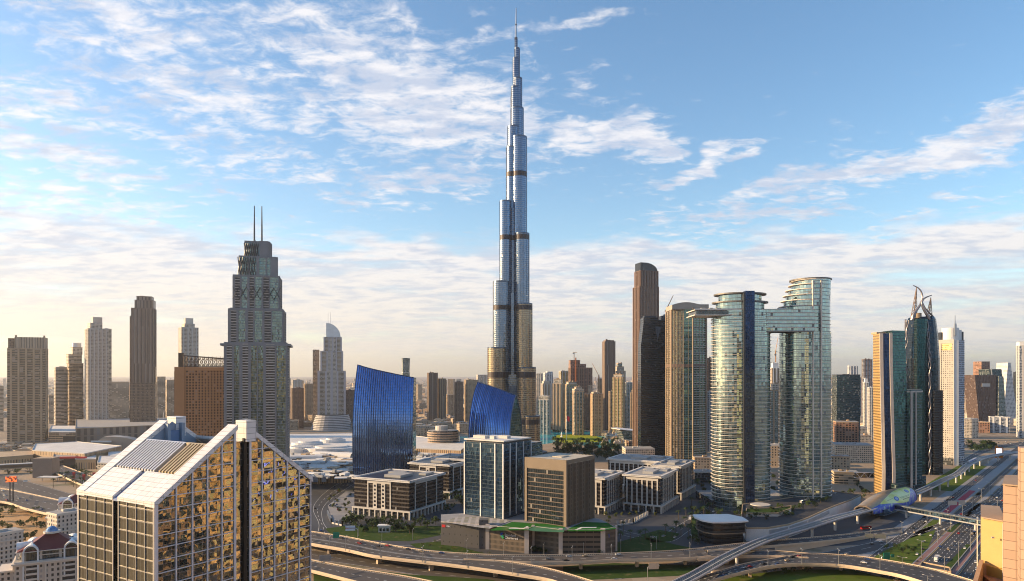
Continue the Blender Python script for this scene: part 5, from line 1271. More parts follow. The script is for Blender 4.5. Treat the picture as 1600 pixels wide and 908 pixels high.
# ---- row behind the mall and to the right of the blue tower
for a in [
    ('brown flat topped tower behind the mall, left of the domed hotel', 453, 474, 607, 2000, 'brownwin2', .8, 'brown'),
    ('tan narrow tower between the brown tower and the domed hotel', 474, 488, 600, 2150, 'tanwin', 1, 'tan'),
    ('pale broad apartment block far behind, above the brown flat topped tower', 455, 472, 594, 2450, 'palewin', .7, 'offwhite'),
    ('dark squat office block right of the domed hotel', 535, 553, 610, 2050, 'brownwin2', .7, 'brown'),
    ('taller brown apartment tower right of the broad blue tower', 667, 684, 583, 2050, 'ribbrown', .9, 'brown'),
    ('thin brown tower attached to the right of the taller brown apartment tower', 684, 697, 592, 2070, 'ribbrown', .9, 'tan'),
    ('brown tower left of the curved blue tower', 710, 724, 597, 2050, 'brownwin2', .9, 'brown'),
    ('wide tan brown tower directly behind the curved blue tower', 725, 747, 594, 2080, 'tanwin', .8, 'tan'),
    ('tan low rise offices between the brown towers', 697, 710, 617, 2300, 'tanwin', .8, 'tan'),
    ('gray hazy tower left of the spire tower base', 744, 763, 586, 2600, 'palewin', .8, 'offwhite')]:
    block('apartment_tower', a[0], 'apartment tower', a[1], a[2], a[3], a[4], a[5], a[6], 12, relief=(3.6, 0, .4, 3), wall=a[7], seed=a[1])
r = block('tapered_tower', 'lone slender far tower with a pale green flared top above the blue tower', 'tower', 627.5, 640, 582, 2350, 'tealwin', .9, 10, wall='offwhite', plant=False,
      crown=lambda r, w, d, z: part(r, 'flared_top', [FM['tealwin'], M['steel']], lambda mb: mb.loft([[(x * s, y * s, zz) for x, y in rect(0, 0, w, d)] for s, zz in ((.95, z), (1.0, z + 30), (1.08, Z(559.5, 2350)))], 0, mt=1)))
# ---- round banded hotel with curved floors
def ring_hotel():
    Y = 1330.0; k = Y / F; xc = 690.5
    root = thing('round_banded_building', 'low brown building of curved overhanging bands beyond the mall roof', 'office building', (X(xc, Y), Y + 25, 0))
    def fl(mb):
        for i in range(10):
            s = 1 + .008 * i; z = i * 4.6
            mb.prism(ell(0, 0, 24 * k * s, 24 * s, 30), z, z + 2.5, 0, 0, True); mb.prism(ell(0, 0, 22.6 * k * s, 22 * s, 30), z + 2.5, z + 4.6, 1, 0)
    part(root, 'curved_band', [mat('taupe_band', (.36, .26, .19), .6), M['glassdark']], fl)
    part(root, 'roof_drum', M['offwhite'], lambda mb: mb.prism(ell(-3, 0, 12, 10, 16), 46, 55))
    part(root, 'roof', M['roofgray'], lambda mb: mb.prism(ell(0, 0, 24 * k, 23, 30), 46, 46.6))
ring_hotel()

# ---- towers around the lagoon, left to right (label, x0, x1, ytop, Y, facade, wall, extra tiers)
lag = [
    ('teal glazed tower with a pale crown nearest the spire tower', 841, 861, 625, 1800, 'tealwin', 'offwhite', [(.05, .95, 619, 'palewin')]),
    ('gray striped tower behind the teal glazed tower', 845, 862, 600, 2050, 'ribtan', 'offwhite', [(.1, .8, 596, 'palewin')]),
    ('gray tower with a framed white top far behind the striped tower', 849, 864, 583, 2350, 'bluewin', 'white', [(.3, 1, 581, 'bluewin')]),
    ('tan ribbed tower with a dark glass stripe', 863, 881, 600, 1880, 'ribtan', 'tan', [(.15, .9, 593, 'palewin')]),
    ('green-gray tower with a stepped cream roof right of the ribbed tower', 883, 903, 601, 1900, 'tealwin', 'tan', [(.1, .9, 597, 'palewin')]),
    ('teal tower with a cream arched head behind the flagpole', 894, 913, 612, 1780, 'tealwin', 'sandstone', [(.0, 1, 608, 'palewin'), (.2, .8, 605, 'palewin')]),
    ('brown slim tower in the gap right of the cream headed tower', 912, 922, 616, 1950, 'brownwin2', 'brown', []),
    ('cream tower with a thin white stripe and teal left edge by the lawn', 922, 943, 616, 1760, 'tanwin', 'sandstone', [(.1, .7, 613, 'palewin')]),
    ('thin peach tower rising behind the cream tower', 917, 926, 602, 2150, 'palewin', 'sandstone', []),
    ('dull brown broad tower behind the lagoon row', 905, 920, 606, 2200, 'brownwin2', 'brown', []),
    ('tall dark ribbed tower with a flat top behind the golden tower', 941, 962, 534, 1950, 'ribbrown', 'brown', [(.1, .9, 532, 'ribbrown')]),
    ('slim tan tower in front of the tall dark ribbed tower', 951, 961, 612, 1850, 'tanwin', 'tan', []),
    ('golden glazed tower with a rounded cream crown', 957, 977, 590, 1720, 'goldglass', 'sandstone', [(.1, .9, 585, 'palewin')]),
    ('tower with a stepped turret and green cupola behind the golden tower', 958, 978, 580, 2000, 'palewin', 'sandstone', [(.15, .85, 573, 'palewin'), (.3, .7, 568, 'tealwin')]),
    ('teal gray tower hidden between the golden tower and the bronze tower', 974, 991, 598, 1900, 'tealwin', 'offwhite', []),
    ('brown small tower at the right edge of the lagoon row', 985, 994, 614, 1840, 'tanwin', 'tan', [(.2, .8, 610, 'tanwin')]),
    ('pale hazy tower between the lagoon row and the unfinished tower', 873, 890, 580, 2250, 'goldglass', 'offwhite', []),
    ('tan tower with orange trim left of the tall dark ribbed tower', 934, 942, 592, 2150, 'tanwin', 'sandstone', []),
    ('narrow gray tower right behind the spire tower base', 838, 848, 584, 2100, 'palewin', 'offwhite', []),
]
for i, (lb, x0, x1, yt, Y, fm, wl, ti) in enumerate(lag):
    block('apartment_tower', lb, 'apartment tower', x0, x1, yt, Y, fm, .85, 18 if i % 3 else -14, ti, relief=(3.6, 0, .4, 3), wall=wl, seed=i)
def unfinished():
    r = block('unfinished_tower', 'dark brown unfinished concrete tower with an orange hoist', 'unfinished tower', 888, 926, 575, 2150, 'redrow', .7, 10, [(0, .72, 569, 'redrow'), (0, .45, 563, 'redrow')], relief=(3.6, 1, 1.5, 7), wall=mat('raw_concrete', (.20, .14, .11), .9), plant=False)
    part(r, 'hoist_mast', mat('orange_hoist', (.50, .14, .04), .5), lambda mb: mb.box(-19, -30, 0, 3.4, 3, 205))
unfinished()
def crane(px, py0, py1, Y, jib, ang, label):
    x, z0, z1 = X(px, Y), Z(py0, Y), Z(py1, Y)
    r = thing('tower_crane', label, 'crane', (x, Y, z0)); cm = mat('crane_paint_%d' % px, (.42, .20, .08), .5)
    part(r, 'mast', cm, lambda mb: mb.box(0, 0, 0, 1.9, 1.9, z1 - z0)); a = R(ang)
    part(r, 'jib', cm, lambda mb: mb.bar((-jib * .25 * math.cos(a), 0, z1 - z0 - jib * .25 * math.sin(a)), (jib * math.cos(a), 0, z1 - z0 + jib * math.sin(a)), .9, r2=.5))
    part(r, 'counterweight', M['concrete_gray'], lambda mb: mb.box(-jib * .22 * math.cos(a), 0, z1 - z0 - 4 - jib * .22 * math.sin(a), 5, 3, 3.5)); part(r, 'cab', M['white'], lambda mb: mb.box(2.2, 0, z1 - z0 - 3, 2.4, 2.2, 2.6))
crane(897, 566, 551, 2140, 9, 0, 'small crane standing on the unfinished brown tower')
crane(935, 592, 586, 2150, 40, 118, 'leaning crane jib right of the unfinished brown tower')
crane(1043, 486, 480, 1290, 24, 64, 'crane with a steep jib on the roof between the black and arched towers')
crane(1212, 566, 548, 1700, 34, 80, 'crane with a near vertical jib seen through the gap of the twin towers')
# ---- behind and between the right hand towers
rt = [
    ('gray glass tower under construction between the black and arched towers', 1036, 1052, 492, 1290, 'bluewin', 'concrete_gray', []),
    ('tall dark brown tower glimpsed right of the arched tower', 1103, 1115, 562, 1500, 'brownwin2', 'brown', [(0, 1, 560, 'brownwin2')]),
    ('gray lower tower right of the arched tower', 1104, 1118, 612, 1400, 'bluewin', 'offwhite', []),
    ('white striped tower framed in the gap between the twin towers', 1203, 1222, 575, 1700, 'ribtan', 'white', [(.15, .7, 568, 'white')]),
    ('cream tower with green glass stripe low in the twin tower gap', 1201, 1229, 610, 1420, 'tealwin', 'sandstone', [(.1, .9, 600, 'palewin')]),
    ('teal banded office block just right of the twin towers', 1301, 1346, 586, 1500, 'tealdark', 'darksteel', []),
    ('dark office slab behind the teal banded block', 1347, 1364, 562, 2100, 'bluewin', 'brown', []),
    ('white slim tower left of the kinked tower', 1349, 1358, 598, 1750, 'palewin', 'white', [(.2, .8, 592, 'white')]),
    ('second white slim tower touching the kinked tower', 1356, 1367, 606, 1650, 'palewin', 'white', []),
    ('blue gray block behind the white slim towers', 1340, 1352, 590, 2250, 'bluewin', 'offwhite', []),
    ('white small tower above the teal banded block', 1325, 1341, 572, 2300, 'bluewin', 'white', []),
    ('navy tower cut by the right edge of the picture', 1589, 1625, 540, 1700, 'bluewin', 'offwhite', [(.0, .8, 534, 'white')]),
    ('dark slab left of the navy tower at the right edge', 1584, 1594, 582, 2200, 'tealdark', 'darksteel', []),
    ('white tower squeezed between the horned tower and the kinked tower', 1414, 1421, 575, 1700, 'palewin', 'white', []),
]
for i, (lb, x0, x1, yt, Y, fm, wl, ti) in enumerate(rt):
    block('office_tower', lb, 'office tower', x0, x1, yt, Y, fm, .8, 16, ti, relief=(3.8, 0, .4, 3) if i != 5 else (3.8, 1, .8, 0), wall=wl, seed=40 + i)
# ---- cluster left of the right edge: leaning dark blocks and a white pyramid
def leaning(name, label, base, top, Y, d, m, cat='office tower'):
    xc = sum(base[:2]) / 2; root = thing(name, label, cat, (X(xc, Y), Y, 0))
    def r(x0, x1, yy, dd): return [(X(x0, Y) - X(xc, Y), -dd / 2, Z(yy, Y) if yy else 0), (X(x1, Y) - X(xc, Y), -dd / 2, Z(yy, Y) if yy else 0), (X(x1, Y) - X(xc, Y), dd / 2, Z(yy, Y) if yy else 0), (X(x0, Y) - X(xc, Y), dd / 2, Z(yy, Y) if yy else 0)]
    part(root, 'shaft', [m, M['darksteel']], lambda mb: mb.loft([r(base[0], base[1], 0, d), r(*top, d)], 0, mt=1)); return root
r = leaning('leaning_block', 'dark brown block that widens upward near the right edge', (1522, 1546), (1514, 1547, 586), 1950, 50, FM['bronze'])
part(r, 'roof_sign', M['offwhite'], lambda mb: mb.box(-6, -26.5, Z(604, 1950), 22, 1, 9))
r = leaning('leaning_block', 'green glass wedge tower leaning against the dark brown block', (1547, 1566), (1537, 1556, 577), 1980, 46, FM['tealdark'])
part(r, 'diagonal_strip', M['steel'], lambda mb: mb.bar((-16, -24, 8), (-30, -24, 170), 2))
leaning('leaning_block', 'teal glass tower with a sloping right edge beside the white pyramid', (1552, 1566), (1553, 1560, 588), 1940, 40, FM['tealwin'])
r = leaning('pyramid_tower', 'white gridded pyramid tower with a dark triangular face', (1558, 1582), (1566, 1570, 567), 2150, 50, W_('whitegrid', (.62, .60, .58), (.15, .17, .2), 4, 4, .5, .5))
leaning('office_tower', 'tan scaffolded tower rising behind the leaning blocks', (1527, 1541), (1527, 1540, 565), 2250, 40, FM['redrow'])
r = block('office_building', 'white and blue low office building with framed window bays near the right edge', 'office building', 1546, 1580, 652, 1850, 'bluewin', .6, 8, relief=(3.8, 0, .4, 3), wall='white')
block('office_building', 'gray low shed building left of the white and blue office', 'shed', 1507, 1530, 655, 1700, 'palewin', .8, 8, wall='offwhite')
block('office_building', 'brick brown low building between the gray shed and the white office', 'office building', 1526, 1548, 660, 1850, 'redrow', .8, 8, wall='sandstone')
for lb, x0, x1, yt, Y, fm, wl in [
    ('brown brick block with deep window frames behind the twin towers', 1303, 1344, 660, 1350, 'redrow', 'sandstone'),
    ('gray exhibition hall with solar panels on its roof', 1300, 1366, 696, 1230, 'palewin', 'concrete_gray'),
    ('pink brown low building in front of the exhibition hall', 1296, 1330, 714, 1130, 'arches', 'sandstone'),
    ('tan parking building with open decks left of the kinked tower', 1300, 1345, 739, 985, 'bandtan', 'tan'),
    ('cream arcaded building low behind the gap of the twin towers', 1198, 1230, 696, 1180, 'arches', 'offwhite'),
    ('beige terrace building behind the arched tower base', 1082, 1118, 716, 1090, 'arches', 'sandstone'),
    ('red brown quay pavilion below the bronze tower', 980, 1000, 690, 1500, 'redrow', 'sandstone'),
    ('dark curved roof pavilion under the black ribbed tower', 972, 1024, 702, 1180, 'palewin', 'offwhite'),
    ('long low glass pavilion between the columned offices and the round towers', 1082, 1118, 738, 1000, 'glasslow', 'offwhite')]:
    if fm == 'glasslow': FM.setdefault('glasslow', M['glassdark'])
    block('low_building', lb, 'low building', x0, x1, yt, Y, fm, .8, 10, relief=None, wall=wl, seed=int(x0))
r = thing('truss_bridge', 'white truss footbridge between the parking building and the kinked tower', 'footbridge', (X(1352, 930), 930, 0))
part(r, 'deck', M['white'], lambda mb: (mb.box(0, 0, 17, 27, 5, .8), mb.box(0, 0, 24, 27, 5, .8)))
part(r, 'truss', M['white'], lambda mb: [mb.bar((-13 + i * 5.2, -2.6, 17.5 if i % 2 else 24), (-13 + (i + 1) * 5.2, -2.6, 24 if i % 2 else 17.5), .35) for i in range(5)])
part(r, 'glazing', M['glassdark'], lambda mb: mb.box(0, .5, 17.8, 26.6, 3.5, 6.1))
# solar panels
# ---- old town of low sandstone blocks, quay houses
random.seed(21)
def low_row(n, xr, yr, hr, wr, fm, walls, name, label, cat, group):
    for i in range(n):
        px, py = random.uniform(*xr), random.uniform(*yr); Y = F * HCAM / (py - HY); w = random.uniform(*wr); h = random.uniform(*hr); d = w * random.uniform(.6, 1.2)
        root = thing(name, label, cat, (X(px, Y), Y, 0), random.uniform(-.5, .5), group); wl = random.choice(walls)
        def sh(mb):
            mb.prism(rect(0, 0, w, d), 0, h, 0, 2); mb.prism(rect(0, 0, w + .5, d + .5), h - .6, h + .9, 1, 2)
            mb.prism(rect(-w * .2, d * .1, w * .4, d * .5), h, h + random.uniform(2, 6), 0, 2); mb.box(w * .3, -d * .2, h, w * .16, w * .16, random.uniform(3, 7), 1, 2)
        part(root, 'house_body', [FM[fm], wl, M['roofgray']], sh)
low_row(34, (640, 765), (650, 688), (12, 24), (22, 46), 'arches', [M['sandstone'], M['tan']], 'sandstone_house', 'sandstone low rise with flat roof turrets beyond the mall', 'house', 'sandstone houses of the old quarter')
low_row(12, (842, 915), (668, 671), (10, 18), (18, 40), 'arches', [M['sandstone'], M['offwhite']], 'quay_house', 'cream low house along the far bank of the lagoon', 'house', 'houses on the lagoon quay')
low_row(22, (945, 1000), (676, 700), (5, 11), (10, 24), 'arches', [M['sandstone'], M['white'], M['tan']], 'waterfront_house', 'small pale building on the waterfront below the golden tower', 'house', 'waterfront buildings')
low_row(26, (160, 290), (632, 655), (14, 40), (30, 70), 'tanwin', [M['tan'], M['sandstone']], 'hazy_block', 'hazy golden low block on the left horizon behind the mall', 'building', 'hazy blocks on the left horizon')
low_row(20, (440, 560), (640, 672), (12, 34), (25, 50), 'tanwin', [M['tan'], M['sandstone']], 'tan_block', 'tan low block beyond the white mall roofs', 'building', 'tan blocks beyond the mall')
low_row(18, (1300, 1366), (640, 690), (12, 30), (25, 50), 'palewin', [M['offwhite'], M['sandstone']], 'pale_block', 'pale low block between the twin towers and the kinked tower', 'building', 'pale blocks behind the exhibition hall')
low_row(16, (1508, 1640), (640, 668), (8, 20), (25, 60), 'palewin', [M['offwhite'], M['concrete_gray']], 'gray_block', 'low gray block on the plain at the right edge', 'building', 'low blocks at the right edge')
low_row(10, (0, 120), (690, 712), (8, 16), (25, 50), 'bandtan', [M['tan'], M['sandstone']], 'golden_block', 'low golden block along the left edge beyond the flyover', 'building', 'golden blocks at the left edge')
# far city that reads as one mass
fc = MB(); rr = random.Random(5)
for i in range(5200):
    y = 2500 + 15000 * rr.random() ** 1.6; x = rr.uniform(-.85, .85) * y; h = rr.choice((8, 10, 12, 14, 18, 26)) * (1.0 + .3 * rr.random()); s = rr.uniform(14, 46)
    if rr.random() < .035: h = rr.uniform(50, 130); s = rr.uniform(20, 34)
    fc.box(x, y, 0, s, s * rr.uniform(.6, 1.4), h, rr.randrange(3), None, rr.uniform(-.6, .6), False)
struct(fc.build('distant_city', [FM['tanwin'], FM['palewin'], M['sandstone']]), 'stuff')
far = [(800, 880, 3200), (12, 560, 3000), (5, 590, 1900), (245, 592, 2400), (262, 596, 2400), (180, 598, 2300), (1345, 578, 2600), (1500, 600, 2700), (1445, 570, 2200)]
for i, (x0, x1, yt, Y, lb) in enumerate([(-6, 5, 604, 1900, 'narrow golden block cut by the left edge'), (162, 200, 597, 2400, 'wide hazy block between the pale gridded tower and the dark brown tower'), (243, 258, 589, 2300, 'hazy tower right of the dark brown tower'), (257, 277, 594, 2350, 'wide hazy block left of the brick orange hotel'),
        (74, 84, 618, 2200, 'hazy golden low tower beside the wide bronze slab'), (1508, 1516, 600, 2500, 'hazy slim tower right of the pale slab hotel')]):
    block('hazy_tower', lb, 'tower', x0, x1, yt, Y, 'bandtan', .8, 10, wall='tan', seed=i)
# ---------------------------------------------------------------- the mall and the left foreground
def poly_block(name, label, cat, pts, H, m, roof='roofwhite', z0=0, top=True):
    """low building from its footprint in plan (pixel positions on the ground)"""
    P = [G(*p, z0) for p in pts]; c = sum(P, Vector()) / len(P); c.z = 0
    poly = sgn_poly([(p.x - c.x, p.y - c.y) for p in P]); root = thing(name, label, cat, c)
    ms = [FM[m] if m in FM else M[m] if m in M else m, M[roof] if isinstance(roof, str) else roof]
    part(root, 'wall', ms, lambda mb: mb.prism(poly, z0, z0 + H, 0, 1))
    part(root, 'parapet', M['offwhite'] if roof == 'roofwhite' else M['tan'], lambda mb: [mb.obox(Vector(a), (Vector(b) - Vector(a)).normalized(), ((Vector(b) - Vector(a)).normalized().y, -(Vector(b) - Vector(a)).normalized().x), 0, (Vector(b) - Vector(a)).length, -.5, .25, z0 + H - .5, z0 + H + 1.0) for a, b in zip(poly, poly[1:] + poly[:1])])
    return root, poly, c
W_('mallwall', (.50, .33, .18), (.13, .08, .05), 4.0, 16, .35, .7, gm=.1, gr=.5, voff=3)
W_('mesh', (.27, .20, .15), (.14, .10, .08), 12, 24, .5, .9, gm=.1, gr=.6)
r, poly, c = poly_block('mall_building', 'sprawling mall with a tan ribbed wall and cluttered white roofs', 'mall', [(446, 752), (500, 757), (545, 748), (556, 742), (640, 722), (720, 726), (735, 712), (640, 698), (560, 694), (440, 696), (400, 712), (430, 735)], 24, 'mallwall')
rr = random.Random(11)
def rf(nm, m, n, hz, sz, one=False):
    mb = MB()
    for i in range(n):
        g = G(rr.uniform(456, 560), rr.uniform(700, 748), 24) if i % 4 else G(rr.uniform(650, 712), rr.uniform(712, 726), 24)
        mb.box(g.x - c.x, g.y - c.y, 24.02 + .013 * i, rr.uniform(*sz), rr.uniform(*sz) * .5, rr.uniform(*hz), 0, None, rr.choice((-.4, -.35, .1, 1.2)))
        if not one: mb.build(nm, m, r); mb = MB()
    if one: struct(mb.build(nm, m, r), 'stuff')
rf('roof_unit', M['white'], 30, (1.5, 4), (6, 22)); rf('roof_unit', M['roofwhite'], 22, (.6, 1.6), (20, 60)); rf('roof_unit', M['concrete_gray'], 42, (1.5, 4.5), (4, 12)); rf('roof_clutter', M['tan'], 24, (1, 3), (8, 30), True); rf('roof_clutter', M['darksteel'], 60, (.8, 2.2), (3, 10), True)
def vault(mb, cx, cy, L, w, h, rot, z0):
    R0 = []
    for i in range(11):
        a = math.pi * i / 10; y, z = math.cos(a) * w / 2, math.sin(a) * h
        R0.append([(cx + math.cos(rot) * s * L / 2 - math.sin(rot) * y, cy + math.sin(rot) * s * L / 2 + math.cos(rot) * y, z0 + z) for s in (-1, -.5, 0, .5, 1)])
    mb.loft(R0, 0, False, False, False)
W_('skylight', (.60, .60, .60), (.30, .34, .36), 2, 2, .7, .7)
for px, py, L, w, h, ro in ((500, 706, 60, 26, 7, .5), (522, 712, 70, 20, 6, -.3), (478, 716, 50, 16, 5, .2), (540, 704, 80, 22, 6, .1), (508, 724, 90, 10, 4, .1)):
    g = G(px, py, 24); part(r, 'roof_vault', [FM['skylight'] if w > 22 else M['white']], lambda mb: vault(mb, g.x - c.x, g.y - c.y, L, w, h, ro, 24.05))
for i, (px, py, rx, ry) in enumerate(((480, 690, 40, 12), (520, 686, 34, 10), (548, 698, 40, 14), (470, 700, 46, 14), (515, 700, 60, 16))):
    g = G(px, py, 30); part(r, 'curved_roof', [M['white'], FM['skylight'] if i % 2 else M['roofwhite']], lambda mb: (mb.prism(ell(g.x - c.x, g.y - c.y, rx * .7, ry * 2, 24, .2), 24, 29 + i * .6, 0, 0), mb.prism(ell(g.x - c.x + 3, g.y - c.y, rx * .45, ry * 1.3, 24, .2), 29 + i * .6, 31.5 + i * .6, 0, 1)))
part(r, 'entrance_drum', [FM['mallwall'], M['roofwhite']], lambda mb: mb.prism(ell(*(G(525, 752).xy - c.xy), 28, 18, 24), 0, 20, 0, 1))
part(r, 'wall_screen', mat('pale_blue_screen', (.42, .48, .58), .4), lambda mb: mb.obox(G(480, 757).xy - c.xy, (.98, .19), (.19, -.98), 0, 26, .4, 1.0, 3, 12))
r2, p2, c2 = poly_block('mall_annex', 'dark fronted mall annex with a yellow window panel right of the broad blue tower', 'mall', [(653, 737), (692, 744), (726, 735), (728, 722), (690, 712), (653, 716)], 18, M['glassdark'])
part(r2, 'lit_panel', facade('yellow_panel', (.20, .18, .10), (.45, .40, .16), 1.6, 1.6, .8, .8, gm=.2, gr=.3), lambda mb: mb.obox(G(659, 738.5).xy - c2.xy, (.97, .24), (.24, -.97), 0, 15, .3, .6, 3, 15))
part(r2, 'sign_panel', M['white'], lambda mb: mb.obox(G(680, 742).xy - c2.xy, (.97, .24), (.24, -.97), 0, 4.5, .4, .7, 9, 14))
r3 = thing('covered_walkway', 'gray ribbed tubular walkway running from the mall to the blue tower', 'walkway', G(530, 748))
a, b_ = G(518, 732, 12) - G(530, 748), G(568, 757, 12) - G(530, 748)
part(r3, 'tube', facade('ribbed_tube', (.25, .25, .26), (.12, .13, .14), 2.2, 40, .6, 1), lambda mb: mb.tube([(a.x, a.y, 13), ((a.x + b_.x) / 2, (a.y + b_.y) / 2, 14), (b_.x, b_.y, 13)], 5.2, 0, 12))
for t in (.3, .75): part(r3, 'pier', M['concrete_gray'], lambda mb: mb.box(a.x + (b_.x - a.x) * t, a.y + (b_.y - a.y) * t, 0, 2, 2, 10))
# left: mesh-clad hall, curved pavilion, mall wings, link bridge
poly_block('mesh_clad_hall', 'long taupe hall clad in a zigzag mesh behind the curved metal pavilion', 'hall', [(118, 700), (290, 690), (300, 676), (118, 680)], 40, 'mesh', 'roofgray')
r, p, c = poly_block('parking_block', 'squat taupe block with a dark door joined to the mesh clad hall', 'building', [(76, 703), (118, 703), (120, 690), (80, 690)], 36, 'bandbrown', 'roofwhite')
part(r, 'dark_door', M['black'], lambda mb: mb.obox(G(99, 703).xy - c.xy, (1, 0), (0, -1), 0, 24, .3, .8, 4, 28))
poly_block('golden_mall_wing', 'golden sandstone mall wing with a broad pale roof at left', 'mall', [(50, 724), (132, 730), (190, 716), (120, 708), (55, 712)], 22, 'mallwall')
poly_block('golden_mall_wing', 'long low golden wall at the left edge below the bronze slab tower', 'mall', [(-60, 735), (52, 726), (52, 718), (-60, 722)], 16, 'mallwall', 'tan')
r, p, c = poly_block('red_framed_shop', 'dark shop box framed in red by the link bridge', 'shop', [(83, 732), (118, 731), (120, 724), (84, 725)], 18, 'brown', 'roofgray')
part(r, 'red_frame', M['redsign'], lambda mb: (mb.obox(G(82.5, 732.3).xy - c.xy, (1, 0), (0, -1), 0, 8, -6, .6, 0, 19), mb.obox(G(82.5, 732.3).xy - c.xy, (1, 0), (0, -1), 8, 52, -6, .6, 16.5, 19)))
poly_block('shop_block', 'ochre flat shop block right of the red framed shop', 'shop', [(118, 733), (150, 733), (150, 724), (118, 724)], 16, 'mallwall', 'roofwhite')
poly_block('shop_block', 'gray shop block with a pale roof beside the gabled tower edge', 'shop', [(152, 742), (190, 744), (195, 730), (155, 730)], 18, 'palewin', 'roofwhite')
poly_block('shop_block', 'cream shop block with columns farther back beside the gabled tower', 'shop', [(168, 730), (215, 732), (215, 720), (170, 720)], 16, 'arches', 'roofwhite')
def pavilion():
    g = G(200, 706); root = thing('curved_pavilion', 'curved silver metal pavilion in front of the mesh clad hall', 'pavilion', g); k = g.y / F
    R0 = []
    for i in range(25):
        u = i / 24; x = (157 + 105 * u - 200) * k
        h = 30 - 16 * u + 14 * math.sin(math.pi * min(1, u * 1.3)) * .55 if u > .12 else 22
        R0.append([(x, -16, 0 if u > .1 else 0), (x - (8 if u < .1 else 0), -20, h * .98), (x, 0, h), (x, 22, h * .8), (x, 26, 0)])
    part(root, 'metal_shell', mat('pale_metal_shell', (.46, .40, .35), .4, .4), lambda mb: mb.loft(R0, 0, True, True, False))
    part(root, 'front_fascia', M['white'], lambda mb: mb.obox((R0[0][1][0] + 2, -21), (1, 0), (0, -1), 0, 40, 0, 1.2, 21, 24))
pavilion()
def link_bridge():
    root = thing('enclosed_link_bridge', 'long enclosed link bridge with a bright white roof and a tan stair tower', 'footbridge', G(68, 746))
    o = G(68, 746)
    for a, b in (((-60, 729), (58, 723)), ((81, 720), (152, 711))):
        p, q = G(*a, 14) - o, G(*b, 14) - o; t = Vector((q.x - p.x, q.y - p.y)); L = t.length; t.normalize(); n = (t.y, -t.x)
        part(root, 'glazed_tube', mat('tinted_tube', (.13, .10, .08), .25, .3), lambda mb: mb.obox(p, t, n, 0, L, -3.5, 3.5, 8, 13.2))
        part(root, 'white_roof', M['roofwhite'], lambda mb: mb.obox(p, t, n, -.5, L + .5, -4.4, 4.4, 13.2, 14.4))
        part(root, 'soffit', M['tan'], lambda mb: mb.obox(p, t, n, 0, L, -3.8, 3.8, 6.4, 8))
        for f in (.25, .6, .9): part(root, 'pier', M['concrete'], lambda mb: mb.obox(p, t, n, L * f - 1, L * f + 1, -1.2, 1.2, 0, 6.4))
    part(root, 'stair_tower', [mat('taupe_panel', (.25, .19, .15), .6), M['tan']], lambda mb: mb.box(0, 6, 0, 27, 22, 29, 0, 1, .12))
link_bridge()
def totem(px, py):
    g = G(px, py); r = thing('totem', 'dark red square totem standing on the palm plaza at left', 'totem', g, 0, 'red totems on the palm plaza')
    part(r, 'shaft', mat('totem_red', (.30, .03, .025), .5), lambda mb: mb.box(0, 0, 0, 2.4, 2.4, 11)); part(r, 'cap', M['redsign'], lambda mb: mb.box(0, 0, 11, 2.8, 2.8, 3.2)); return r
for p in ((115.5, 753), (131, 757), (147, 754)): totem(*p)
r = thing('bus_canopy', 'white flat canopy at the foot of the link bridge stair tower', 'canopy', G(78, 752))
part(r, 'roof', M['roofwhite'], lambda mb: mb.box(0, 0, 6, 30, 14, .7, rot=-.1))
for x in (-11, 11): part(r, 'post', M['steel'], lambda mb: mb.box(x, 0, 0, .6, .6, 6))
r = thing('round_canopy', 'white round canopy beside the gabled tower roof edge', 'canopy', G(168, 738)); part(r, 'roof', M['white'], lambda mb: mb.disc(0, 0, 9, 1, 16, 12)); part(r, 'post', M['steel'], lambda mb: mb.bar((0, 0, 0), (0, 0, 9), .6, 0, 8))
def led_sign(px, py0, py1, Y, w, label):
    r = thing('led_billboard', label, 'billboard', (X(px, Y), Y, 0), .25); z0, z1 = Z(py1, Y), Z(py0, Y)
    n = NT('lit_orange_screen'); a = n.noise(.35, 3)
    m = n.set(base=(.02, .02, .02, 1), rough=.4, ecol=n.mix(n.sstep(a, .42, .52), (.05, .01, .01), (1.0, .16, .03)), estr=.9)
    part(r, 'screen', m, lambda mb: mb.box(0, -.5, z0, w, .6, z1 - z0)); part(r, 'frame', M['offwhite'], lambda mb: mb.box(0, .35, z0 - .5, w + 1, 1, z1 - z0 + 1))
    for x in (-1.6, 1.6): part(r, 'post', M['darksteel'], lambda mb: mb.bar((x, .8, 0), (x, .8, z0), .7, 0, 8))
led_sign(17.5, 744.5, 753, 820, 11, 'glowing orange billboard on twin posts between the flyover ramps')
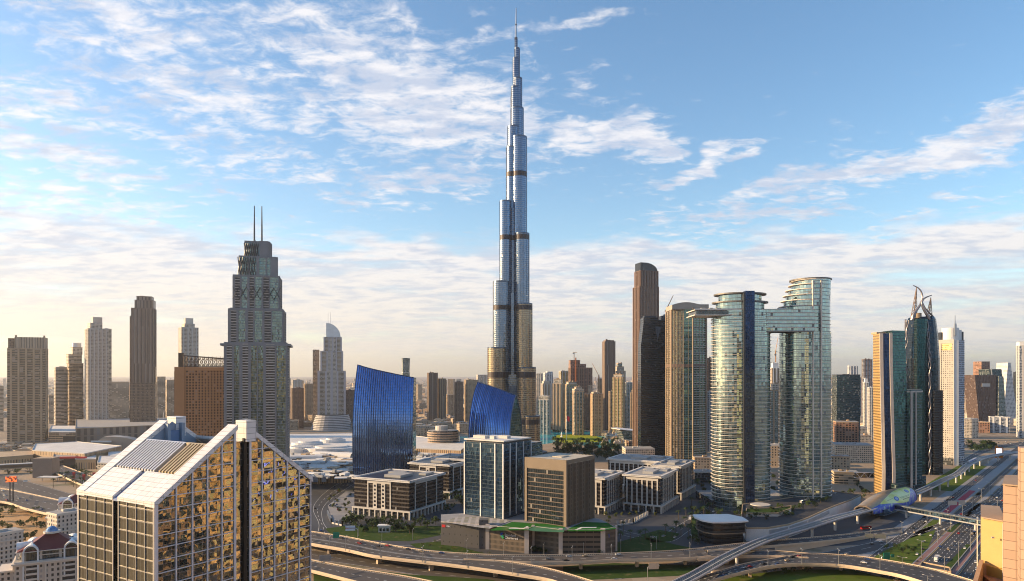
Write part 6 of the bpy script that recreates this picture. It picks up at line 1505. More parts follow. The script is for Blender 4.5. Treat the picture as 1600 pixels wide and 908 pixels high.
# ---------------------------------------------------------------- red roofed apartment houses
W_('villa', (.56, .48, .40), (.06, .065, .07), 3.0, 3.3, .42, .55, gm=.4, wvar=.08)
M['roofred'] = mat('red_tile_roof', (.13, .022, .02), .55, var=.2, scale=.3)
M['cream'] = mat('cream_moulding', (.62, .55, .47), .6, var=.1)
def red_house(label, px, py, Y, w, d, zeave, rot):
    root = thing('red_roofed_apartments', label, 'apartment house', (X(px, Y), Y + d / 2, 0), rot)
    ms = [FM['villa'], M['cream'], M['cream'], FM['darkrec']]
    pf = [('G', 2), ('B', 2), ('G', 1.4), ('P', .3), ('G', 2.6), ('P', .3), ('B', 2.4), ('P', .3), ('G', 1.6)]
    bayed(rect(0, 0, w, d), 0, zeave - 7, [pf, pf], ms, 'body', root, 3.3)
    part(root, 'cornice', M['cream'], lambda mb: (mb.prism(rect(0, 0, w + 3.4, d + 3.4), zeave - 7.3, zeave - 6.4, 0, 0, True), mb.prism(rect(0, 0, w + 2, d + 2), zeave - 8.4, zeave - 7.3, 0, 0, True)))
    part(root, 'penthouse', [M['glassdark'], M['cream']], lambda mb: (mb.prism(rect(0, 0, w * .82, d * .82), zeave - 6.4, zeave, 0), [mb.box(sx * w * .40, sy * d * .40, zeave - 6.4, 1.4, 1.4, 6.4, 1) for sx in (-1, -.35, .35, 1) for sy in (-1, 1)], mb.prism(rect(0, 0, w * .86, d * .86), zeave - 3.4, zeave - 2.8, 1)))
    e = rect(0, 0, w * .96, d * .96); t = rect(0, 0, w * .16, d * .16)
    rings = []
    for i in range(9):
        f = i / 8; s = 1 - f; curve = .5 * math.sin(math.pi * f) * .22
        ww, dd = w * (.16 + .80 * s - curve * .6), d * (.16 + .80 * s - curve * .6); rings.append([(x, y, zeave + 8.6 * f) for x, y in rect(0, 0, ww, dd)])
    part(root, 'hipped_roof', M['roofred'], lambda mb: mb.loft(rings, 0))
    part(root, 'eave', M['cream'], lambda mb: mb.prism(rect(0, 0, w * .985, d * .985), zeave - .5, zeave, 0, 0, True))
    dm = part(root, 'roof_dome', mat('blue_dome', (.10, .22, .42), .3, .2), lambda mb: mb.loft([[(x, y, z) for x, y in ell(0, 0, r_, r_, 16)] for r_, z in ((3.4, zeave + 9.4), (3.1, zeave + 10.6), (2.2, zeave + 11.7), (.9, zeave + 12.4), (.1, zeave + 12.6))], 0))
    part(dm, 'dome_ring', M['cream'], lambda mb: mb.prism(ell(0, 0, 4.8, 4.8, 16), zeave + 8.3, zeave + 9.4, 0, 0, True)); part(dm, 'finial', M['white'], lambda mb: mb.bar((0, 0, zeave + 12.4), (0, 0, zeave + 17.5), .16, 0, 6))
    # white arched dormers
    def dormer(cx, cy, ang, nm):
        ca, sa = math.cos(ang), math.sin(ang)          # outward direction
        def q(out, side, z): return (cx + ca * out - sa * side, cy + sa * out + ca * side, z)
        def fn(mb):
            R0 = []
            for i in range(13):
                a = math.pi * i / 12; s, z = math.cos(a) * 4.2, math.sin(a) * 4.4; s2, z2 = math.cos(a) * 3.3, math.sin(a) * 3.5
                R0.append([q(1.2, s, zeave - .4 + z), q(1.2, s2, zeave - .4 + z2), q(-1, s2, zeave - .4 + z2), q(-9, s * .25, zeave + 1.5 + z * .62), q(-1, s, zeave - .4 + z)])
            mb.loft(R0, 0, True, True)
            for sd in (-3.75, 3.75): p = q(.9, sd, 0); mb.box(p[0], p[1], zeave - 18, .9, .9, 18)
        part(root, nm, M['white'], fn)
        part(root, 'arched_window', M['glassdark'], lambda mb: mb.face([q(-.6, math.cos(math.pi * i / 12) * 3.3, zeave - .4 + math.sin(math.pi * i / 12) * 3.5) for i in range(13)] + [q(-.6, -3.3, zeave - 12), q(-.6, 3.3, zeave - 12)]))
    for sx, ang in ((-.28, -math.pi / 2), (.30, -math.pi / 2), (-.28, math.pi / 2), (.30, math.pi / 2)): dormer(sx * w, (-.47 if ang < 0 else .47) * d, ang, 'arched_dormer')
    dormer(.47 * w, 0, 0, 'arched_dormer'); dormer(-.47 * w, 0, math.pi, 'arched_dormer')
    wing = part(root, 'corner_wing', [FM['villa'], M['cream']], lambda mb: (mb.box(w * .56, 2, 0, 9, d * .6, zeave - 9, 0, 1), mb.box(w * .56, 2, zeave - 9, 11.5, d * .6 + 2.5, 1.2, 1)))
    part(root, 'side_wing', [FM['villa'], M['cream']], lambda mb: (mb.box(-w * .58, 0, 0, 10, d * .7, zeave - 12, 0, 1), mb.box(-w * .58, 0, zeave - 12, 12, d * .7 + 2, 1.1, 1)))
    return root
red_house('nearest cream apartment house with a red roof, white arches and blue dome', 60, 870, 440, 37, 26, 44, R(30))
red_house('second red roofed apartment house half hidden behind the gabled tower', 116, 790, 600, 36, 26, 44, R(24))
r = block('cream_apartments', 'cream apartment block with maroon dormers between the two red roofs', 'apartment house', 70, 138, 803, 560, 'villa', .7, 24, wall='cream', relief=(3.3, 4, 1.2, 0))
block('cream_apartments', 'low peach apartment block at the left edge behind the nearest red roof', 'apartment house', -40, 34, 836, 520, 'villa', .6, 20, wall='cream', relief=(3.3, 2, 1.2, 0))
r = thing('tent_canopy', 'white peaked tent over a green stall at the foot of the gabled tower', 'tent', G(130, 905)); part(r, 'canvas', M['white'], lambda mb: [mb.loft([[(x + i * 5 - 5, y, 4) for x, y in rect(0, 0, 5, 7)], [(x * .05 + i * 5 - 5, y * .05, 7) for x, y in rect(0, 0, 5, 7)]], 0) for i in range(3)]); part(r, 'stall', M['greensign'], lambda mb: mb.box(0, 0, 0, 14, 6, 4))
# ---------------------------------------------------------------- right foreground: peach and yellow rooftop blocks
def near_block():
    pm = NT('peach_panels'); 
    peach = facade('peach_panels', (.14, .08, .05), (.42, .28, .195), 2.3, 1.9, .955, .95, gm=0, gr=.55, wr=.6, jit=0, blind=0, gvar=.16, wvar=.1, bump=.15)
    yel = mat('yellow_render', (.44, .30, .115), .75, var=.10, scale=.5, fine=6)
    root = thing('peach_yellow_building', 'close peach panelled building with a yellow lower block and roof terrace at the right corner', 'building', (118, 150, 0))
    part(root, 'peach_tower', [peach, M['tan']], lambda mb: mb.prism([(X(1567, 146) - 118, -4), (X(1640, 140) - 118, -10), (X(1640, 140) - 104, 8), (X(1571, 158) - 118, 8)], 60, Z(757, 146), 0, 1))
    part(root, 'peach_return', [peach], lambda mb: mb.prism([(X(1594, 138) - 118, -12), (X(1640, 134) - 118, -16), (X(1640, 134) - 100, -8), (X(1596, 140) - 118, -9)], 60, Z(700, 138), 0, 0))
    part(root, 'yellow_block', yel, lambda mb: (mb.prism([(X(1533, 158) - 118, 8), (X(1572, 153) - 118, 3), (X(1580, 166) - 118, 20), (X(1541, 170) - 118, 22)], 60, Z(808, 158))))
    part(root, 'yellow_skirt', mat('deep_yellow_render', (.40, .24, .05), .75, var=.1), lambda mb: mb.prism([(X(1531, 157.6) - 118, 7.6), (X(1571, 152.4) - 118, 2.4), (X(1571, 153.4) - 118, 3.4), (X(1531, 158.6) - 118, 8.6)], 60, Z(880, 158)))
    part(root, 'roof_terrace', mat('terracotta_paving', (.36, .20, .13), .8), lambda mb: mb.prism([(X(1522, 146) - 118, -22), (44, -22), (44, 4), (X(1529, 158) - 118, 7)], 60, 109.4))
    part(root, 'terrace_parapet', mat('peach_render', (.42, .26, .15), .7), lambda mb: (mb.obox((X(1529, 158) - 118, 7.2), Vector((X(1508, 128) - X(1529, 158), -30)).normalized(), (-.9, .43), 0, 36, -.5, .3, 60, 112.6), mb.obox((X(1531, 157) - 118, 6.8), (.985, -.17), (-.17, -.985), 0, 8, 0, .4, 108, 112)))
    cp = mat('coping_stone', (.34, .24, .16), .7)
    part(root, 'yellow_coping', cp, lambda mb: mb.prism([(X(1531.5, 157.6) - 118, 7.4), (X(1572, 152.6) - 118, 2.5), (X(1580, 166) - 118, 20), (X(1541, 170) - 118, 22)], Z(808, 158) - .05, Z(808, 158) + .22, 0, 0, True))
    part(root, 'peach_coping', cp, lambda mb: mb.prism([(X(1566, 145.6) - 118, -4.5), (X(1640, 139.6) - 118, -10.4), (X(1640, 140) - 104, 8), (X(1570, 158) - 118, 8)], Z(757, 146) - .05, Z(757, 146) + .25, 0, 0, True))
    part(root, 'rain_pipe', M['offwhite'], lambda mb: mb.bar((X(1565.5, 151.5) - 118, 1.2, 100), (X(1565.5, 151.5) - 118, 1.2, Z(808, 158)), .07, 0, 6))
    for px_, z_ in ((1545, Z(838, 156)), (1558, Z(858, 156))): part(root, 'wall_vent', M['concrete_gray'], lambda mb: mb.box(X(px_, 155.4) - 118, 5.4 - (px_ - 1533) * .11, z_, .5, .3, .35, rot=-.2))
    part(root, 'terrace_unit', M['concrete_gray'], lambda mb: (mb.box(X(1586, 140) - 118, -12.5, 109.4, 1.3, .8, 1.2), mb.box(X(1586, 140) - 118, -12.95, 109.7, .8, .1, .6)))
    for i, z in enumerate((Z(815, 158), Z(835, 158), Z(855, 158), Z(873, 158))):
        part(root, 'balcony_slab', M['cream'], lambda mb: mb.box(X(1531, 161) - 118, 8.5, z, 1.0, 2.6, .14))
    part(root, 'balcony_post', M['cream'], lambda mb: mb.bar((X(1527, 160) - 118, 10, 60), (X(1527, 160) - 118, 10, Z(815, 158)), .12))
    for px, py, s, rt, nm in ((1553, 897, .9, .3, 'black_dish'), (1574, 905, 1.0, -.5, 'white_dish'), (1562, 902, .7, 1.2, 'white_dish')):
        Yd = 134; d = thing('satellite_dish', {'black_dish': 'dark mesh satellite dish on the roof terrace', 'white_dish': 'white satellite dish on the roof terrace, %s' % ('right of the dark mesh dish' if px > 1570 else 'turned edge-on beside the dark mesh dish')}[nm], 'satellite dish', (X(px, Yd), Yd, 109.4), rt)
        def bowl(mb):
            R0 = [[(r_ * s * math.cos(a), -.5 * s + r_ * r_ * .35 * s - .0, 1.5 + r_ * s * math.sin(a)) for a in [6.283 * i / 16 for i in range(16)]] for r_ in (.05, .35, .7, 1.0)]; mb.loft(R0, 0, True, False)
        part(d, 'bowl', M['black'] if nm[0] == 'b' else M['white'], bowl); part(d, 'post', M['steel'], lambda mb: mb.bar((0, 0, 0), (0, -.3, 1.5), .06, 0, 6)); part(d, 'feed_arm', M['steel'], lambda mb: mb.bar((0, -.3, .9), (0, .6, 1.5), .03))
near_block()
# ---------------------------------------------------------------- podium, pavilion and canopies by the twin towers
r, p, c = poly_block('ramped_podium', 'pale gray ramped podium wall curving in front of the twin towers', 'podium', [(1166, 846), (1200, 846), (1232, 840), (1262, 829), (1296, 812), (1330, 798), (1345, 790), (1300, 783), (1250, 792), (1200, 800), (1160, 806), (1158, 830)], 12, mat('podium_render', (.74, .71, .68), .7), 'asphalt')
part(r, 'gray_band', mat('gray_band', (.42, .41, .41), .7), lambda mb: [mb.obox(G(*a).xy - c.xy, (G(*b).xy - G(*a).xy).normalized(), Vector(((G(*b) - G(*a)).y, -(G(*b) - G(*a)).x)).normalized(), 2, (G(*b).xy - G(*a).xy).length - 1, .05, .3, 6.5, 10.2) for a, b in (((1200, 846), (1232, 840)), ((1232, 840), (1262, 829)), ((1262, 829), (1296, 812)))])
for px, py in ((1238, 838), (1262, 829.5), (1284, 818.5)): part(r, 'opening', M['black'], lambda mb: mb.box(*(G(px, py).xy - c.xy), 2.4, 3.5, 1.2, 2.6, rot=.6))
r, p, c = poly_block('planter_wall', 'curved pale planter ramp beside the twin tower forecourt', 'planter', [(1166, 826), (1215, 826), (1236, 818), (1236, 813), (1210, 817), (1166, 818)], 15, M['offwhite'], 'verge')
def teardrop():
    o = G(1130, 850); root = thing('glass_pavilion', 'two storey dark glass pavilion with a white teardrop roof beside the viaduct', 'pavilion', o)
    k = o.y / F
    poly = sgn_poly([((x - 1130) * k, y) for x, y in ((1098, 24), (1096, 14), (1101, 2), (1112, -5), (1128, -5), (1150, -3), (1164, 0), (1164, 14), (1150, 26))])
    part(root, 'glazing', [FM['blackband']], lambda mb: (mb.prism(offs(poly, -1.5), 0, 10, 0), mb.prism(poly, 10.6, 20, 0)))
    part(root, 'floor_band', mat('bronze_band', (.30, .24, .18), .4, .4), lambda mb: mb.prism(offs(poly, .6), 9.8, 10.7, 0, 0, True))
    part(root, 'teardrop_roof', M['white'], lambda mb: mb.prism(offs(poly, 2.6), 20.3, 21.6, 0, 0, True)); part(root, 'roof_soffit', M['black'], lambda mb: mb.prism(offs(poly, 1.8), 19.6, 20.3, 0, 0, True))
teardrop()
r = thing('disc_canopy', 'pale disc canopy at the foot of the left twin tower', 'canopy', G(1188, 806)); part(r, 'roof', M['offwhite'], lambda mb: mb.disc(0, 0, 12, .8, 10.5, 10.5)); part(r, 'drum', M['glassdark'], lambda mb: mb.disc(0, 0, 0, 12, 6, 6))
r = thing('flat_canopy', 'gray flat entrance canopy between the twin towers', 'canopy', G(1232, 804)); part(r, 'roof', M['concrete_gray'], lambda mb: mb.box(0, 0, 11, 34, 16, .8, rot=-.1)); part(r, 'glass_hall', M['glassdark'], lambda mb: mb.box(0, 8, 0, 36, 18, 10.5, rot=-.1))
def wave():
    o = G(1225, 790); root = thing('wavy_canopy', 'wavy pale canopy roof in the gap between the twin towers', 'canopy', o)
    R0 = [[(x * 3 - 26, yy + x * .9 - 6, 15 + 2.2 * math.sin(x * .55) + (1.4 if yy > 0 else 0) + .12 * x) for yy in (-9, 0, 9)] for x in range(19)]
    part(root, 'roof', M['offwhite'], lambda mb: mb.loft(R0, 0, False, False, False))
    for x in (2, 9, 16): part(root, 'post', M['steel'], lambda mb: mb.bar((x * 3 - 26, x * .9 - 10, 0), (x * 3 - 26, x * .9 - 10, 15), .4, 0, 6))
wave()
# opera hall
def opera():
    Y = 1560.0; k = Y / F; root = thing('boat_shaped_hall', 'boat shaped glass hall with a swept pale roof left of the bronze tower', 'concert hall', (X(978, Y), Y, 0))
    def ring(z, s, sh): return [((x * s - 2 + sh) * k, y * s, z) for x, y in ((-16, -8), (-8, -22), (14, -24), (26, -10), (26, 20), (-8, 22))]
    part(root, 'glass_hull', [FM['tealwin'], M['roofgray']], lambda mb: mb.loft([ring(0, .6, 6), ring(14, .8, 3), ring(30, .95, 0)], 0, mt=1))
    part(root, 'swept_roof', M['white'], lambda mb: mb.loft([[((x * 1.0 - 4) * k, y * 1.05, 28 + (-x) * .14 + 4) for x, y in ((-20, -6), (-8, -24), (16, -26), (28, -10), (28, 22), (-8, 24))], [((x * 1.0 - 4) * k, y * 1.05, 29.5 + (-x) * .14 + 4) for x, y in ((-20, -6), (-8, -24), (16, -26), (28, -10), (28, 22), (-8, 24))]], 0, True, True))
opera()
# flag and pole
g = G(885.5, 687.5); r = thing('flagpole', 'tall white flagpole with a red flag on the lagoon lawn', 'flagpole', g)
part(r, 'pole', M['white'], lambda mb: mb.bar((0, 0, 0), (0, 0, 57), .75, 0, 8, .35)); part(r, 'flag', mat('red_cloth', (.62, .02, .04), .7), lambda mb: mb.loft([[(.4 + i * .9, math.sin(i * .8) * .8, 57 - i * .45), (.4 + i * .9, math.sin(i * .8 + .5) * .8, 46 - i * .6)] for i in range(8)], 0, False, False, False))
g = G(877.5, 683); r = tag(part(None, 'lawn_sculpture', M['white'], lambda mb: mb.loft([[(x, y, z) for x, y in ell(0, 0, s, s, 8)] for s, z in ((3.2, 0), (1.2, 4), (2.0, 7), (.3, 13))], 0)), 'white sculpture on the lagoon lawn left of the flagpole', 'sculpture'); r.location = g
# ---------------------------------------------------------------- elevated rail line, station and footbridge
RP = [(40, 395, 12), (90, 452, 12), (124, 491, 12), (168, 548, 12), (217, 604, 12), (268, 650, 12), (327, 702, 12), (376, 742, 12), (430, 792, 12), (502, 862, 12), (580, 946, 12), (640, 1010, 12), (729, 1120, 12), (822, 1216, 12), (930, 1290, 12), (1062, 1360, 12), (1400, 1540, 12)]
def rail():
    n = 150; C = smooth(RP, n); o = C[60].copy(); o.z = 0; C = [p - o for p in C]
    root = thing('elevated_railway', 'elevated metro viaduct sweeping from the bottom edge to the right edge', 'railway viaduct', o)
    def prof(a, b, zz=()): pass
    def sweep(mb, sec, m=0):
        R0 = []
        for i in range(n):
            t = (C[min(i + 1, n - 1)] - C[max(i - 1, 0)]).normalized(); nn = Vector((t.y, -t.x, 0))
            R0.append([tuple(C[i] + nn * s + Vector((0, 0, z))) for s, z in sec])
        mb.loft(R0, m, True, True)
    part(root, 'girder', mat('pale_girder', (.52, .50, .52), .55), lambda mb: sweep(mb, [(5.0, -.4), (5.0, .9), (4.6, .9), (4.5, -.1), (-4.5, -.1), (-4.6, .9), (-5.0, .9), (-5.0, -.4), (-2.2, -2.6), (2.2, -2.6)]))
    part(root, 'track_bed', M['darksteel'], lambda mb: (sweep(mb, [(4.2, -.05), (4.2, .1), (.7, .1), (.7, -.05)]), sweep(mb, [(-.7, -.05), (-.7, .1), (-4.2, .1), (-4.2, -.05)])))
    part(root, 'track_kerb', M['concrete_gray'], lambda mb: (sweep(mb, [(.5, -.05), (.5, .35), (-.5, .35), (-.5, -.05)])))
    for s in (3.1, 1.7, -1.7, -3.1): part(root, 'track_rail', M['steel'], lambda mb: sweep(mb, [(s - .09, .1), (s - .09, .32), (s + .09, .32), (s + .09, .1)]))
    for i in range(6, n, 4):
        p = C[i]
        if (p + o - Vector((420, 790, 12))).length < 70: continue
        pr = MB(); pr.disc(p.x, p.y, -0.0, p.z - 4.2, 1.25, 1.25, n=12); t = (C[min(i + 1, n - 1)] - C[i - 1]).normalized()
        pr.loft([[(p.x + a * f + 0, p.y + b * f, z) for a, b in ell(0, 0, 1.25, 1.25, 12)] for f, z in ((1, p.z - 4.2), (1.9, p.z - 2.5))], 0); pr.build('pier', M['offwhite'], root)
rail()
def station():
    d = Vector((.735, .678)); nrm = Vector((d.y, -d.x)); c = Vector((421, 790)); rot = math.atan2(d.y, d.x)
    root = thing('rail_station', 'clam shaped golden metro station shell with a yellow and blue advertisement', 'rail station', (c.x, c.y, 0), rot)
    L = 67.0; nu, nv = 40, 24
    def prof(u):   # u -1..1 : half width, top height
        a = abs(u); w = 15.0 * (1 - .40 * a ** 2.2); h = 23.0 + (-4.0 if u < 0 else -3.0) * a ** 2.0 - (4.5 * max(0, -u) ** 1.3)
        return w, h
    def pt(u, t, off=0.0):   # t 0..1 around from -side to +side (near camera side is t=0)
        w, h = prof(u); a = math.pi * (1.18 * t - .09) ; base = 9.0
        y = -(w + off) * math.cos(a); z = base + (h - base + off) * max(-.35, math.sin(a)) ; return (u * L, y, z)
    def shell(mb):
        for i in range(nu):
            for j in range(nv):
                u0, u1 = -1 + 2 * i / nu, -1 + 2 * (i + 1) / nu; Q = [pt(u0, j / nv), pt(u1, j / nv), pt(u1, (j + 1) / nv), pt(u0, (j + 1) / nv)]
                mb.face(Q, 0, [(q[0], q[2]) for q in Q])
    s = part(root, 'shell', facade('gold_shell', (.34, .25, .15), (.42, .31, .19), 4.5, 2.2, .97, .95, gm=.55, gr=.35, wr=.5, jit=.01, blind=0, gvar=.2), shell); s.data.polygons.foreach_set('use_smooth', [True] * len(s.data.polygons))
    def patch(nm, fu, m, off, ni=30, nj=14):
        def fn(mb):
            for i in range(ni):
                u0, u1 = -1 + 2 * i / ni, -1 + 2 * (i + 1) / ni
                lo0, hi0 = fu(u0); lo1, hi1 = fu(u1)
                if hi0 - lo0 < .004 and hi1 - lo1 < .004: continue
                for j in range(nj):
                    f0, f1 = j / nj, (j + 1) / nj
                    mb.face([pt(u0, lo0 + (hi0 - lo0) * f0, off), pt(u1, lo1 + (hi1 - lo1) * f0, off), pt(u1, lo1 + (hi1 - lo1) * f1, off), pt(u0, lo0 + (hi0 - lo0) * f1, off)], 0)
        o = part(root, nm, m, fn); o.data.polygons.foreach_set('use_smooth', [True] * len(o.data.polygons)); return o
    nb = NT('blue_advert_film'); a = nb.noise(.16, 4, dist=1.0); b2 = nb.noise(.5, 3)
    mblue = nb.set(base=nb.mix(nb.sstep(a, .52, .60), (.02, .05, .42), nb.mix(b2, (.18, .30, .62), (.30, .42, .20))), rough=.35)
    nyl = NT('yellow_advert_film'); a = nyl.noise(.05, 3)
    myel = nyl.set(base=nyl.mix(nyl.sstep(a, .40, .60), (.62, .62, .06), (.74, .76, .30)), rough=.35)
    def blue(u): return (0.0, .40) if u > .86 else (.0, max(.0, .30 + .09 * (u + 1) - .05))
    def yel(u):
        if u < -.72 or u > .90: return (0, 0)
        lo = .30 - .08 * ((u + .72) / 1.62); 
        lo = .27 - .16 * math.sin(min(1, (u + .72) / 1.05) * 1.5708) if u < .33 else .11 + (u - .33) / .57 * .30
        hi = .27 + .25 * ((u + .72) / 1.62) ** .7
        return (lo, max(lo, hi))
    patch('advert_film', blue, mblue, .12); patch('advert_film', yel, myel, .24)
    def oval(u0, t0, ru, rt, m, off):
        def fn(mb):
            ring = [pt(u0 + ru * math.cos(6.283 * i / 20), t0 + rt * math.sin(6.283 * i / 20), off) for i in range(20)]; cc = pt(u0, t0, off)
            for i in range(20): mb.face([cc, ring[i], ring[(i + 1) % 20]])
        part(root, 'advert_emblem', m, fn)
    for u0, t0 in ((-.12, .245), (.55, .335)):
        oval(u0, t0, .085, .052, M['bluesign'], .38); oval(u0, t0, .05, .028, mat('pale_blue_print', (.25, .36, .62), .4), .46)
    # line of print: small bars of lettering
    def line(u0, u1, t0, m, h=.010):
        def fn(mb):
            r_ = random.Random(int(u0 * 100)); u = u0
            while u < u1:
                l = r_.uniform(.02, .05); mb.face([pt(u, t0, .4), pt(u + l, t0, .4), pt(u + l, t0 + h, .4), pt(u, t0 + h, .4)]); u += l + .012
        part(root, 'advert_lettering', m, fn)
    gy = mat('gray_print', (.22, .26, .12), .5)
    line(.02, .50, .235, gy, .008); line(.06, .48, .215, gy, .008); line(.10, .46, .178, mat('dark_print', (.08, .10, .02), .5), .014); line(-.45, -.25, .27, gy, .010)
    # dark mouths and platform hall
    part(root, 'portal', M['black'], lambda mb: [mb.face([pt(s * .985, t / 16) for t in range(17)]) for s in (-1, 1)])
    part(root, 'concourse', [FM['bluegray'], M['concrete_gray']], lambda mb: (mb.box(-30, -9, 3, 36, 9, 7, 0, 1), mb.box(0, 0, 0, 60, 14, 3, 1, 1)))
    part(root, 'sign_panel', M['white'], lambda mb: mb.box(-26, -13.7, 5.5, 6, .3, 3))
    part(root, 'shell_rim', mat('rim_bronze', (.18, .14, .11), .5, .3), lambda mb: [mb.tube([pt(s * 1.0, t / 20, .1) for t in range(21)], .9, 0, 6) for s in (-1, 1)])
station()
def footbridge():
    a, b_ = Vector((418, 768)), Vector((470, 676)); b_ = Vector((X(1560, 672), 672)); t = (b_ - a); L = t.length; t.normalize(); n = Vector((t.y, -t.x))
    root = thing('glazed_footbridge', 'dark glazed footbridge crossing the highway from the metro station', 'footbridge', (a.x, a.y, 0)); o = Vector((0, 0))
    part(root, 'glazing', [FM['bluegray']], lambda mb: mb.obox(o, t, n, 0, L, -2.6, 2.6, 8, 11.6)); part(root, 'deck', M['concrete_gray'], lambda mb: mb.obox(o, t, n, 0, L, -3.0, 3.0, 6.8, 8)); part(root, 'roof', mat('slate_roof', (.13, .15, .17), .5, .3), lambda mb: mb.obox(o, t, n, 0, L, -3.1, 3.1, 11.6, 12.3))
    part(root, 'mullion_frame', M['darksteel'], lambda mb: [mb.obox(o, t, n, i * 3.2, i * 3.2 + .3, -2.75, 2.75, 8, 11.6) for i in range(int(L / 3.2))])
    for f in (.12, .47, .8): part(root, 'pier', M['offwhite'], lambda mb: mb.disc(t.x * L * f, t.y * L * f, 0, 6.8, 1.2, 1.2, n=12))
footbridge()
def train():
    n = 40; C = smooth(RP, 400); i0 = 222
    root = thing('metro_train', 'blue and silver metro train leaving the station along the elevated line', 'train', (C[i0].x, C[i0].y, 12.3))
    for k in range(3):
        p, q = C[i0 + k * 5], C[i0 + k * 5 + 5]; t = (q - p); L = t.length; t.normalize(); n2 = Vector((t.y, -t.x, 0)); o = p - C[i0] + n2 * -2.4
        cr = part(root, 'carriage', M['alu'], lambda mb: mb.obox(o.xy, t.xy, n2.xy, .3, L - .3, -1.35, 1.35, 0, 3.3))
        part(cr, 'window_band', mat('train_blue', (.03, .10, .42), .3), lambda mb: mb.obox(o.xy, t.xy, n2.xy, .6, L - .6, -1.4, 1.4, 1.3, 2.4))
train()
# billboards and overhead signs
g = G(1561, 716); r = thing('lit_billboard', 'white lit billboard in an orange shield frame on the lawn by the railway', 'billboard', g, -.5)
n = NT('lit_white_screen'); wm_ = n.set(base=(.6, .6, .6, 1), ecol=(.85, .86, 1, 1), estr=.75)
part(r, 'frame', mat('orange_frame', (.50, .16, .02), .5), lambda mb: (mb.box(0, 0, 2.5, 13, 1.4, 17.5), mb.box(-4, 0, 20, 5, 1.4, 2.5), mb.box(0, 0, 0, 12, 1.2, 2.5))); part(r, 'screen', wm_, lambda mb: mb.box(0, -.9, 5, 9, .3, 13))
def gantry(px, py, z, rot, panels, label, arm=9, h=8.5):
    g = G(px, py, z); r = thing('sign_gantry', label, 'road sign', g, rot)
    part(r, 'post', M['steel'], lambda mb: mb.tube(smooth([(0, 0, 0), (0, 0, h - 2), (1, 0, h - .4), (3, 0, h)], 14) + [Vector((arm, 0, h))], .28, 0, 8))
    for x, w, hh, m in panels: part(r, 'sign_panel', m, lambda mb: mb.box(x, -.4, h - hh * .5, w, .25, hh))
gantry(515, 852, 8, .15, [(5.5, 5.2, 5.0, M['greensign'])], 'green overhead sign on a curved post over the viaduct')
gantry(559, 842, 8, math.pi + .1, [(6.5, 8.5, 4.4, mat('white_sign', (.62, .68, .75), .5)), (6.5, 8.6, .9, M['redsign'])] , 'white toll sign with dark red tabs over the viaduct', arm=8, h=9.5)
gantry(1386, 854, 0, -.2, [(-5.5, 9, 4, M['steel']), (-15, 7, 4, M['steel'])], 'back of a gray overhead sign beside the ramp road', arm=-2, h=9)
gantry(1377, 889, 0, .2, [(4.5, 6.0, 5.5, M['greensign']), (10, 3, 2.5, M['greensign'])], 'green overhead sign rising from the lawn near the arched viaduct', h=10)
gantry(1012, 908, 2, .1, [(4.5, 7.5, 4.5, mat('beige_sign', (.50, .42, .33), .5))], 'beige overhead sign at the bottom edge below the rail line', h=11)
gantry(1483, 800, 0, .2, [(4, 12, 5, M['steel']), (16, 8, 5, M['steel'])], 'gray overhead sign panels beside the highway near the footbridge', h=10)
gantry(36, 761, 5, .2, [(3, 4.5, 2.2, M['white']), (3, 4.5, .7, M['greensign'])], 'white and green road sign on the flyover ramp at left', h=8)
gantry(502, 890, 0, .3, [(3, 9, 4.6, M['steel'])], 'gray sign back low beside the gabled tower edge', h=9)
gantry(1218, 748, 0, 0, [(4, 9, 5, M['greensign'])], 'green sign on the street seen through the twin tower gap', h=9)
r, p, c = poly_block('abutment_wall', 'tan concrete abutment where the highway passes over at the lower right', 'retaining wall', [(1440, 887), (1484, 896), (1486, 903), (1436, 894)], 4, M['concrete'], 'asphalt')
r = thing('gate_kiosk', 'white kiosk with a flat roof on the verge in front of the banded office block', 'kiosk', G(601, 831)); part(r, 'walls', [M['offwhite']], lambda mb: mb.box(0, 0, 0, 11, 6, 6)); part(r, 'flat_roof', M['white'], lambda mb: mb.box(0, 0, 6, 13, 7.5, .9)); part(r, 'window', M['glassdark'], lambda mb: [mb.box(x, -3.02, 1.2, 2.4, .2, 3) for x in (-3.4, 0, 3.4)])
def fence(pts, label, h=5):
    P = [G(*p) for p in pts]; o = P[0]; r = thing('garden_wall', label, 'wall', o)
    part(r, 'plinth', M['offwhite'], lambda mb: [mb.obox((a - o).xy, (b - a).xy.normalized(), Vector(((b - a).y, -(b - a).x)).normalized(), 0, (b - a).length, -.3, .3, 0, h * .3) for a, b in zip(P[:-1], P[1:])])
    for a, b in zip(P[:-1], P[1:]):
        k = max(1, int((b - a).length / 5))
        for i in range(k + 1): q = a.lerp(b, i / k) - o; part(r, 'pillar', M['offwhite'], lambda mb: mb.box(q.x, q.y, 0, 1.4, 1.4, h))
fence([(512, 805), (518, 818), (535, 822), (546, 820)], 'pale pillared garden wall round the car park of the banded offices')
fence([(965, 822), (990, 818), (1012, 806)], 'pale pillared wall round the forecourt of the columned offices')
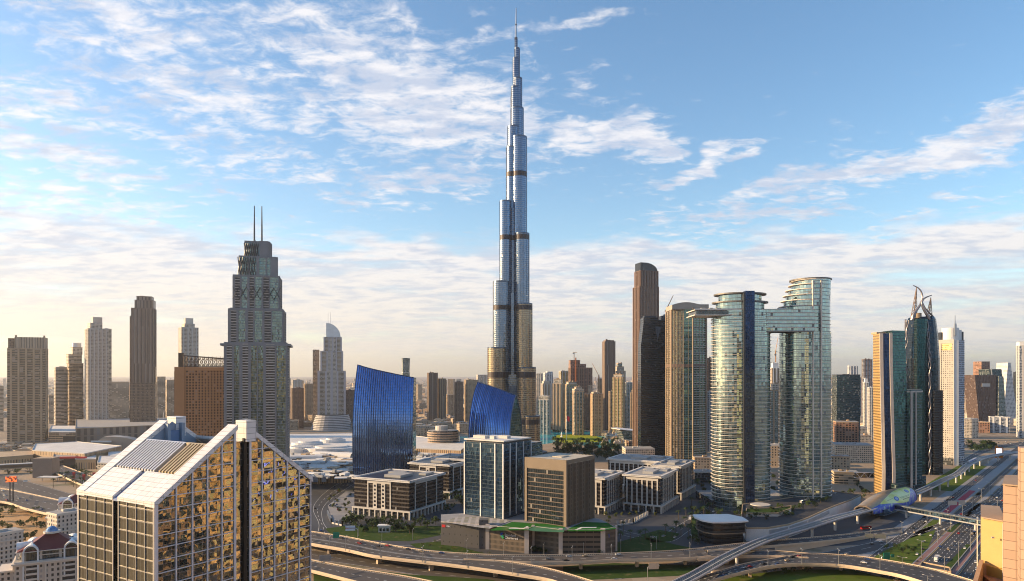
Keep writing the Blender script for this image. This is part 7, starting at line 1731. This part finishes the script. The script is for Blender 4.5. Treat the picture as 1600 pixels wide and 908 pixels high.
# ---------------------------------------------------------------- trees
def leaf_mat(name, c1, c2):
    n = NT(name); oi = n.N.new('ShaderNodeObjectInfo'); a = n.noise(.35, 3)
    f = n.m('ADD', n.m('MULTIPLY', a, .6), n.m('MULTIPLY', oi.outputs['Random'], .4))
    return n.set(base=n.mix(n.sstep(f, .25, .75), c1, c2), rough=.7, spec=.15)
LM = {'dark': leaf_mat('dark_foliage', (.018, .040, .012), (.050, .075, .018)), 'mid': leaf_mat('olive_foliage', (.045, .065, .015), (.12, .13, .025)), 'palm': leaf_mat('palm_foliage', (.025, .05, .018), (.06, .085, .03))}
def leafy(name, label, lm, h, rx, n, seed, group):
    r = random.Random(seed); t = thing(name, label, 'tree', (0, 0, 0), 0, group)
    tr = MB(); tr.tube([(0, 0, 0), (.1, 0, h * .25), (-.1, .1, h * .55)], [h * .035, h * .028, h * .015], 0, 6)
    for i in range(4):
        a = r.uniform(0, 6.28); tr.tube([(0, 0, h * .28), (math.cos(a) * rx * .3, math.sin(a) * rx * .3, h * .5), (math.cos(a) * rx * .6, math.sin(a) * rx * .6, h * .65)], [h * .018, h * .012, h * .006], 0, 5)
    tr.build('trunk', M['bark'], t)
    cr = MB(); cl = [(r.gauss(0, .42) * rx, r.gauss(0, .42) * rx, h * r.uniform(.26, .88), rx * r.uniform(.28, .5)) for _ in range(11)]
    for i in range(n):
        cx, cy_, cz, s = r.choice(cl); v = Vector((r.gauss(0, 1), r.gauss(0, 1), r.gauss(0, .8))).normalized() * s * r.uniform(.5, 1.05)
        p = Vector((cx, cy_, cz)) + v; a = Vector((r.gauss(0, 1), r.gauss(0, 1), r.gauss(0, 1))).normalized(); b = a.orthogonal().normalized(); k = h * .055 * r.uniform(.6, 1.4)
        cr.face([p - a * k, p + b * k * .8, p + a * k, p - b * k * .8])
    cr.build('crown', lm, t); return t
def palm(name, label, h, seed, group):
    r = random.Random(seed); t = thing(name, label, 'palm tree', (0, 0, 0), 0, group)
    part(t, 'trunk', M['bark'], lambda mb: mb.tube([(0, 0, 0), (.15, 0, h * .5), (.1, .1, h)], [.32, .24, .22], 0, 6))
    cr = MB()
    for i in range(22):
        a = i * 2.4 + r.uniform(-.2, .2); up = r.uniform(-.2, 1.0); L = r.uniform(2.8, 3.8); pts = []
        for k in range(5):
            f = k / 4; pts.append(Vector((.1 + math.cos(a) * L * f, .1 + math.sin(a) * L * f, h + up * L * .7 * f - 1.9 * f * f)))
        sd = Vector((-math.sin(a), math.cos(a), 0))
        for k in range(4):
            w0, w1 = .55 * (1 - k / 5), .55 * (1 - (k + 1) / 4.4)
            cr.face([pts[k] - sd * w0, pts[k] + sd * w0, pts[k + 1] + sd * w1, pts[k + 1] - sd * w1])
    cr.build('crown', LM['palm'], t); return t
random.seed(33)
def scatter(maker, spots, sc, label, group):
    protos = None
    for i, p in enumerate(spots):
        s = random.uniform(*sc)
        if i < len(maker): maker[i].location = p; maker[i].scale = (s, s, s); maker[i].rotation_euler = (0, 0, random.uniform(0, 6)); continue
        dup(maker[i % len(maker)], p, random.uniform(0, 6), s)
def inpoly(n, px, py, seed):
    r = random.Random(seed); return [G(r.uniform(*px), r.uniform(*py)) for _ in range(n)]
def trees(kind, spots, sc, label, group, nm=None, h=8, rx=3.6, n=420, var=3):
    if kind == 'palm': ps = [palm('palm_tree', label, h, 7 + i, group) for i in range(var)]
    else: ps = [leafy(nm or 'tree', label, LM[kind], h, rx, n, 9 + i, group) for i in range(var)]
    scatter(ps, spots, sc, label, group)
trees('dark', inpoly(70, (868, 968), (693, 722), 1), (1.0, 1.7), 'dark green tree of the dense park beyond the brown office block', 'trees of the park behind the offices', h=11, rx=5.5)
trees('dark', [G(px, py) for px, py in [(541, 822), (549, 818), (556, 820), (563, 815), (582, 826), (589, 823), (576, 824), (622, 826), (630, 829), (646, 828), (657, 822), (618, 831), (640, 834), (668, 826), (612, 818), (598, 820), (680, 820), (570, 832), (553, 830)]], (.9, 1.35), 'dark tree on the verge in front of the banded white framed office', 'trees before the banded office block', h=9, rx=4.5)
trees('mid', [G(px, py) for px, py in [(515, 783), (522, 777), (530, 770), (540, 783), (545, 790), (541, 799), (548, 775), (538, 793), (530, 800), (521, 793), (553, 768), (546, 803), (527, 786), (615, 812), (602, 813), (625, 812), (660, 812), (646, 815), (588, 812)]], (.6, .9), 'small yellow-green tree in the car park beside the banded office', 'car park trees', h=7, rx=3)
trees('dark', [G(px, py) for px, py in [(698, 762), (706, 768), (714, 763), (700, 776), (712, 778), (720, 772), (705, 755), (716, 785), (694, 783), (722, 792), (690, 792), (700, 800)]], (.9, 1.3), 'dark tree in the lane left of the glass office block', 'trees left of the glass block', h=9, rx=4.2)
trees('palm', [G(px, py) for px, py in [(966, 838), (974, 830), (1000, 846), (1008, 843), (1016, 850), (1040, 834), (1050, 840), (1056, 833), (1064, 838), (1076, 838), (1090, 826), (1080, 818), (1070, 822), (1098, 818), (1086, 806), (1100, 808), (1108, 800), (1072, 806), (1060, 812), (1094, 795), (1080, 792), (1104, 790), (1120, 808), (970, 850), (985, 845), (1030, 846), (1112, 820)]], (1.0, 1.45), 'date palm in the street between the columned offices and the twin towers', 'palms before the twin towers', h=8)
trees('dark', [G(px, py) for px, py in [(1082, 800), (1090, 806), (1098, 800), (1106, 806), (1114, 812), (1124, 806), (1150, 806), (1160, 808), (1130, 812), (1090, 832), (1080, 828), (1100, 836), (1172, 812), (1250, 803), (1262, 800), (1270, 795), (1280, 790), (1215, 818), (1228, 816), (1082, 846), (1090, 850)]], (.7, 1.1), 'dense dark tree around the foot of the twin towers', 'trees at the foot of the twin towers', h=8, rx=4.2)
trees('mid', [G(px, py) for px, py in [(946, 806), (952, 812), (962, 808), (972, 806), (984, 806), (994, 804), (1004, 808), (950, 818), (1024, 806), (1036, 800)]], (.5, .75), 'small yellow-green tree on the forecourt of the columned offices', 'forecourt trees', h=7, rx=3.2)
trees('palm', inpoly(34, (82, 165), (746, 765), 3), (1.0, 1.4), 'palm on the plaza below the enclosed link bridge at left', 'palms on the left plaza', h=9)
trees('mid', inpoly(46, (0, 130), (716, 742), 31) + inpoly(20, (-10, 70), (800, 830), 32), (.6, 1.1), 'dusty olive tree beside the left flyover ramps', 'trees by the left flyovers', h=8, rx=4)
trees('dark', [G(px, py) for px, py in [(118, 868), (126, 876), (122, 884), (114, 892), (128, 892), (96, 850), (110, 846), (40, 846), (28, 850), (52, 842), (132, 866)]], (.9, 1.4), 'dark tree between the red roofed apartment houses', 'trees by the red roofed houses', h=9, rx=4.5)
trees('dark', [G(px, py) for px, py in [(1385, 858), (1392, 862), (1400, 856), (1410, 864), (1418, 868), (1425, 862), (1430, 858), (1416, 858), (1406, 876), (1436, 854), (1180, 893), (1195, 895), (1210, 892), (1240, 893), (1160, 902), (1225, 897), (1260, 894), (1130, 900)]], (.4, .8), 'bushy tree on the lawn by the arched viaduct', 'trees on the interchange lawn', h=7, rx=4)
trees('mid', [HW(-122 - (i % 2) * .6, 575 + i * 9) for i in range(12)] , (.3, .5), 'clipped shrub in the strip beside the highway', 'shrubs beside the highway', nm='shrub', h=5, rx=3.5, n=260)
trees('dark', inpoly(24, (1512, 1556), (691, 704), 6), (.8, 1.2), 'dark tree of the copse on the sand lot at right', 'trees on the sand lot', h=9, rx=5)
trees('mid', [G(x, y) for x, y in [(690, 858), (700, 861), (716, 862), (735, 865), (752, 866), (672, 853), (660, 852), (765, 867), (680, 848), (708, 858), (724, 860)]], (.35, .55), 'bright yellow-green shrub on the verge below the gray zigzag screen', 'verge shrubs', nm='shrub', h=5, rx=4, n=260)
trees('dark', inpoly(18, (842, 960), (671, 676), 8) + inpoly(16, (640, 740), (655, 690), 9), (.7, 1.1), 'tree among the sandstone houses around the lagoon', 'trees around the lagoon', h=9, rx=4.5)
trees('dark', [G(px, py) for px, py in [(835, 862), (842, 863), (850, 864), (828, 862), (947, 860), (955, 858), (938, 866), (962, 852)]], (.5, .8), 'low dark tree at the foot of the pierced brown podium', 'trees at the podium foot', h=7, rx=4.2)
trees('dark', inpoly(16, (112, 200), (681, 686), 12), (1.0, 1.5), 'tree on the roof garden line above the mesh clad hall', 'trees behind the mesh hall', h=10, rx=5) if False else None
trees('dark', [G(px, py) for px, py in [(1148, 796), (1158, 800), (1206, 806), (1216, 806), (1300, 792), (1310, 780), (1318, 776), (1306, 786), (1330, 772), (1346, 768), (1352, 774), (1345, 780), (1212, 772), (1205, 768), (1222, 766), (1216, 758), (1208, 748), (1228, 752), (1340, 760), (1112, 784), (1106, 778), (1118, 776), (1100, 770), (1096, 762), (1090, 756), (1104, 752), (1112, 758)]], (.8, 1.2), 'dark tree on the paved ground round the twin towers and parking building', 'trees round the twin tower grounds', h=8, rx=4.4)
trees('dark', [G(px, py, 12) for px, py in [(1172, 812), (1182, 808), (1196, 812), (1206, 800), (1212, 806), (1226, 806), (1240, 798), (1250, 796), (1262, 790), (1272, 792), (1282, 786), (1180, 802), (1166, 806), (1292, 784), (1236, 806), (1218, 797)]], (.7, 1.15), 'dark tree planted on the podium deck before the twin towers', 'podium deck trees', h=7, rx=4.4)
# ---------------------------------------------------------------- vehicles
CARC = {'white': mat('white_car_paint', (.70, .70, .70), .25, .1, var=.02), 'silver': mat('silver_car_paint', (.35, .36, .38), .25, .6, var=.02), 'black': mat('black_car_paint', (.015, .015, .018), .2, .1, var=.02), 'blue': mat('blue_car_paint', (.03, .07, .22), .25, .2, var=.02), 'red': mat('red_car_paint', (.35, .02, .02), .25, .1, var=.02), 'tan': mat('tan_car_paint', (.50, .40, .28), .3, .1, var=.02)}
gw = mat('car_glass', (.02, .025, .03), .08, .3, var=0); tyre = mat('tyre_rubber', (.015, .015, .015), .8, var=0)
def car_proto(col, group):
    t = thing('car', col + ' car', 'car', (0, 0, 0), 0, group)
    def body(mb):
        for sec, w in (([(-2.2, .35), (2.25, .35), (2.3, .75), (1.3, .95), (-2.1, 1.0), (-2.3, .7)], .9),):
            a = [(x, -w, z) for x, z in sec]; b = [(x, w, z) for x, z in sec]
            mb.face(a); mb.face(b[::-1])
            for i in range(len(sec)): j = (i + 1) % len(sec); mb.face([a[j], a[i], b[i], b[j]])
        mb.box(-.35, 0, 1.38, 1.9, 1.35, .1)
    part(t, 'body', CARC[col], body)
    part(t, 'cabin_glass', gw, lambda mb: mb.loft([[(x, y, .97) for x, y in ((-1.95, -.8), (1.1, -.8), (1.1, .8), (-1.95, .8))], [(x, y, 1.4) for x, y in ((-1.3, -.66), (.55, -.66), (.55, .66), (-1.3, .66))]], 0))
    for x in (-1.4, 1.4):
        for y in (-.85, .85): part(t, 'wheel', tyre, lambda mb: mb.bar((x, y - .1, .34), (x, y + .1, .34), .34, 0, 8))
    return t
def bus_proto(label, col, L=11.5):
    t = thing('bus', label, 'bus')
    part(t, 'body', CARC[col], lambda mb: mb.box(0, 0, .4, L, 2.5, 2.8)); part(t, 'window_band', gw, lambda mb: mb.box(.1, 0, 1.5, L + .04 - .3, 2.54, 1.0)); part(t, 'roof_unit', CARC['silver'], lambda mb: mb.box(-L * .2, 0, 3.2, 2.4, 1.7, .3))
    for x in (-L * .32, L * .32):
        for y in (-1.15, 1.15): part(t, 'wheel', tyre, lambda mb: mb.bar((x, y - .15, .45), (x, y + .15, .45), .45, 0, 8))
    return t
CP = {}
def put_car(col, p, rot, label, group):
    key = col
    if key not in CP: CP[key] = car_proto(col, group); o = CP[key]; o.location = p; o.rotation_euler = (0, 0, rot); o['label'] = label; o['group'] = group; return o
    return dup(CP[key], p, rot, 1.0, label, group)
rc = random.Random(17); HA = math.atan2(UY, UX)
cols = ['white', 'white', 'silver', 'black', 'blue', 'white', 'red', 'tan', 'silver']
def lane_cars(c0, c1, lanes, s0, s1, n, dr, where, group):
    used = []
    for i in range(n):
        for _ in range(20):
            k = rc.randrange(lanes); s = rc.uniform(s0, s1)
            if all(k != a or abs(s - b) > 9 for a, b in used): break
        used.append((k, s)); p = HW(c0 + (c1 - c0) * (k + .5) / lanes, s); p.z = .05; col = rc.choice(cols)
        put_car(col, p, HA + (0 if dr > 0 else math.pi), '%s car driving %s' % (col, where), '%s cars %s' % (col, group))
lane_cars(-119.5, -98.5, 6, 560, 1180, 44, 1, 'on the left carriageway of the straight highway', 'on the left carriageway')
lane_cars(-91.5, -68.5, 6, 560, 1100, 22, -1, 'on the right carriageway of the straight highway', 'on the right carriageway')
lane_cars(-135.5, -125, 2, 640, 1150, 12, 1, 'on the two lane road beside the highway', 'on the two lane road')
lane_cars(-158, -147, 3, 760, 1300, 20, 1, 'on the road beneath the elevated railway', 'under the railway')
def path_cars(far, near, lanes, n, where, group, z=None, t0=.05, t1=.95):
    A = smooth([G(*p) for p in far], 80); B = smooth([G(*p) for p in near], 80); used = []
    for i in range(n):
        for _ in range(20):
            t = rc.uniform(t0, t1); k = rc.randrange(lanes)
            if all(k != a or abs(t - b) > .02 for a, b in used): break
        used.append((k, t)); j = int(t * 78); f = (k + .5) / lanes
        p = B[j].lerp(A[j], f); q = B[j + 1].lerp(A[j + 1], f); d = q - p; col = rc.choice(cols); p.z = (p.z + .06) if z is None else z
        put_car(col, p, math.atan2(d.y, d.x), '%s car %s' % (col, where), '%s cars %s' % (col, group))
path_cars([(490, 832, 8), (583, 848, 8), (680, 862.8, 8), (830, 869, 8), (960, 866, 8), (1090, 858, 8)], [(490, 842, 8), (583, 858.5, 8), (680, 872, 8), (830, 879.7, 8), (960, 876, 8), (1070, 873, 8)], 3, 13, 'on the wide curving viaduct', 'on the curving viaduct')
path_cars([(1113, 897, 6.5), (1160, 883, 7.5), (1211, 874, 7.6), (1263, 867, 7.6), (1323, 869, 7.6), (1375, 875, 7.6), (1446, 888, 7.6)], [(1113, 908, 6.2), (1152, 897, 7), (1200, 886.6, 7.5), (1241, 882.5, 7.6), (1282, 882.5, 7.6), (1323, 885, 7.6), (1400, 899, 7.6)], 3, 12, 'on the arched viaduct at the lower right', 'on the arched viaduct')
path_cars([(-60, 694, 6), (0, 701, 6), (60, 715, 6), (120, 736, 5)], [(-60, 704, 6), (0, 711, 6), (70, 732, 6), (110, 750, 5)], 3, 12, 'on the sunlit flyover ramp at left', 'on the left flyover', t0=.35)
path_cars([(-80, 757, 6), (0, 764, 6), (40, 771, 6), (100, 784, 6)], [(-80, 782, 6), (0, 784, 6), (40, 795, 6), (90, 807, 6)], 3, 6, 'on the broad golden viaduct at the left edge', 'on the golden viaduct', t0=.4)
path_cars([(488, 850), (498, 820), (490, 790), (520, 760), (560, 742)], [(520, 852), (520, 838), (504, 812), (512, 785), (560, 752)], 2, 9, 'on the curved street left of the banded office', 'on the curved street', z=.1)
path_cars([(950, 822), (1020, 838), (1060, 820), (1110, 790)], [(960, 834), (1040, 848), (1080, 828), (1128, 796)], 2, 9, 'in the palm lined street by the columned offices', 'in the palm street', z=.1)
path_cars([(1060, 905), (1180, 880), (1290, 862), (1400, 838), (1480, 812)], [(1100, 925), (1240, 884), (1320, 872), (1410, 850), (1500, 816)], 2, 8, 'on the ramp road below the elevated railway', 'on the ramp road', z=.1)
path_cars([(1240, 800), (1310, 785)], [(1250, 806), (1318, 790)], 3, 9, 'parked on the podium deck before the twin towers', 'on the podium deck', z=12.1)
path_cars([(1510, 704), (1545, 694), (1600, 686)], [(1512, 710), (1550, 700), (1610, 692)], 4, 24, 'parked on the sand lot at right', 'on the sand lot', z=.1)
path_cars([(513, 790), (525, 775)], [(522, 815), (545, 800)], 4, 10, 'parked in the walled car park by the banded office', 'in the walled car park', z=.1)
for i, (lb, col, px, py, rot) in enumerate([('white bus with its dark window band on the highway, lower right', 'white', 1464, 875, HA), ('white truck-like bus nearest the arched viaduct on the highway', 'white', 1445, 887, HA),
        ('white coach turning in the palm street before the twin towers', 'white', 1079, 811, 1.2), ('red and white bus under the metro station', 'red', 1353, 827, .3), ('white bus behind the footbridge right of the station', 'white', 1424, 797, HA), ('silver coach parked on the podium deck', 'silver', 1256, 803, .6)]):
    b = bus_proto(lb, col); b.location = G(px, py); b.location.z = .06 if i != 5 else 12.1; b.rotation_euler = (0, 0, rot)
# ---------------------------------------------------------------- street lamps
def lamp_proto(label, h, dbl, group):
    t = thing('street_lamp', label, 'street lamp', (0, 0, 0), 0, group)
    part(t, 'pole', M['steel'], lambda mb: mb.bar((0, 0, 0), (0, 0, h), .24, 0, 6, .14))
    for s in ((-1, 1) if dbl else (1,)):
        a = part(t, 'arm', M['steel'], lambda mb: mb.bar((0, 0, h - .3), (s * 2.4, 0, h + .2), .12, 0, 5)); part(a, 'lamp_head', M['offwhite'], lambda mb: mb.box(s * 2.7, 0, h + .1, 1.3, .5, .22))
    return t
def lamps(spots, label, group, h=14, dbl=True):
    p0 = lamp_proto(label, h, dbl, group)
    for i, (p, r) in enumerate(spots):
        if i == 0: p0.location = p; p0.rotation_euler = (0, 0, r)
        else: dup(p0, p, r)
lamps([(HW(-95, 540 + 62 * i), HA + math.pi / 2) for i in range(12)], 'tall double armed lamp on the highway median', 'median lamps', 19)
lamps([(HW(-122.5, 600 + 70 * i), HA + math.pi / 2) for i in range(8)], 'double armed lamp between the highway and its side road', 'side road lamps', 15)
def along(pts, k, z): return [(p, 1.4) for p in smooth([G(x, y, z) for x, y in pts], k)]
lamps(along([(540, 861), (584, 869.5), (637, 876), (746, 889), (801, 897)], 5, 8), 'street lamp on the near parapet of the branching viaduct', 'near parapet lamps', 12)
lamps(along([(830, 879.7), (905, 879), (960, 876), (1020, 875), (1078, 873)], 5, 8), 'street lamp on the near parapet of the curving viaduct', 'curving viaduct lamps', 12)
lamps(along([(690, 851), (740, 863), (830, 868), (920, 866), (1000, 860), (1080, 854)], 8, 0), 'slim street lamp behind the curving viaduct by the podium', 'podium side lamps', 10)
lamps(along([(1200, 886), (1282, 882), (1323, 885), (1375, 893)], 4, 7.6), 'street lamp on the arched viaduct parapet', 'arched viaduct lamps', 12)
lamps(along([(560, 838), (620, 846), (690, 838)], 4, 0), 'street lamp along the verge before the banded office', 'verge lamps', 10, False)
lamps(along([(20, 720), (60, 730), (100, 745)], 3, 6), 'thin lamp on the sunlit flyover ramp', 'flyover lamps', 11)
lamps(along([(1360, 846), (1400, 838), (1440, 828), (1480, 815)], 4, 0), 'street lamp beside the ramp road below the station', 'ramp road lamps', 12)
# ---------------------------------------------------------------- towers across the highway, outside the frame, seen in the mirror glass
rb = random.Random(3); nmir = 0
W_('mirgold', (.66, .44, .20), (.10, .08, .06), 4, 3.8, .55, .5); W_('mirwhite', (.60, .50, .38), (.10, .09, .08), 3.4, 3.8, .5, .55)
ROW = [(38 + rb.uniform(-4, 8), s_, rb.uniform(28, 36), rb.uniform(110, 230)) for s_ in range(130, 700, 44)] + [(40 + rb.uniform(-4, 8), -s_, rb.uniform(28, 38), rb.uniform(120, 240)) for s_ in range(90, 560, 46)]
ROW += [(-245 + rb.uniform(-8, 8), -s_, rb.uniform(30, 38), rb.uniform(110, 220)) for s_ in range(170, 760, 48)] + [(140, 180, 40, 210), (150, 320, 40, 180), (150, 470, 44, 230), (130, -60, 40, 170), (150, -260, 44, 240)]
SEEN = {306: 'tealdark', 350: 'mirgold', 394: 'mirgreen', 438: 'blackband', 482: 'tealdark', 262: 'brownwin2'}
W_('mirgreen', (.50, .46, .24), (.12, .16, .08), 3.2, 3.8, .5, .5)
for c, s, w, h in ROW:
    p = HW(c, s); fm = FM[SEEN[s]] if s in SEEN and c < 100 else FM[rb.choice(['blackband', 'tealdark', 'brownwin2'])] if c < 0 else FM[rb.choice(['mirgold', 'mirgold', 'mirwhite', 'tealdark', 'brownwin2', 'blackband', 'tealwin'])]
    t = thing('roadside_tower', 'tower across the highway outside the frame, seen only in the mirror glass', 'office tower', p, HA, 'towers seen only as reflections')
    part(t, 'shaft', [fm, DKB if fm in (FM['blackband'], FM['tealdark'], FM['brownwin2']) else M['tan'], M['roofgray']], lambda mb: (mb.prism(rect(0, 0, w, w * .8), 0, h, 0, 2), [mb.prism(rect(0, 0, w + 1.2, w * .8 + 1.2), z, z + .7, 1, 1, True) for z in range(8, int(h), 8)]))
    part(t, 'roof_crown', [M['sandstone']], lambda mb: mb.box(0, 0, h, w * .5, w * .4, 8))
for i in range(14):
    p = HW(rb.uniform(20, 130), rb.uniform(40, 560)); w = rb.uniform(18, 40); h = rb.uniform(10, 26)
    if (p - Vector((118, 150, 0))).length < 60: continue
    t = thing('roadside_house', 'low building across the highway outside the frame, seen only in the mirror glass', 'building', p, HA, 'low buildings seen only as reflections')
    part(t, 'shaft', [FM['mirgold'], M['sandstone'], M['roofgray']], lambda mb: (mb.prism(rect(0, 0, w, w * .8), 0, h, 0, 2), mb.prism(rect(0, 0, w + 1, w * .8 + 1), h - .6, h + .8, 1)))
t = thing('led_billboard', 'blue lit billboard across the highway, seen only in the mirror glass', 'billboard', HW(19, 425), HA)
n = NT('lit_blue_screen'); a_ = n.noise(.2, 4); bm = n.set(base=(.02, .02, .03, 1), ecol=n.mix(n.sstep(a_, .45, .6), (.02, .03, .8), (.7, .75, 1.0)), estr=1.2)
part(t, 'screen', bm, lambda mb: mb.box(0, .6, 70, 34, .4, 13)); part(t, 'frame', M['darksteel'], lambda mb: (mb.box(0, 0, 69, 36, .6, 15), mb.box(-10, -.6, 0, 2, 1, 70), mb.box(10, -.6, 0, 2, 1, 70)))
# ---------------------------------------------------------------- air
def haze():
    b = MB(); S2 = 43000; b.box(0, 0, -1, 2 * S2, 2 * S2, 870)
    m = bpy.data.materials.new('pale_haze'); m.use_nodes = True; nt = m.node_tree; nt.nodes.clear()
    v = nt.nodes.new('ShaderNodeVolumePrincipled'); o = nt.nodes.new('ShaderNodeOutputMaterial')
    v.inputs['Color'].default_value = (.93, .93, .95, 1); v.inputs['Density'].default_value = HAZE; v.inputs['Anisotropy'].default_value = .5
    nt.links.new(v.outputs[0], o.inputs['Volume']); ob = b.build('haze', m); struct(ob, 'stuff')
HAZE = 3.4e-5
haze()
